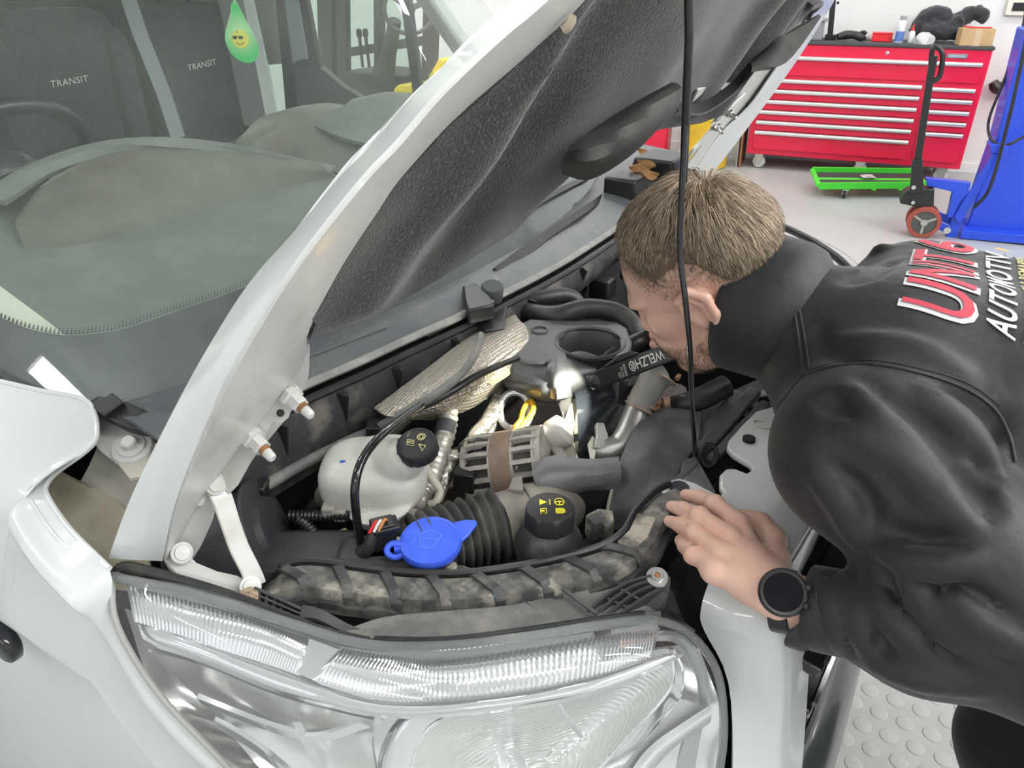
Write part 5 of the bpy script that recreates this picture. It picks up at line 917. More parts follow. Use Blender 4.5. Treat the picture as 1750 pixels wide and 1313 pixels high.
# alternator
ac = Z(872, 800, .945); aa = nrm(RT * .93 + UPV * .16 - FW * .25); u_, v_, _ = frame_of(aa)
alt = disc('alternator', ac, aa, [(.0, -.064), (.03, -.064), (.045, -.058), (.050, -.045), (.050, .05), (.042, .062), (.02, .066), (0, .066)], mat('alternator_core', (.05, .045, .04), .7), n=36)
disc('stator_band', ac, aa, [(.052, -.016), (.0605, -.016), (.0605, .016), (.052, .016)], mat('stator_rust', (.20, .14, .10), .7, var=(40, (.28, .20, .15), .4, .7)), alt, 40)
for h0, h1 in ((-.060, -.016), (.016, .060)):
    for hh in (h0, h1): disc('vent_ring', ac, aa, [(.045, hh - .004), (.0585, hh - .004), (.0585, hh + .004), (.045, hh + .004)], ALU, alt, 36)
    for k in range(18):
        th = k * 2 * math.pi / 18; d = u_ * math.cos(th) + v_ * math.sin(th); q = MB(); q.strip([ac + aa * h0 + d * .055, ac + aa * (h0 + h1) / 2 + d * .057, ac + aa * h1 + d * .055], .007, .009, d); q.build('vent_fin', ALU, alt)
disc('end_cap', ac, aa, [(.0, .060), (.02, .070), (.045, .064), (.058, .055), (.058, .050)], ALU, alt, 32)
q = MB(); q.tube([Z(880, 752, .985), Z(905, 746, .985), Z(935, 738, .985)], [.013, .013, .0135], 18); bo = q.build('mounting_boss', ALU, alt); disc('boss_nut', Z(876, 754, .985), -aa, [(.010, -.004), (.010, .008), (.006, .009), (.006, .016), (0, .017)], mat('rusty_nut', (.35, .27, .2), .6, metal=.5), bo, 6)
q = MB(); q.prism([Z(x, y, .98) for x, y in ((872, 760), (892, 755), (900, 790), (880, 800))], V(0, .01, -.03)); q.prism([Z(x, y, .98) for x, y in ((930, 745), (950, 742), (975, 790), (985, 820), (960, 800))], V(0, .01, -.03)); q.build('mounting_leg', ALU, alt, bevel=.004)
disc('tensioner_cup', Z(952, 742, .985), nrm(RT * .8 + UPV * .5 - FW * .3), [(.0, -.012), (.024, -.012), (.027, -.006), (.027, .014), (.022, .018), (0, .018)], mat('tensioner_grey', (.52, .51, .47), .5), n=30)
prz('tensioner_arm', ((940, 755), (975, 745), (985, 790), (982, 830), (955, 800)), V(0, .02, -.03), mat('arm_tan', (.34, .32, .27), .6), z=.965)
# engine cover with filler recess
ECM = mat('cover_plastic', (.05, .052, .055), .36, var=(10, (.085, .087, .087), .45, .75))
top = [(872, 606), (884, 556), (904, 545), (960, 547), (1052, 549), (1072, 560), (1081, 585), (1076, 612), (1060, 624), (1048, 612), (1060, 592), (1058, 575), (1040, 563), (1006, 558), (972, 563), (955, 577), (958, 592), (975, 602), (950, 615), (925, 620), (898, 617)]
ec = prz('engine_cover', top, V(0, 0, -.075), ECM, z=1.07, bevel=.010); ec.modifiers['bevel'].width = .004; ec.modifiers['bevel'].segments = 3
q = MB(); q.sheet([ZZ(r) for r in ([(872, 612, 1.062), (925, 622, 1.062), (985, 604, 1.062), (1018, 610, 1.055)], [(862, 640, 1.045), (915, 658, 1.05), (950, 652, 1.055), (1016, 640, 1.04)], [(866, 662, 1.01), (905, 674, 1.01), (945, 680, 1.015), (1010, 655, 1.01)], [(880, 668, .97), (915, 682, .97), (950, 684, .97), (1000, 666, .97)])], 4, 5, .004); q.build('cover_front', ECM, ec)
q = MB(); q.sheet([ZZ(r) for r in ([(938, 618, 1.066), (952, 610, 1.066), (966, 606, 1.066)], [(934, 650, 1.055), (950, 648, 1.064), (970, 646, 1.058)], [(936, 676, 1.02), (952, 680, 1.03), (975, 676, 1.02)])], 4, 4, .004); q.build('cover_rib', ECM, ec)
rc = Z(1008, 588, 1.066); disc('filler_recess', rc, ZV, [(.064, .0), (.062, .001), (.058, -.004), (.052, -.03), (.046, -.045), (0, -.048)], mat('recess_dark', (.035, .036, .038), .4), ec, 40, cap=False)
q = MB(); q.torus(rc + V(0, 0, .003), ZV, .060, .003, 36, 8, arc=(0, 2 * math.pi)); q.build('recess_rim', ECM, ec)
q = MB(); q.torus(Z(922, 563, 1.072), ZV, .014, .0015, 24, 6); q.build('cover_stamp', GREYP, ec)
# coolant hoses behind cover
tubez('coolant_hose', [(880, 530, 1.05), (905, 535, 1.06), (950, 540, 1.07), (1000, 528, 1.08), (1050, 534, 1.075), (1080, 555, 1.06), (1088, 580, 1.04)], .019, RUBBER, n=18)
tubez('coolant_hose', [(875, 520, 1.06), (915, 512, 1.075), (960, 505, 1.075), (985, 515, 1.06), (975, 528, 1.05)], .016, RUBBER, n=16)
tubez('coolant_hose', [(1010, 640, 1.0), (1050, 605, 1.03), (1085, 590, 1.045), (1120, 570, 1.06)], [.014, .017, .020, .018], BLACK, n=16)
disc('hose_union', Z(1065, 600, 1.035), nrm(V(.2, .8, .1)), [(.022, -.012), (.024, -.010), (.024, .010), (.022, .012)], BLACK_G)
for x, y, z, s_ in ((1030, 490, 1.0, (.05, .05, .05)), (975, 490, 1.0, (.05, .08, .04)), (1080, 455, 1.03, (.04, .05, .06))):
    q = MB(); q.box(Z(x, y, z), s_); q.build('bay_box', BLACK, van, bevel=.006)
# lifting eye, dipstick
le = Z(880, 702, .985); q = MB(); ln = nrm(-ray(880, 702) + UPV * .2); q.torus(le, ln, .026, .0065, 36, 8, e=1.25); q.build('lifting_eye', SILVER, van)
q = MB(); q.strip([Z(886, 725, .97), Z(888, 750, .95)], .03, .006, ln); q.build('lifting_lug', SILVER, van, bevel=.002)
YLW = mat('dipstick_yellow', (.80, .50, .04), .4); dn = nrm(-ray(900, 700)); q = MB(); dcp = [P(908, 686, 1.275), P(900, 690, 1.275), P(893, 702, 1.272), P(890, 716, 1.27), P(884, 728, 1.27), P(889, 733, 1.27), P(896, 722, 1.27), P(906, 712, 1.272), P(912, 698, 1.275), P(908, 686, 1.275)]
q.tube([Z(908, 685, 1.0), Z(900, 690, 1.0), Z(893, 705, .995), Z(890, 718, .99), Z(880, 731, .985), Z(887, 734, .982), Z(898, 720, .988), Z(909, 708, .995), Z(912, 694, 1.0), Z(908, 685, 1.0)], .0045, 10, 4); q.build('dipstick_handle', YLW, van)
# alternator wiring brace wires
for k in range(4): tubez('thin_pipe', [(955 + k * 12, 690 - k * 4, .97), (965 + k * 12, 720 - k * 4, .95)], .0022, STEEL, n=6, sub=1)
disc('pulley', Z(985, 690, .95), nrm(V(1, .2, .2)), [(.05, -.015), (.055, -.012), (.055, .012), (.05, .015), (.02, .012), (0, .012)], mat('pulley_grey', (.30, .30, .29), .4, metal=.6))
# front timing cover: gloss black box
TC = mat('timing_black', (.02, .024, .03), .12, coat=.5, bump=(25, .3, .006), dirt=(40, (.16, .14, .11), .62, .8))
q = MB(); q.sheet([ZZ(r) for r in ([(985, 675, .99), (1020, 655, 1.0), (1060, 645, 1.01), (1088, 640, 1.01)], [(985, 700, .985), (1025, 685, .995), (1060, 670, 1.0), (1085, 665, 1.0)], [(978, 760, .94), (1010, 745, .945), (1035, 735, .95), (1055, 728, .955)], [(975, 800, .90), (1000, 798, .90), (1024, 795, .90), (1030, 790, .90)])], 4, 4, .02); tm = q.build('timing_cover', TC, van)
q = MB(); q.strip(ZZ([(1000, 672, .99), (985, 700, .975), (975, 725, .96), (968, 742, .95)]), [.02, .024, .022, .018], .008, ZV, 4); q.build('gasket_edge', mat('gasket_cream', (.55, .52, .40), .6), tm)
q = MB(); q.sheet([ZZ([(1018, 725, .965), (1035, 705, .97), (1042, 725, .965)]), ZZ([(1022, 775, .93), (1040, 760, .93), (1036, 740, .95)])], 3, 3, .004); q.build('cover_hollow', DARK, tm)
for pl in (((1010, 790), (1004, 760), (1012, 745), (1020, 752), (1016, 788)), ((978, 795), (985, 775), (992, 790), (1003, 792))): prz('peeling_label', pl, V(0, 0, -.002), mat('label_white', (.62, .60, .54), .6), tm, 0, .962)
# alloy water elbow and rubber hose with clamps
q = MB(); q.tube(ZZ([(1130, 640, 1.045), (1118, 648, 1.04), (1104, 672, 1.02), (1092, 695, 1.0)]), [.024, .0245, .024, .0235], 22, 5); rh = q.build('rubber_hose', mat('hose_grey', (.22, .21, .195), .6, var=(20, (.30, .285, .26), .45, .7)), van)
q = MB(); q.tube(ZZ([(1093, 693, 1.0), (1082, 720, .985), (1072, 745, .97), (1058, 765, .955), (1035, 772, .95), (1020, 770, .95)]), [.0215, .0215, .022, .024, .024, .022], 22, 6); we = q.build('alloy_elbow', mat('water_alloy', (.40, .40, .385), .38, metal=.75, bump=(60, .2)), van)
for c_, ax in ((Z(1097, 690, 1.002), Z(1104, 672, 1.02) - Z(1092, 695, 1.0)), (Z(1093, 698, .998), Z(1104, 672, 1.02) - Z(1092, 695, 1.0)), (Z(1130, 645, 1.042), Z(1118, 648, 1.04) - Z(1104, 672, 1.02))):
    q = MB(); q.torus(c_, ax, .0250, .0024, 32, 6); cl = q.build('hose_clamp', mat('clamp_rust', (.36, .27, .2), .5, metal=.4), rh); q = MB(); u2, v2, a2 = frame_of(ax); q.box(c_ + RT * .028, (.006, .014, .006)); q.build('clamp_ear', RUST, cl)
q = MB(); q.strip(ZZ([(1024, 725, .985), (1028, 745, .975), (1026, 770, .96)]), [.014, .02, .026], .012, nrm(V(.5, -.4, .5))); q.build('elbow_flange', MATS['water_alloy'], we, bevel=.002)
# dark arch bracket (air duct) and fan shroud
q = MB(); q.sheet([ZZ(r) for r in ([(915, 808, .985), (945, 790, .99), (1000, 796, .985), (1056, 792, .98)], [(912, 828, .985), (940, 815, .99), (1000, 815, .985), (1056, 808, .98)], [(915, 850, .96), (940, 850, .96), (985, 830, .965), (1056, 826, .96)])], 4, 5, .012); q.build('duct_arch', mat('duct_grey', (.13, .135, .14), .42, var=(12, (.21, .205, .19), .45, .75)), van)
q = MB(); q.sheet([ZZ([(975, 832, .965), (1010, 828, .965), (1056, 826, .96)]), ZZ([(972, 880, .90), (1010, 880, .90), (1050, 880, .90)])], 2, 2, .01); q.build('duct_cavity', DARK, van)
SHR = mat('shroud_black', (.06, .062, .066), .42, var=(12, (.15, .15, .145), .47, .75)); q = MB(); q.sheet([ZZ(r) for r in ([(1108, 712, .985), (1150, 706, .99), (1196, 714, .99)], [(1085, 745, .985), (1135, 745, .995), (1190, 760, .99)], [(1062, 795, .97), (1110, 800, .98), (1160, 810, .975)], [(1045, 850, .945), (1090, 860, .95), (1135, 850, .955)], [(1036, 900, .91), (1080, 905, .91), (1110, 895, .92)])], 5, 5, .01); sd_ = q.build('fan_shroud', SHR, van)
tubez('shroud_edge', [(1106, 712, .99), (1082, 745, .99), (1060, 795, .975), (1043, 850, .95), (1034, 900, .915)], .0032, mat('edge_tan', (.36, .34, .28), .6), sd_, 8)
q = MB(); q.strip(ZZ([(1186, 800, .99), (1160, 830, .985), (1120, 862, .975), (1105, 880, .97)]), .012, .03, ZV, 3); q.build('shroud_rib', SHR, sd_, bevel=.003)
# radiator top grille slats, rails behind rod
for a, b, r in (((1200, 770, .99), (1290, 668, 1.0), .012), ((1178, 775, .985), (1262, 672, .995), .010), ((1212, 790, .985), (1310, 690, .995), .009)):
    q = MB(); q.strip(ZZ([a, b]), r * 2, .012, ZV); q.build('radiator_rail', GREYP, van, bevel=.003)
for k in range(5):
    q = MB(); x, y = 1215 + k * 18, 765 - k * 22; q.prism(ZZ([(x + 12, y - 10, .985), (x + 55, y - 14, .985), (x + 55, y - 4, .985), (x + 10, y + 2, .985)]), V(0, 0, -.02)); q.build('grille_vane', BLACK, van, bevel=.002)
q = MB(); q.sheet([ZZ([(1130, 760, .95), (1200, 700, .95), (1330, 640, .95)]), ZZ([(1180, 860, .93), (1260, 800, .93), (1380, 760, .93)])], 2, 2, .01); q.build('radiator_tray', DARK, van)
q = MB(); q.prism([Z(x, y, 1.0) for x, y in ((1168, 785), (1190, 778), (1225, 842), (1205, 838), (1160, 815))], V(0, 0, -.03)); q.build('latch_mount', SHR, van, bevel=.003)
q = MB(); q.torus(Z(1211, 778, 1.0), nrm(V(.3, -.6, .3)), .012, .004, 24, 8, e=1.4); q.build('rod_clip', BLACK, van); q = MB(); q.box(Z(1196, 772, .995), (.02, .02, .03)); q.build('rod_socket', GREYP, van, bevel=.003)
tubez('bleed_hose', [(1150, 690, .99), (1170, 690, 1.0), (1200, 680, 1.01), (1240, 660, 1.02)], [.014, .018, .02, .02], RUBBER, n=16); disc('hose_end', Z(1146, 692, .99), nrm(V(-.7, -.5, 0)), [(.013, -.012), (.013, .014), (.009, .016), (0, .016)], mat('copper_dull', (.42, .28, .19), .5, metal=.5))
for x, y in ((1040, 905), (1000, 900)): pass
q = MB(); q.prism([Z(x, y, .985) for x, y in ((1000, 880), (1022, 868), (1048, 872), (1050, 890), (1038, 905), (1030, 890), (1015, 895))], V(0, 0, -.035)); q.build('frame_bracket', DUSTY2, van, bevel=.003)
# front cross rail: dirty ducted beam with cross straps
rail = [(455, 1010, .965), (478, 995, .985), (520, 983, .99), (600, 992, .985), (690, 1003, .98), (780, 1005, .98), (870, 995, .98), (960, 978, .985), (1040, 955, .99), (1085, 925, .995), (1105, 890, 1.0), (1135, 858, 1.003), (1160, 845, 1.003)]
rp = catmull(ZZ(rail), 8); tg = np.array([nrm(x) for x in np.gradient(rp, axis=0)])
RAILM = mat('rail_dirty', (.055, .055, .054), .55, var=(42, (.20, .19, .165), .40, .66), dirt=(20, (.42, .39, .33), .54, .68), bump=(60, .3))
q = MB(); prof = [(-.030, -.004), (-.026, .006), (-.018, .008), (.010, .006), (.017, .0), (.019, -.014), (.016, -.030), (-.028, -.032)]; vs = []
for i, p in enumerate(rp):
    sd = nrm(np.cross(ZV, tg[i])); k = 1. if i < 60 else max(.75, 1 - (i - 60) / 120.)
    for a, b in prof: vs.append(p - sd * a * k * -1. + ZV * b)
n = len(prof); q.add(vs, [(i * n + k, i * n + (k + 1) % n, (i + 1) * n + (k + 1) % n, (i + 1) * n + k) for i in range(len(rp) - 1) for k in range(n)] + [tuple(range(n)), tuple(range(len(rp) * n - 1, len(rp) * n - n - 1, -1))])
ro = q.build('front_beam', RAILM, van, angle=35, label='dirt-caked black plastic front beam')
def on_rail(f): x = f * (len(rp) - 1); i = min(int(x), len(rp) - 2); return rp[i] * (1 - x + i) + rp[i + 1] * (x - i), nrm(np.cross(ZV, tg[i])), tg[i]
for f in (.13, .235, .31, .385, .46, .535, .61, .69):
    p, sd, t_ = on_rail(f); q = MB(); sk = .35
    q.strip([p + sd * .018 + ZV * .004 - t_ * .012, p + sd * .010 + ZV * .0085 - t_ * .006, p - sd * .018 + ZV * .0095 + t_ * .012, p - sd * .028 + ZV * .000 + t_ * .016, p - sd * .031 - ZV * .018 + t_ * .016], .013, .005, [V(0, 0, 1), V(0, 0, 1), V(0, 0, 1), -sd, -sd]); q.build('beam_strap', DUSTY, ro, bevel=.001)
lipp = [p + nrm(np.cross(ZV, tg[i])) * .018 + ZV * .007 for i, p in enumerate(rp)]
q = MB(); q.tube(lipp, .0052, 8); q.build('beam_lip', BLACK, ro)
low = [p - nrm(np.cross(ZV, tg[i])) * .029 + ZV * (-.012 - .004 * ((i // 4) % 2)) for i, p in enumerate(rp[4:88])]
q = MB(); q.strip(low, .014, .010, ZV); q.build('beam_ledge', DUSTY, ro)
for f in (.74, .80): p, sd, t_ = on_rail(f); q = MB(); q.box(p + ZV * .007, (.034, .026, .004), [t_, sd, ZV]); q.build('beam_pad', DUSTY2, ro, bevel=.004)
# void parts below beam, white tag
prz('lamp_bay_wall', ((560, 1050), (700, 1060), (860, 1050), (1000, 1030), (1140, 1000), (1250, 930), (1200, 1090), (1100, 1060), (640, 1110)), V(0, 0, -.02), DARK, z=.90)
q = MB(); q.prism([Z(x, y, .93) for x, y in ((718, 1053), (770, 1051), (770, 1066), (720, 1068))], V(0, 0, -.02)); q.build('white_tag', mat('tag_white', (.6, .6, .58), .5), van)
q = MB(); q.box(V(-.31, .75, .80), (.06, .08, .28)); q.build('lamp_side_wall', DARK, van)
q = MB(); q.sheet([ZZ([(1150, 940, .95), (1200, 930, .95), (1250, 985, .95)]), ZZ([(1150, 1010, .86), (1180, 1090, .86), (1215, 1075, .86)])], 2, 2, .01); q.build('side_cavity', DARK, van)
# air filter intake drum at left with flange, pipes and connectors
dc = Z(415, 925, .955); da = nrm(V(.55, .45, .25)); q = MB(); q.lathe([(.05, -.09), (.062, -.085), (.066, -.06), (.066, .03), (.062, .035)], dc, da, 36); dm_ = q.build('intake_drum', mat('drum_black', (.03, .032, .036), .45, var=(8, (.05, .053, .058), .4, .7)), van)
q = MB(); q.lathe([(.060, .03), (.074, .032), (.076, .036), (.074, .040), (.050, .041), (.046, .05)], dc, da, 36); q.build('drum_flange', MATS['drum_black'], dm_)
tubez('drum_rim', [(345, 985, .93), (335, 950, .95), (352, 912, .97), (385, 880, .985), (410, 868, .99)], .012, BLACK)
q = MB(); q.box(Z(530, 965, .94), (.14, .09, .06), AXv); q.build('air_box', MATS['drum_black'], van, bevel=.015); q = MB(); q.box(Z(650, 965, .945), (.12, .07, .06), AXv); q.build('air_box', MATS['drum_black'], van, bevel=.018)
def corr(pts, r, nm='corrugated_conduit'):
    pp = catmull(ZZ(pts), 30); s_ = np.cumsum([0] + [np.linalg.norm(b - a) for a, b in zip(pp, pp[1:])]); nn = int(s_[-1] / .0014); P_ = [[np.interp(x, s_, pp[:, k]) for k in range(3)] for x in np.linspace(0, s_[-1], nn)]
    q = MB(); q.tube(P_, [r * (1 + .14 * math.cos(i * 2 * math.pi / 4)) for i in range(nn)], 10); return q.build(nm, BLACK, van, angle=70)
corr([(495, 882, .975), (530, 882, .975), (575, 880, .98), (600, 880, .98)], .008); corr([(512, 890, .97), (530, 905, .965), (555, 935, .955), (580, 950, .95)], .008)
q = MB(); q.box(Z(563, 872, .985), (.02, .02, .02), AXv); q.box(Z(583, 875, .98), (.02, .025, .02), AXv); q.build('hose_tape', mat('tape_grey', (.28, .26, .24), .6), van, bevel=.004)
q = MB(); q.box(Z(585, 925, .955), (.03, .03, .012), [nrm(AXv[0] + AXv[1]), nrm(AXv[1] - AXv[0]), ZV]); q.build('foil_sticker', mat('sticker_yellow', (.55, .56, .36), .4), van)
prz('sensor_base', ((615, 940), (650, 925), (685, 920), (690, 935), (660, 952), (625, 955)), V(0, 0, -.02), BLACK, z=.975)
cn = Z(655, 912, 1.0); cax = [nrm(AXv[0] + AXv[1] * .4), nrm(AXv[1] - AXv[0] * .4), ZV]; q = MB(); q.box(cn, (.03, .024, .04), cax); q.box(cn + ZV * .012 + cax[0] * .004, (.034, .028, .008), cax); co = q.build('sensor_connector', BLACK, van, bevel=.002)
for k, (c_, dx) in enumerate((((.7, .02, .02), -.006), ((.75, .72, .7), .0), ((.6, .25, .08), .006))):
    q = MB(); q.tube([cn + cax[0] * dx + ZV * .02, cn + cax[0] * (dx - .004) - cax[1] * .006 + ZV * .026, cn + cax[0] * (dx - .014) - cax[1] * .012 + ZV * .016], .002, 6, 3); q.build('wire', mat('wire_%d' % k, c_, .4), co)
q = MB(); q.tube([cn - cax[0] * .012 - cax[1] * .004 + ZV * .012, cn - cax[0] * .022 - cax[1] * .008 - ZV * .01, Z(618, 945, .97)], [.007, .009, .010], 12, 4); q.build('connector_boot', RUBBER, co)
disc('sensor_screw', Z(680, 928, .978), ZV, [(.009, 0), (.009, .002), (.005, .003), (.005, .006), (0, .006)], STEEL)
# leaf litter caught at the far end of the scuttle
LEAF = mat('dry_leaf', (.42, .24, .10), .8, var=(30, (.28, .15, .06), .4, .7)); rsd = np.random.RandomState(4)
for k in range(7):
    c = Z(1096 + rsd.randint(-9, 12), 268 + k * 6, 1.135 + .004 * k); a = rsd.rand() * 6.28; e1 = V(math.cos(a), math.sin(a), rsd.rand() * .8 - .2); e1 = nrm(e1); e2 = nrm(np.cross(V(.3, -.6, .7), e1)); nn_ = np.cross(e1, e2); L = .022 + .012 * rsd.rand(); q = MB()
    q.sheet([[c + e1 * L * s_ + e2 * w_ * L * .55 * math.sin(math.pi * (s_ * .5 + .5)) + nn_ * L * (.35 * w_ * w_ + .3 * s_ * s_) for w_ in (-1, 0, 1)] for s_ in (-.98, -.5, 0, .5, .98)], 3, 3, .0006)
    tag(q.build('dry_leaf', LEAF), '%s curled brown dry leaf caught at the far end of the scuttle' % ('farthest', 'second farthest', 'third farthest', 'middle', 'third nearest', 'second nearest', 'nearest')[k], 'leaf', 'dry leaves on the scuttle')
# air freshener hanging behind the windscreen
fc = XP(410, 58, -1.42); exf = nrm(V(-.05, 1, 0) * .0 + nrm(V(RT[0], RT[1], 0))); eyf = ZV; af = thing('air_freshener', 'green teardrop air freshener with a sun print hanging behind the windscreen', 'air freshener', fc)
dd = np.linalg.norm(fc - CAMP) ; sc_m = (np.dot(fc - CAMP, FW)) / F
tear = [(0, -52), (-7, -44), (-12, -28), (-24, -4), (-27, 10), (-22, 28), (-10, 40), (4, 45), (18, 42), (26, 30), (27, 14), (18, -8), (7, -36)]
tp = [fc + exf * a * sc_m - eyf * b * sc_m * 1.02 for a, b in tear]; tpc = list(catmull(tp + tp[:1], 5)[:-1]); nf = np.cross(exf, eyf)
GRF = bpy.data.materials.new('freshener_print'); GRF.use_nodes = True; nt = GRF.node_tree; bs = nt.nodes['Principled BSDF']; bs.inputs['Roughness'].default_value = .5
tc = nt.nodes.new('ShaderNodeTexCoord'); vm = nt.nodes.new('ShaderNodeVectorMath'); vm.operation = 'LENGTH'; rp_ = nt.nodes.new('ShaderNodeValToRGB'); nt.links.new(tc.outputs['Object'], vm.inputs[0])
mr = nt.nodes.new('ShaderNodeMapRange'); mr.inputs['From Max'].default_value = 50 * sc_m; nt.links.new(vm.outputs['Value'], mr.inputs['Value']); nt.links.new(mr.outputs[0], rp_.inputs[0])
rp_.color_ramp.elements[0].position = .12; rp_.color_ramp.elements[0].color = (.55, .85, .45, 1); rp_.color_ramp.elements[1].position = .75; rp_.color_ramp.elements[1].color = (.05, .62, .16, 1); nt.links.new(rp_.outputs[0], bs.inputs['Base Color'])
q = MB(); q.prism(tpc, -nf * .003); cd_ = q.build('card', GRF, af)
q = MB(); s0 = fc - eyf * 8 * sc_m + nf * .001; sun = []
for k in range(32): a = k * 2 * math.pi / 32; r = (16 if k % 2 else 13.5) * sc_m; sun.append(s0 + exf * r * math.cos(a) + eyf * r * math.sin(a))
q.prism(sun, nf * .0006); q.build('sun_print', mat('sun_yellow', (.85, .80, .10), .5), cd_)
q = MB(); S = lambda a, b: s0 + exf * a * sc_m + eyf * b * sc_m + nf * .0016
for e in (-1, 1): q.add([S(-4 + 5 * e - 4, 5), S(-4 + 5 * e + 4, 5), S(-4 + 5 * e + 3, 0), S(-4 + 5 * e - 2.5, 0)], [(0, 1, 2, 3)])
q.tube([S(-13, 4.6), S(5, 4.6)], .0006, 5); q.tube([S(-8, -5), S(-4, -8), S(1, -8), S(5, -5)], .0006, 5, 3); q.tube([S(-4, 10), S(-4, 13)], .0006, 5); q.build('sun_face', mat('face_dark', (.03, .03, .02), .5), cd_)
q = MB(); text_on(q, 'COVEYAS', S(-17, 17) + nf * .0, exf * .45 + eyf, np.cross(nf, nrm(exf * .45 + eyf)), 22 * sc_m, th=.0012); q.build('lettering', WHITE_T, cd_)
q = MB(); q.tube([fc + eyf * 46 * sc_m, fc + eyf * .12, fc + eyf * .35 + V(-.05, 0, 0)], .0006, 5); q.build('cord', WHITE_T, af)
# ------------------------------------------------------------------ the mechanic (signed-distance modelling)
def surf_nets(D, org, h):
    S = D < 0; nx, ny, nz = D.shape
    c = S[:-1, :-1, :-1].astype(np.int8)
    for i in (0, 1):
        for j in (0, 1):
            for k in (0, 1):
                if i + j + k: c = c + S[i:nx - 1 + i, j:ny - 1 + j, k:nz - 1 + k]
    act = (c > 0) & (c < 8); idx = -np.ones(act.shape, np.int64); I = np.argwhere(act); idx[act] = np.arange(len(I)); acc = np.zeros((len(I), 3)); cnt = np.zeros(len(I))
    cor = [(i, j, k) for i in (0, 1) for j in (0, 1) for k in (0, 1)]
    for a in cor:
        for ax in range(3):
            if a[ax]: continue
            b = list(a); b[ax] = 1
            va = D[I[:, 0] + a[0], I[:, 1] + a[1], I[:, 2] + a[2]]; vb = D[I[:, 0] + b[0], I[:, 1] + b[1], I[:, 2] + b[2]]
            mk = (va < 0) != (vb < 0); t = va / np.where(mk, va - vb, 1); p = np.tile(np.array(a, float), (len(I), 1)); p[:, ax] += t
            acc[mk] += p[mk]; cnt[mk] += 1
    vs = (I + acc / np.maximum(cnt, 1)[:, None]) * h + org; F_ = []
    for ax in range(3):
        a1, a2 = [q for q in range(3) if q != ax]
        lo = [slice(1, -1)] * 3; lo[ax] = slice(0, -1); hi = list(lo); hi[ax] = slice(1, None)
        E = np.argwhere(S[tuple(lo)] != S[tuple(hi)]); off = np.array([1, 1, 1]); off[ax] = 0; E = E + off
        inn = S[E[:, 0], E[:, 1], E[:, 2]]
        def cell(d1, d2): q = E.copy(); q[:, a1] -= d1; q[:, a2] -= d2; return idx[q[:, 0], q[:, 1], q[:, 2]]
        Q = np.stack([cell(1, 1), cell(0, 1), cell(0, 0), cell(1, 0)], 1); fl = inn if ax != 1 else ~inn
        Q[~fl] = Q[~fl][:, ::-1]; F_.append(Q)
    F_ = np.vstack(F_); F_ = F_[(F_ >= 0).all(1)]; return vs, F_
class SDF:
    def __init__(s, lo, hi, h):
        s.o = np.array(lo, float); n = np.ceil((np.array(hi) - s.o) / h).astype(int) + 1; s.h = h
        g = np.meshgrid(*[np.arange(k) * h for k in n], indexing='ij'); s.p = np.stack(g, -1).astype(np.float32) + s.o.astype(np.float32); s.D = np.full(n, 9., np.float32)
    def box(s, pts, pad):
        pts = np.array(pts); lo = np.clip(np.floor((pts.min(0) - pad - s.o) / s.h).astype(int), 0, None); hi = np.clip(np.ceil((pts.max(0) + pad - s.o) / s.h).astype(int) + 1, 0, s.D.shape); return tuple(slice(a, max(a, b)) for a, b in zip(lo, hi))
    def mix(s, sl, d, k, op='u'):
        A = s.D[sl]
        if op == 'u':
            hh = np.clip(.5 + .5 * (A - d) / k, 0, 1); s.D[sl] = A * (1 - hh) + d * hh - k * hh * (1 - hh)
        else:
            hh = np.clip(.5 - .5 * (A + d) / k, 0, 1); s.D[sl] = A * (1 - hh) - d * hh + k * hh * (1 - hh)
    def cap(s, a, b, ra, rb, k=.02, op='u'):
        a = np.array(a, np.float32); b = np.array(b, np.float32); sl = s.box([a, b], max(ra, rb) + k * 1.5 + .03); q = s.p[sl] - a; ba = b - a
        t = np.clip((q @ ba) / (ba @ ba), 0, 1); s.mix(sl, np.linalg.norm(q - t[..., None] * ba, axis=-1) - (ra + (rb - ra) * t), k, op); return s
    def chain(s, pts, rr, k=.02, op='u'):
        for i in range(len(pts) - 1): s.cap(pts[i], pts[i + 1], rr[i], rr[i + 1], k, op)
        return s
    def ell(s, c, r, ax=None, k=.02, op='u'):
        ax = np.eye(3) if ax is None else np.array(ax); r = np.array(r); sl = s.box([np.array(c)], max(r) + k * 1.5 + .03); q = (s.p[sl] - np.array(c, np.float32)) @ ax.T.astype(np.float32)
        k0 = np.linalg.norm(q / r, axis=-1); k1 = np.linalg.norm(q / (r * r), axis=-1); s.mix(sl, (k0 * (k0 - 1) / np.maximum(k1, 1e-6)).astype(np.float32), k, op); return s
    def mesh(s): return surf_nets(s.D.astype(np.float64), s.o, s.h)
def mesh_obj(name, vs, fs, mt, parent, smooth=2):
    org = WL[parent.name] if parent else V(0, 0, 0)
    me = bpy.data.meshes.new(name); me.from_pydata([tuple(v) for v in (vs - org)], [], [tuple(int(i) for i in f) for f in fs]); me.validate(); me.materials.append(mt)
    bm = bmesh.new(); bm.from_mesh(me); bmesh.ops.recalc_face_normals(bm, faces=bm.faces)
    for _ in range(smooth): bmesh.ops.smooth_vert(bm, verts=bm.verts, factor=.5, use_axis_x=True, use_axis_y=True, use_axis_z=True)
    bm.to_mesh(me); bm.free(); me.shade_smooth(); o = bpy.data.objects.new(name, me); COL.objects.link(o)
    if parent: o.parent = parent; WL[o.name] = org
    return o
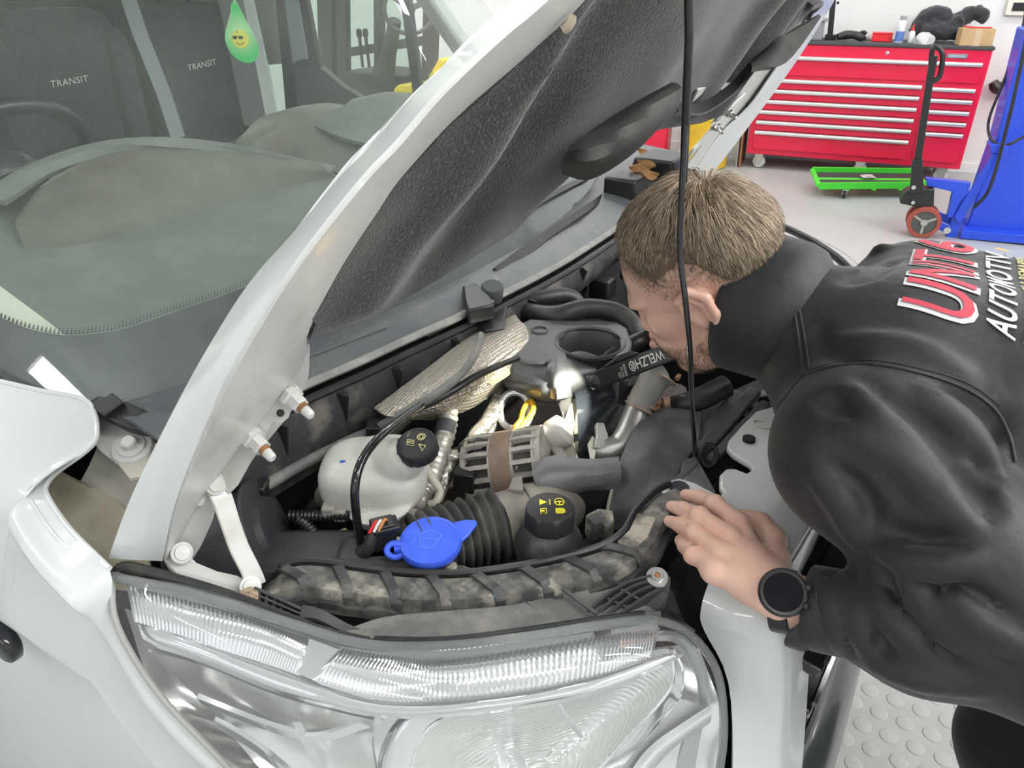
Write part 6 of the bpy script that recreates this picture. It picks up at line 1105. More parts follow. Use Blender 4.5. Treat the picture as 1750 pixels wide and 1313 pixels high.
# ---- pose
hf = nrm(V(-.832, -.001, -.554)); hu = V(-.534, -.268, .802); hu = nrm(hu - hf * np.dot(hu, hf)); hl_ = np.cross(hu, hf)
HO = V(-.274, .986, 1.269)
Hh = lambda x, y, z: HO + hf * x + hl_ * y + hu * z
HAX = [hf, hl_, hu]
C7 = V(-.085, .985, 1.205); SHL = V(-.03, .815, 1.165); SHR_ = V(-.03, 1.21, 1.195); ELB = V(.20, .70, 1.075); WR = P(1352, 1030, .862); HIPC = V(.44, 1.01, 1.0)
ELR = V(-.10, 1.30, 1.00); WRR = V(-.27, 1.22, 1.085)
SKIN = mat('skin', (.74, .45, .35), .46, sss=.15, var=(18, (.76, .50, .40), .4, .7), dirt=(45, (.68, .36, .28), .5, .8), bump=(500, .12, .001))
# ---- head and neck
hd = SDF(HO - .21, HO + np.array([.30, .21, .21]), .0028)
hd.ell(Hh(-.002, 0, .052), (.100, .078, .088), HAX, .01); hd.ell(Hh(.045, 0, .03), (.058, .062, .07), HAX, .02); hd.ell(Hh(-.045, 0, .035), (.062, .070, .065), HAX, .02)
hd.chain([Hh(.055, 0, -.01), Hh(.068, 0, -.06), Hh(.072, 0, -.098)], [.056, .045, .026], .03)
for e in (-1, 1):
    hd.chain([Hh(.0, .058 * e, -.02), Hh(.012, .054 * e, -.058), Hh(.05, .032 * e, -.092), Hh(.082, .008 * e, -.108)], [.018, .019, .017, .018], .022)   # jaw
    hd.ell(Hh(.065, .042 * e, -.015), (.026, .020, .020), HAX, .02); hd.ell(Hh(.082, .035 * e, .032), (.022, .028, .010), HAX, .014)
    hd.ell(Hh(.093, .032 * e, .013), (.016, .018, .013), HAX, .010, 'd'); hd.ell(Hh(.080, .032 * e, .012), (.0125, .0135, .0125), HAX, .003)
    # ear: rim, lobe, bowl
    ear = [Hh(.008, .078 * e, -.022), Hh(.016, .082 * e, .006), Hh(.011, .089 * e, .030), Hh(-.010, .094 * e, .039), Hh(-.028, .096 * e, .023), Hh(-.026, .094 * e, -.005), Hh(-.015, .089 * e, -.027), Hh(-.002, .083 * e, -.043)]
    hd.chain(ear, [.0045, .005, .0055, .006, .006, .0055, .0065, .0075], .004); hd.ell(Hh(-.008, .081 * e, .002), (.021, .009, .032), HAX, .006); hd.ell(Hh(-.001, .093 * e, -.003), (.010, .012, .017), HAX, .004, 'd'); hd.chain([Hh(-.014, .090 * e, -.010), Hh(-.016, .092 * e, .014), Hh(-.004, .090 * e, .025)], [.004, .004, .003], .004); hd.ell(Hh(.010, .079 * e, -.004), (.005, .005, .008), HAX, .004)
hd.chain([Hh(.098, 0, .022), Hh(.108, 0, -.006), Hh(.119, 0, -.028)], [.010, .0105, .0125], .012)
for e in (-1, 1): hd.ell(Hh(.108, .012 * e, -.034), (.011, .009, .009), HAX, .006)
hd.chain([Hh(.098, -.02, -.064), Hh(.106, 0, -.061), Hh(.098, .02, -.064)], [.006, .0075, .006], .008); hd.chain([Hh(.097, -.018, -.075), Hh(.104, 0, -.076), Hh(.097, .018, -.075)], [.006, .008, .006], .008); hd.chain([Hh(.106, -.02, -.0695), Hh(.111, 0, -.0695), Hh(.106, .02, -.0695)], [.002] * 3, .003, 'd'); hd.ell(Hh(.094, 0, -.108), (.018, .02, .014), HAX, .015)
hd.chain([Hh(-.035, 0, -.01), Hh(-.05, 0, -.07), C7 + V(-.03, 0, -.03)], [.058, .056, .062], .03); hd.chain([Hh(.02, 0, -.075), Hh(-.03, 0, -.12)], [.04, .048], .03)
hv, hF = hd.mesh()
# ---- left hand with forearm
FZ = {'index': [(1262, 894, 1.040), (1222, 862, 1.038), (1196, 850, 1.024), (1172, 846, 1.013)], 'middle': [(1246, 917, 1.044), (1195, 883, 1.040), (1168, 871, 1.023), (1148, 866, 1.011)], 'ring': [(1233, 944, 1.041), (1188, 911, 1.036), (1163, 898, 1.020), (1144, 891, 1.008)], 'little': [(1222, 970, 1.034), (1184, 950, 1.026), (1170, 934, 1.012), (1162, 924, 1.003)]}
hn = SDF(V(-.36, .58, .93), V(.06, .93, 1.10), .0022)
wr2 = Z(1318, 1010, 1.035)
hn.chain([WR + (ELB - WR) * .35, WR, wr2], [.032, .029, .027], .015)
kn = {}
for nm, rr in (('index', (.0125, .0110, .0100, .0080)), ('middle', (.0128, .0114, .0102, .0082)), ('ring', (.0122, .0108, .0098, .0078)), ('little', (.0114, .0098, .0088, .0072))):
    pts = [Z(*q) for q in FZ[nm]]; kn[nm] = pts
    hn.chain(pts, rr, .004); hn.ell(pts[1] + ZV * .001, (rr[1] * 1.12,) * 3, None, .004)
    hn.chain([wr2 + (pts[0] - wr2) * .12 - ZV * .004, pts[0] - ZV * .004], [.020, .0128], .010)
hn.chain([kn['index'][0] - ZV * .008, kn['little'][0] - ZV * .008], [.014, .013], .012); hn.chain([kn['middle'][0] * .6 + wr2 * .4 - ZV * .01, kn['ring'][0] * .4 + wr2 * .6 - ZV * .01], [.022, .022], .016)
for a, b in (('index', 'middle'), ('middle', 'ring'), ('ring', 'little')): pass
th = [Z(1322, 960, 1.02), Z(1322, 922, 1.022), Z(1300, 894, 1.022), Z(1274, 882, 1.016)]
hn.chain([wr2 * .7 + th[0] * .3, th[0], th[1], th[2], th[3]], [.020, .0185, .0145, .012, .0095], .010)
nv_, nF = hn.mesh()
# ---- right hand gripping the lamp (mostly hidden behind the head)
g0 = WRR + V(-.075, .0, .0); hr = SDF(g0 - .12, g0 + .14, .003)
hr.chain([WRR + V(.05, 0, -.02), WRR, g0], [.03, .028, .026], .015); hr.ell(g0, (.045, .022, .038), None, .01)
for k in range(4): q = g0 + V(-.035 + k * .002, -.012, .026 - k * .018); hr.chain([q, q + V(-.03, -.012, 0), q + V(-.034, -.036, 0), q + V(-.012, -.04, 0)], [.0115, .0105, .0095, .008], .004)
hr.chain([g0 + V(0, -.01, .03), g0 + V(-.02, -.036, .03), g0 + V(-.045, -.04, .02)], [.015, .012, .010], .006)
rv_, rF = hr.mesh()
# torso and limbs under the clothes, so that the figure is whole
bd = SDF(V(-.36, .5, .02), V(.66, 1.5, 1.32), .012)
bd.chain([C7 + V(-.02, 0, -.02), V(.05, 1.0, 1.15), V(.28, 1.0, 1.10), HIPC], [.06, .11, .105, .12], .06); bd.chain([SHL, SHR_], [.07, .07], .05); bd.chain([SHL, ELB, WR], [.055, .042, .030], .03); bd.chain([SHR_, ELR, WRR], [.055, .042, .03], .03)
KNL, KNR, ANL, ANR = V(.36, .90, .52), V(.30, 1.13, .52), V(.44, .88, .10), V(.40, 1.14, .10)
for k_, a_, e in ((KNL, ANL, -1), (KNR, ANR, 1)): bd.chain([HIPC + V(0, .1 * e, -.06), k_, a_, a_ + V(-.12, 0, -.05)], [.085, .058, .042, .035], .04)
bv, bF = bd.mesh()
av = np.vstack([hv, nv_, rv_, bv]); n1, n2, n3 = len(hv), len(hv) + len(nv_), len(hv) + len(nv_) + len(rv_)
person = mesh_obj('person', av, np.vstack([hF, nF + n1, rF + n2, bF + n3]), SKIN, None, 1)
tag(person, 'man in a black jacket bending over the engine, hand on the front panel', 'person'); WL[person.name] = V(0, 0, 0)
# nails
NAIL = mat('nail', (.72, .50, .42), .25)
for nm in kn:
    a, b = kn[nm][2], kn[nm][3]; d = nrm(b - a); n_u = nrm(ZV - d * np.dot(ZV, d)); s_ = np.cross(d, n_u); c = b + d * .0015 + n_u * .0052; q = MB()
    q.sheet([[c + d * i * .0052 + s_ * j * .0046 + n_u * (.0012 - .0022 * j * j - .0014 * max(0, i) ** 2) for j in (-1, -.5, 0, .5, 1)] for i in (-1, -.3, .3, 1)], 2, 2, .0006); q.build('fingernail', NAIL, person)
# eyes and brows
for e in (-1, 1):
    q = MB(); q.lathe([(.0118 * math.sin(t), -.0118 * math.cos(t)) for t in np.linspace(0, math.pi, 13)], Hh(.0815, .032 * e, .012), hf, 18); ey_ = q.build('eye', mat('eye_white', (.8, .78, .75), .15), person)
    q = MB(); q.lathe([(.0, .0119), (.0055, .0112), (.0058, .0108)], Hh(.0815, .032 * e, .012), hf, 16); q.build('iris', mat('iris', (.10, .12, .13), .2), ey_)
# ---- hair
rs = np.random.RandomState(11); loc = (hv - HO) @ np.array(HAX).T
hx = np.array([-.12, -.09, -.06, -.03, -.012, .008, .03, .05, .07, .09, .12]); hz_ = np.array([-.045, -.045, -.025, .022, .036, .030, .022, .040, .070, .088, .10])
def hline(x, y): return np.interp(x, hx, hz_) - .03 * np.clip((.05 - np.abs(y)) / .05, 0, 1) * (x > .03) * 0
nrm_v = np.zeros_like(hv); a_ = hv[hF[:, 0]]; fn = np.cross(hv[hF[:, 1]] - a_, hv[hF[:, 2]] - a_)
for k in range(4): np.add.at(nrm_v, hF[:, k], fn)
nrm_v /= np.linalg.norm(nrm_v, axis=1, keepdims=True) + 1e-12
if np.mean(np.sum(nrm_v * (hv - HO), 1)) < 0: nrm_v = -nrm_v
skull = np.abs(loc[:, 1]) < .0800
hair_m = (loc[:, 2] > hline(loc[:, 0], loc[:, 1])) & skull; hid = np.where(hair_m)[0]
crown = Hh(-.062, -.012, .128); HG_ = []; HF_ = []
HAIR = mat('hair_brown', (.155, .10, .058), .38, spec=.4); nt = HAIR.node_tree; at_ = nt.nodes.new('ShaderNodeAttribute'); at_.attribute_name = 'shade'; nt.links.new(at_.outputs['Color'], nt.nodes['Principled BSDF'].inputs['Base Color'])
def strand(mb_v, mb_f, pts, w0, rsx):
    t = nrm(pts[-1] - pts[0]); s1 = nrm(np.cross(t, rsx)); s2 = np.cross(t, s1); k = len(mb_v); m_ = len(pts)
    for i, p in enumerate(pts[:-1]):
        w_ = w0 * (1 - .55 * i / (m_ - 1)); mb_v.extend([p + s1 * w_, p - s1 * w_ * .5 + s2 * w_ * .87, p - s1 * w_ * .5 - s2 * w_ * .87])
    mb_v.append(pts[-1])
    for i in range(m_ - 2):
        for j in range(3): a = k + i * 3 + j; b = k + i * 3 + (j + 1) % 3; mb_f.append((a, b, b + 3, a + 3))
    e = k + (m_ - 2) * 3
    for j in range(3): mb_f.append((e + j, e + (j + 1) % 3, k + (m_ - 1) * 3))
SC = []; clump = rs.randn(400, 3) * .35
NH = 17000; pick = hid[rs.randint(0, len(hid), NH)]
for i in pick:
    p = hv[i] + (rs.rand(3) - .5) * .003; n = nrm_v[i]; x, y, z = loc[i]; t_ = z - float(hline(x, y)); Lk = min(1., max(0., (t_ - .028) / .095)); 
    if t_ < .03 and rs.rand() > .15 + t_ / .05: continue
    Lk = Lk; L = .0028 + .040 * Lk * Lk * (3 - 2 * Lk) * (.75 + .5 * rs.rand())
    fl = p - crown; fl = fl - n * np.dot(fl, n); dist = np.linalg.norm(fl); fl = fl / (dist + 1e-6); fl = nrm(fl + .35 * np.cross(n, fl) + hf * .35 * (x > -.03) + clump[int(abs(x * 260) + abs(y * 170) * 3 + abs(z * 200) * 5) % 400] * .36 + rs.randn(3) * .12); fl = nrm(fl - n * np.dot(fl, n))
    lift = (.30 if t_ > .045 else .22) + .22 * rs.rand() + (.4 if dist < .03 else 0); d0 = nrm(n * (lift + .3) + fl); d1 = nrm(n * lift * .25 + fl - n * .25)
    pts = [p - n * .001, p + d0 * L * .4, p + d0 * L * .4 + d1 * L * .35, p + d0 * L * .4 + d1 * L * .35 + nrm(d1 - n * .35) * L * .3]
    k0 = len(HG_); strand(HG_, HF_, pts, .00040 if L > .012 else .00028, n); cc_ = (.30 + .70 * rs.rand()) * (.55 + .45 * rs.rand() + .25 * math.sin(x * 300 + y * 170) * math.sin(y * 260 - z * 90)); SC += [cc_] * (len(HG_) - k0)
fade = hid[(loc[hid, 2] - hline(loc[hid, 0], loc[hid, 1])) < .055]; fp = fade[rs.randint(0, len(fade), 16000)]
for i in fp:   # clipped hair of the faded sides, thinning towards the hairline
    t_ = loc[i, 2] - float(hline(loc[i, 0], loc[i, 1]))
    if rs.rand() > .10 + t_ / .032: continue
    p = hv[i] + (rs.rand(3) - .5) * .0032; n = nrm_v[i]; L = .0022 + .10 * t_ * (.6 + .6 * rs.rand()); fl = nrm(-hu * .9 - hf * .15 + rs.randn(3) * .22); fl = nrm(fl - n * np.dot(fl, n)); k0 = len(HG_)
    strand(HG_, HF_, [p - n * .0006, p + nrm(n * .55 + fl) * L * .6, p + nrm(n * .35 + fl) * L], .00017, n); SC += [.20 + .25 * rs.rand()] * (len(HG_) - k0)
ho = mesh_obj('hair', np.array(HG_), HF_, HAIR, person, 0); ho['label'] = 'short light brown hair with faded sides'; ho['kind'] = 'stuff'
ca = ho.data.color_attributes.new('shade', 'FLOAT_COLOR', 'POINT'); ca.data.foreach_set('color', np.array([(c * .92, c * .72, c * .52, 1) for c in SC], np.float32).ravel())
# scalp layer so that no skin shows between the strands
capv = {}; cf = [f for f in hF if all(hair_m[j] and loc[j, 2] > hline(loc[j, 0], loc[j, 1]) + .036 for j in f)]; ids = sorted({int(j) for f in cf for j in f}); mp = {j: k for k, j in enumerate(ids)}
mesh_obj('hair_base', np.array([hv[j] + nrm_v[j] * .0022 for j in ids]), [[mp[int(j)] for j in f] for f in cf], mat('hair_under', (.10, .066, .04), .7, var=(60, (.16, .11, .07), .4, .7)), person, 0)
beard = (loc[:, 0] > -.012) & (loc[:, 0] < .12) & (loc[:, 2] < np.interp(loc[:, 0], [-.01, .02, .05, .08, .12], [-.012, -.045, -.062, -.052, -.048])) & (loc[:, 2] > -.135); bid = np.where(beard)[0]; BV, BF_ = [], []
for i in bid[rs.randint(0, len(bid), 11000)]:
    p = hv[i] + (rs.rand(3) - .5) * .003; n = nrm_v[i]; strand(BV, BF_, [p - n * .0005, p + nrm(n * .5 - hu * .6 + rs.randn(3) * .2) * .0018, p + nrm(n * .4 - hu * .9 + rs.randn(3) * .2) * .0036], .00017, hf)
bo_ = mesh_obj('beard', np.array(BV), BF_, mat('beard_brown', (.075, .045, .026), .6), person, 0); bo_['kind'] = 'stuff'
BV, BF_ = [], []
for e in (-1, 1):
    for k in range(260):
        y = .012 + .038 * rs.rand(); p = Hh(.102 - .45 * (y - .02) ** 2 * 10 - .1 * max(0, y - .03), y * e, .036 - .12 * max(0, y - .036) + .004 * rs.randn() * .6); strand(BV, BF_, [p, p + hl_ * e * .004 + hf * .002, p + hl_ * e * .008 - hu * .001 + hf * .001], .0003, hf)
eb_ = mesh_obj('eyebrows', np.array(BV), BF_, MATS['beard_brown'], person, 0); eb_['kind'] = 'stuff'
# ---- jacket
JK = SDF(V(-.26, .55, .86), V(.66, 1.46, 1.40), .0062)
JK.ell(V(.10, 1.0, 1.155), (.235, .205, .155), None, .05); JK.ell(V(.12, 1.17, 1.185), (.20, .13, .115), None, .05); JK.ell(V(-.02, 1.0, 1.165), (.13, .20, .115), None, .05); JK.ell(V(.32, 1.01, 1.09), (.22, .20, .165), None, .06); JK.ell(V(.47, 1.01, 1.02), (.15, .19, .17), None, .06)
JK.chain([SHL, V(-.02, 1.0, 1.20), SHR_], [.092, .095, .095], .06); JK.ell(V(.03, 1.21, 1.20), (.10, .07, .07), None, .05)
JK.chain([SHL + V(0, -.005, .0), SHL * .5 + ELB * .5 + V(0, -.01, 0), ELB], [.088, .080, .066], .035); JK.chain([ELB, ELB * .5 + WR * .5 + V(0, 0, -.004), WR + (ELB - WR) * .17], [.066, .057, .0425], .03)
JK.chain([SHR_, ELR, WRR + V(.06, .02, -.02)], [.088, .066, .042], .035)
# neck of the jacket (the collar itself is lofted below)
cb_, ct_ = P(1362, 540, 1.005), P(1272, 513, 1.045)
JK.chain([C7 + V(.03, 0, -.01), cb_ * .45 + ct_ * .55], [.100, .080], .05)
# folds: pixels of the creases are dropped on to the smooth sleeve first, then carved or raised
v0, f0 = JK.mesh(); bv0 = BVHTree.FromPolygons([Vector(v) for v in v0], [tuple(int(i) for i in f) for f in f0])
def fold(pts, r, depth, op='u', k=.012):
    c = catmull([(x, y, 0) for x, y in pts], 5); w_ = []
    for x, y, _ in c:
        d = Vector(nrm(ray(x, y))); h = bv0.ray_cast(Vector(CAMP), d)
        if h[0] is not None: w_.append(np.array(h[0]) + np.array(d) * depth)
    if len(w_) < 3: return
    rr = [r * .82 * (.30 + .70 * math.sin(math.pi * i / (len(w_) - 1)) ** .7) for i in range(len(w_))]; JK.chain(w_, rr, k, op)
for pts, r, dp in (([(1470, 650), (1540, 692), (1605, 745), (1655, 805), (1700, 865)], .020, -.004), ([(1400, 676), (1450, 694), (1510, 702)], .013, -.004), ([(1712, 700), (1682, 760), (1700, 815)], .014, -.003), ([(1490, 968), (1570, 992), (1650, 1030), (1750, 1080)], .018, -.006), ([(1420, 990), (1446, 1050), (1452, 1120)], .010, -.002), ([(1515, 1000), (1556, 1070), (1640, 1130)], .011, -.002), ([(1468, 1010), (1485, 1070), (1520, 1130)], .009, -.002), ([(1590, 1020), (1640, 1080), (1720, 1130)], .010, -.002), ([(1500, 900), (1570, 935), (1650, 925)], .018, -.004), ([(1420, 800), (1470, 850), (1490, 900)], .012, -.003), ([(1560, 780), (1600, 830), (1690, 880)], .012, -.003), ([(1440, 480), (1490, 465), (1530, 445)], .010, -.003), ([(1560, 650), (1640, 685), (1690, 730)], .010, -.004), ([(1395, 560), (1420, 600), (1480, 610)], .008, -.003)):
    fold(pts, r, dp, 'd')
for pts, r, dp in (([(1395, 985), (1425, 1040), (1432, 1110)], .012, .004), ([(1440, 985), (1468, 1045), (1475, 1110)], .012, .004), ([(1485, 985), (1520, 1050), (1585, 1120)], .013, .004), ([(1545, 990), (1605, 1060), (1690, 1125)], .014, .004), ([(1620, 1015), (1680, 1070), (1750, 1110)], .014, .004), ([(1440, 730), (1530, 780), (1600, 850), (1660, 900)], .018, .006), ([(1450, 660), (1500, 715), (1560, 770), (1630, 850)], .014, .006), ([(1560, 660), (1640, 725), (1700, 800)], .016, .006), ([(1380, 790), (1440, 860), (1470, 930)], .016, .006), ([(1430, 580), (1560, 598), (1660, 650)], .014, .008), ([(1420, 450), (1470, 440), (1520, 425)], .010, .005), ([(1500, 940), (1580, 965), (1680, 960)], .014, .005), ([(1480, 1130), (1580, 1160), (1700, 1175)], .012, .006)):
    fold(pts, r, dp, 'u')
jv, jF = JK.mesh(); JM = mat('softshell', (.0115, .0125, .0145), .55, sheen=.12, spec=.45, bump=(16, .40, .012), var=(3, (.015, .016, .018), .4, .7)); jk = mesh_obj('jacket', jv, jF, JM, person, 2); jk['label'] = 'black softshell work jacket with a printed back'
def ring_loft(rings, nm, n=48):
    q = MB(); vs = []
    for c, ax, r in rings:
        u, v_, a = frame_of(ax); vs += [c + (u * math.cos(t) + v_ * math.sin(t)) * r for t in np.arange(n) * 2 * math.pi / n]
    m_ = len(rings); q.add(vs, [(i * n + k, i * n + (k + 1) % n, (i + 1) * n + (k + 1) % n, (i + 1) * n + k) for i in range(m_ - 1) for k in range(n)]); return q.build(nm, JM, jk, angle=70)
cax = ct_ - cb_
ring_loft([(cb_ + cax * t, cax, r) for t, r in ((-.35, .070), (-.1, .090), (.15, .0955), (.45, .0965), (.75, .0975), (1., .0985), (1.04, .097), (1.03, .0945), (.9, .0925), (.5, .094))], 'collar')
cu = nrm(ELB - WR); ring_loft([(WR + cu * t, cu, r) for t, r in ((.075, .0440), (.06, .0465), (.04, .0470), (.022, .0465), (.020, .0445), (.022, .042), (.05, .040))], 'cuff')
bvh = BVHTree.FromPolygons([Vector(v.co) for v in jk.data.vertices], [tuple(p.vertices) for p in jk.data.polygons])
def on_jk(x, y, off=.0015):
    d = Vector(nrm(ray(x, y))); h = bvh.ray_cast(Vector(CAMP), d)
    if h[0] is None: return None
    return np.array(h[0]) + np.array(h[1]) * off * (1 if np.dot(np.array(h[1]), np.array(d)) < 0 else -1)
def seam(pts, r=.0016, off=.0004, nm='seam'):
    c = catmull([(x, y, 0) for x, y in pts], 10); w_ = [on_jk(x, y, off) for x, y, _ in c]; w_ = [q for q in w_ if q is not None]
    if len(w_) > 3: q = MB(); q.tube(w_, r, 6); q.build(nm, JM, jk)
seam([(1412, 422), (1385, 465), (1352, 510), (1325, 545), (1300, 590), (1288, 640)]); seam([(1352, 510), (1362, 560), (1374, 640)], .0022); seam([(1362, 508), (1372, 560), (1384, 632)], .0016); seam([(1374, 642), (1430, 626), (1500, 624), (1580, 640), (1650, 665), (1700, 700), (1725, 745), (1735, 790)], .0022)
seam([(1374, 640), (1350, 670), (1325, 705), (1312, 745)], .0020); seam([(1384, 632), (1430, 620), (1500, 617), (1580, 632), (1655, 656), (1710, 694)], .0009, nm='stitching'); seam([(1322, 420), (1300, 455), (1268, 505), (1240, 555), (1213, 605)], .0009, nm='stitching'); seam([(1388, 985), (1395, 1030), (1380, 1085)], .0012, nm='stitching')
def print_on(txt, quad, mt, nm, bold=0., shear=0., off=.002):
    """lettering laid on the back: quad = plan x,y of baseline start/end and top start/end, dropped on to the cloth"""
    vs, fs = text_geo(txt, 1., bold, shear, spacing=1.04); w_, h_ = vs.max(0); bl, br, tl, tr = [np.array(q, float) for q in quad]
    bm = bmesh.new(); bb = [bm.verts.new((a, b, 0)) for a, b in vs]
    for f in fs:
        try: bm.faces.new([bb[i] for i in f])
        except ValueError: pass
    bmesh.ops.subdivide_edges(bm, edges=[e for e in bm.edges if e.calc_length() > .16], cuts=3, use_grid_fill=True); bmesh.ops.triangulate(bm, faces=bm.faces); bm.verts.index_update()
    P2 = []
    for v in bm.verts:
        u, t = (v.co.x / w_) ** 1.16, v.co.y / h_; p = (bl * (1 - u) + br * u) * (1 - t) + (tl * (1 - u) + tr * u) * t; h = bvh.ray_cast(Vector((p[0], p[1], 1.7)), Vector((0, 0, -1)))
        n = np.array(h[1]); n = n if n[2] > 0 else -n; P2.append(np.array(h[0]) + n * off)
    F2_ = [tuple(v.index for v in f.verts) for f in bm.faces]; bm.free()
    q = MB(); q.add(P2, F2_); return q.build(nm, mt, jk)
PRW = mat('print_white', (.66, .66, .66), .6); PRR = mat('print_red', (.56, .05, .085), .6); PRY = mat('print_yellow', (.62, .58, .27), .6)
# the lettering reads from the near shoulder to the far one, letter tops towards the collar
print_on('UNIT6', ((.046, .912), (.032, 1.236), (-.040, .922), (-.050, 1.232)), PRW, 'back_print_outline', bold=.042, off=.0014); print_on('UNIT6', ((.041, .919), (.027, 1.230), (-.035, .928), (-.045, 1.226)), PRR, 'back_print', bold=.012, off=.0030)
print_on('AUTOMOTIVE', ((.084, .908), (.070, 1.242), (.053, .922), (.040, 1.238)), PRW, 'back_print_line', bold=.02, shear=.1); print_on('VEHICLE REPAIRS & REMAPPING', ((.104, .902), (.090, 1.242), (.091, .908), (.077, 1.242)), PRY, 'back_print_small', bold=.012, shear=.1)
# cuff tab
tabp = [P(1362, 1072, .83), P(1340, 1098, .835), P(1372, 1110, .835), P(1400, 1085, .83)]
q = MB(); q.sheet([[P(1348, 1078, .825), P(1370, 1060, .82), P(1384, 1030, .818)], [P(1340, 1096, .83), P(1368, 1092, .822), P(1392, 1050, .82)], [P(1352, 1104, .838), P(1380, 1108, .83), P(1402, 1070, .826)]], 4, 4, .003); q.build('cuff_tab', JM, jk)
# ---- trousers and boots
TR = SDF(V(-.0, .70, .02), V(.66, 1.35, 1.12), .011)
for k_, a_, e in ((KNL, ANL, -1), (KNR, ANR, 1)): TR.chain([HIPC + V(0, .09 * e, -.05), k_, a_ + V(0, 0, .01)], [.115, .085, .070], .05)
TR.ell(HIPC + V(0, 0, -.03), (.14, .185, .13), None, .05); tv, tF = TR.mesh(); mesh_obj('trousers', tv, tF, mat('trouser_black', (.012, .012, .014), .8, sheen=.2), person, 3)
for a_ in (ANL, ANR):
    BT = SDF(a_ + V(-.22, -.08, -.11), a_ + V(.12, .08, .12), .007); BT.chain([a_ + V(.0, 0, .06), a_ + V(.01, 0, -.02)], [.05, .052], .03); BT.chain([a_ + V(.03, 0, -.055), a_ + V(-.06, 0, -.05), a_ + V(-.16, 0, -.058)], [.042, .045, .040], .03); sl2 = BT.p[..., 2]; BT.D = np.maximum(BT.D, .014 - sl2)
    v_b, f_b = BT.mesh(); bt_ = mesh_obj('boot', v_b, f_b, mat('boot_black', (.02, .02, .02), .5), person, 2); q = MB(); q.prism([V(a_[0] + x, a_[1] + y, .0) for x, y in ((.07, -.035), (.07, .035), (-.05, .045), (-.18, .035), (-.20, 0), (-.18, -.035), (-.05, -.045))], V(0, 0, .02)); q.build('sole', RUBBER, bt_, bevel=.004)
# ---- wristwatch
wc_ = P(1338, 1012, .822); fa = nrm(ELB - WR); wn_ = nrm(nrm(CAMP - wc_) * .75 + ZV * .45 - fa * np.dot(nrm(CAMP - wc_) * .75 + ZV * .45, fa)); WB = mat('watch_black', (.016, .017, .018), .35)
wn_ = nrm(nrm(CAMP - wc_) + ZV * .12 + RT * .05); wcc = P(1338, 1013, .822)
q = MB(); u_, v_, _ = frame_of(wn_); q.lathe([(.0235, -.010), (.0255, -.008), (.0262, 0), (.0255, .004), (.0238, .0062), (.0205, .0062), (.0195, .0045), (.019, .0040)], wcc, wn_, 48); wt = q.build('wristwatch', WB, person, label='black round smartwatch on the wrist')
q = MB(); q.lathe([(.0196, .0046), (.0194, .0050), (0, .0054)], wcc, wn_, 40); q.build('watch_glass', mat('watch_glass', (.004, .005, .007), .12, spec=.25), wt)
q = MB(); q.torus(wcc + wn_ * .0052, wn_, .0222, .0014, 48, 6); q.build('bezel_ring', mat('bezel', (.05, .052, .055), .25, metal=.5), wt)
wn2 = nrm(wn_ - fa * np.dot(wn_, fa)); sd_ = np.cross(fa, wn2); q = MB(); cw_ = WR - fa * .006; q.strip([cw_ + wn2 * math.cos(t) * .033 + sd_ * math.sin(t) * .0345 for t in np.linspace(.45, 2 * math.pi - .45, 30)], .022, .0035, [wn2 * math.cos(t) + sd_ * math.sin(t) for t in np.linspace(.45, 2 * math.pi - .45, 30)]); q.build('watch_strap', WB, wt, bevel=.001)
for a in (-.4, .35): q = MB(); q.box(wcc + fa * .0262 * math.cos(a) + sd_ * .0262 * math.sin(a), (.005, .006, .005), [fa, sd_, wn_]); q.build('watch_button', WB, wt, bevel=.001)

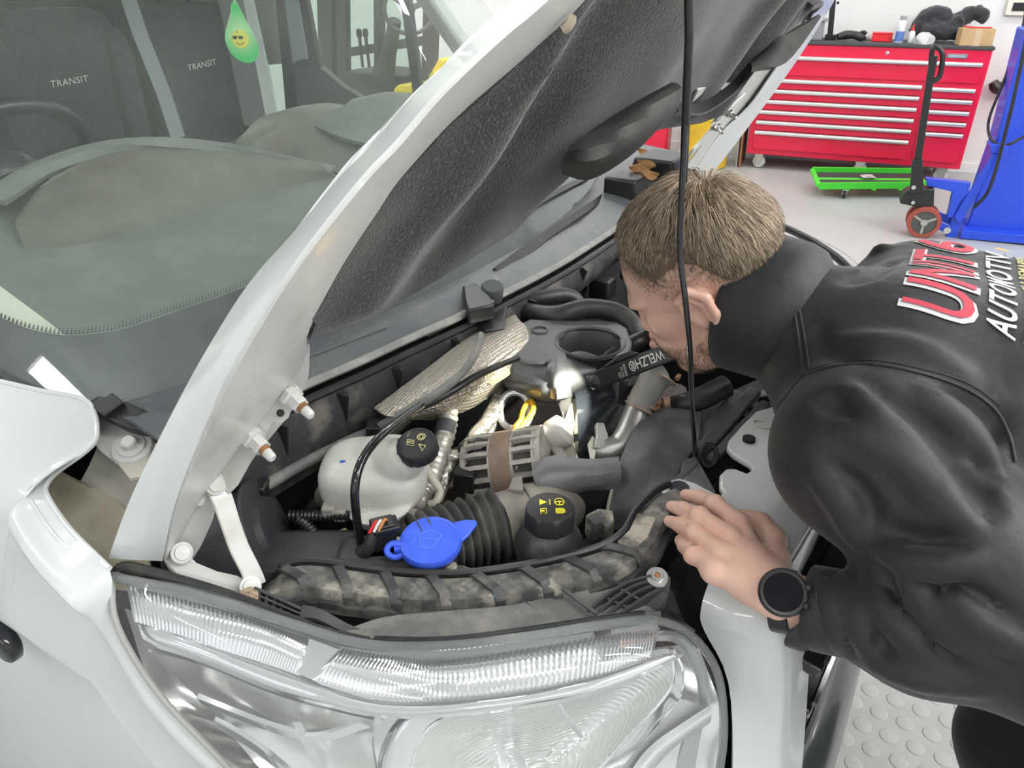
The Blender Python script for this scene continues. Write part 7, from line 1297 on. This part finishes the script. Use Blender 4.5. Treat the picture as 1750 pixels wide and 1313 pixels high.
# ------------------------------------------------------------------ inspection lamp held over the engine
la, lb_ = Z(1013, 652, 1.085), Z(1178, 590, 1.10); lx = nrm(lb_ - la); toc = nrm(CAMP - (la + lb_) / 2); ly_ = nrm(np.cross(toc, lx)); ln_ = np.cross(lx, ly_)
lp = thing('inspection_lamp', 'black slim inspection lamp bar with white lettering held across the engine', 'lamp', la)
LPB = mat('lamp_black', (.012, .012, .013), .42); Wd = .030; LL = np.linalg.norm(lb_ - la)
q = MB(); q.prism([la + ly_ * Wd * .42, la + lx * .03 + ly_ * Wd * .46, la + lx * .055 + ly_ * Wd * .5, lb_ + ly_ * Wd * .5, lb_ - ly_ * Wd * .5, la + lx * .01 - ly_ * Wd * .5, la - ly_ * Wd * .4], -ln_ * .016); q.build('bar', LPB, lp, bevel=.003)
q = MB(); q.prism([la + lx * .03 + ly_ * Wd * .5, la + lx * .065 + ly_ * Wd * .82, la + lx * .085 + ly_ * Wd * .82, la + lx * .10 + ly_ * Wd * .5], -ln_ * .012); q.build('switch_pod', LPB, lp, bevel=.002)
q = MB(); text_on(q, 'WELZH\u00ae', la + lx * (LL * .72) + ly_ * Wd * .30, -lx, -ly_, LL * .36, Wd * .56, bold=.012, th=.0012); q.build('brand_lettering', mat('lamp_print', (.62, .62, .60), .5), lp)
q = MB()
for k, (s_, w_) in enumerate((('5600/6500', .024), ('0012 E4', .02), ('LED', .012))): text_on(q, s_, la + lx * (.062 - k * .006) - ly_ * Wd * .36, ly_ * .97 + lx * .1, -lx, w_ * .8, .0042, th=.0012)
q.build('small_print', MATS['lamp_print'], lp)
em = la + lx * .004 - ln_ * .004; aim = Z(922, 690, 1.0); ld = nrm(aim - em)
q = MB(); q.lathe([(.008, -.006), (.011, 0), (.011, .003)], em, ld, 18); q.build('lamp_head', LPB, lp); q = MB(); q.lathe([(.009, .0032), (.006, .0045), (0, .005)], em, ld, 18); q.build('lamp_led', mat('lamp_led', (1, 1, .95), .4, emit=((1, .98, .86), 30.)), lp)
sp_ = bpy.data.lights.new('lamp_beam', 'SPOT'); sp_.energy = 4.0; sp_.spot_size = R_(92); sp_.spot_blend = .25; sp_.color = (1, .97, .82); sp_.shadow_soft_size = .006
so = bpy.data.objects.new('lamp_beam', sp_); COL.objects.link(so); so.parent = lp; pos = em + ld * .012 - WL[lp.name]; so.location = tuple(pos); so.rotation_euler = Vector(-ld).to_track_quat('Z', 'Y').to_euler()
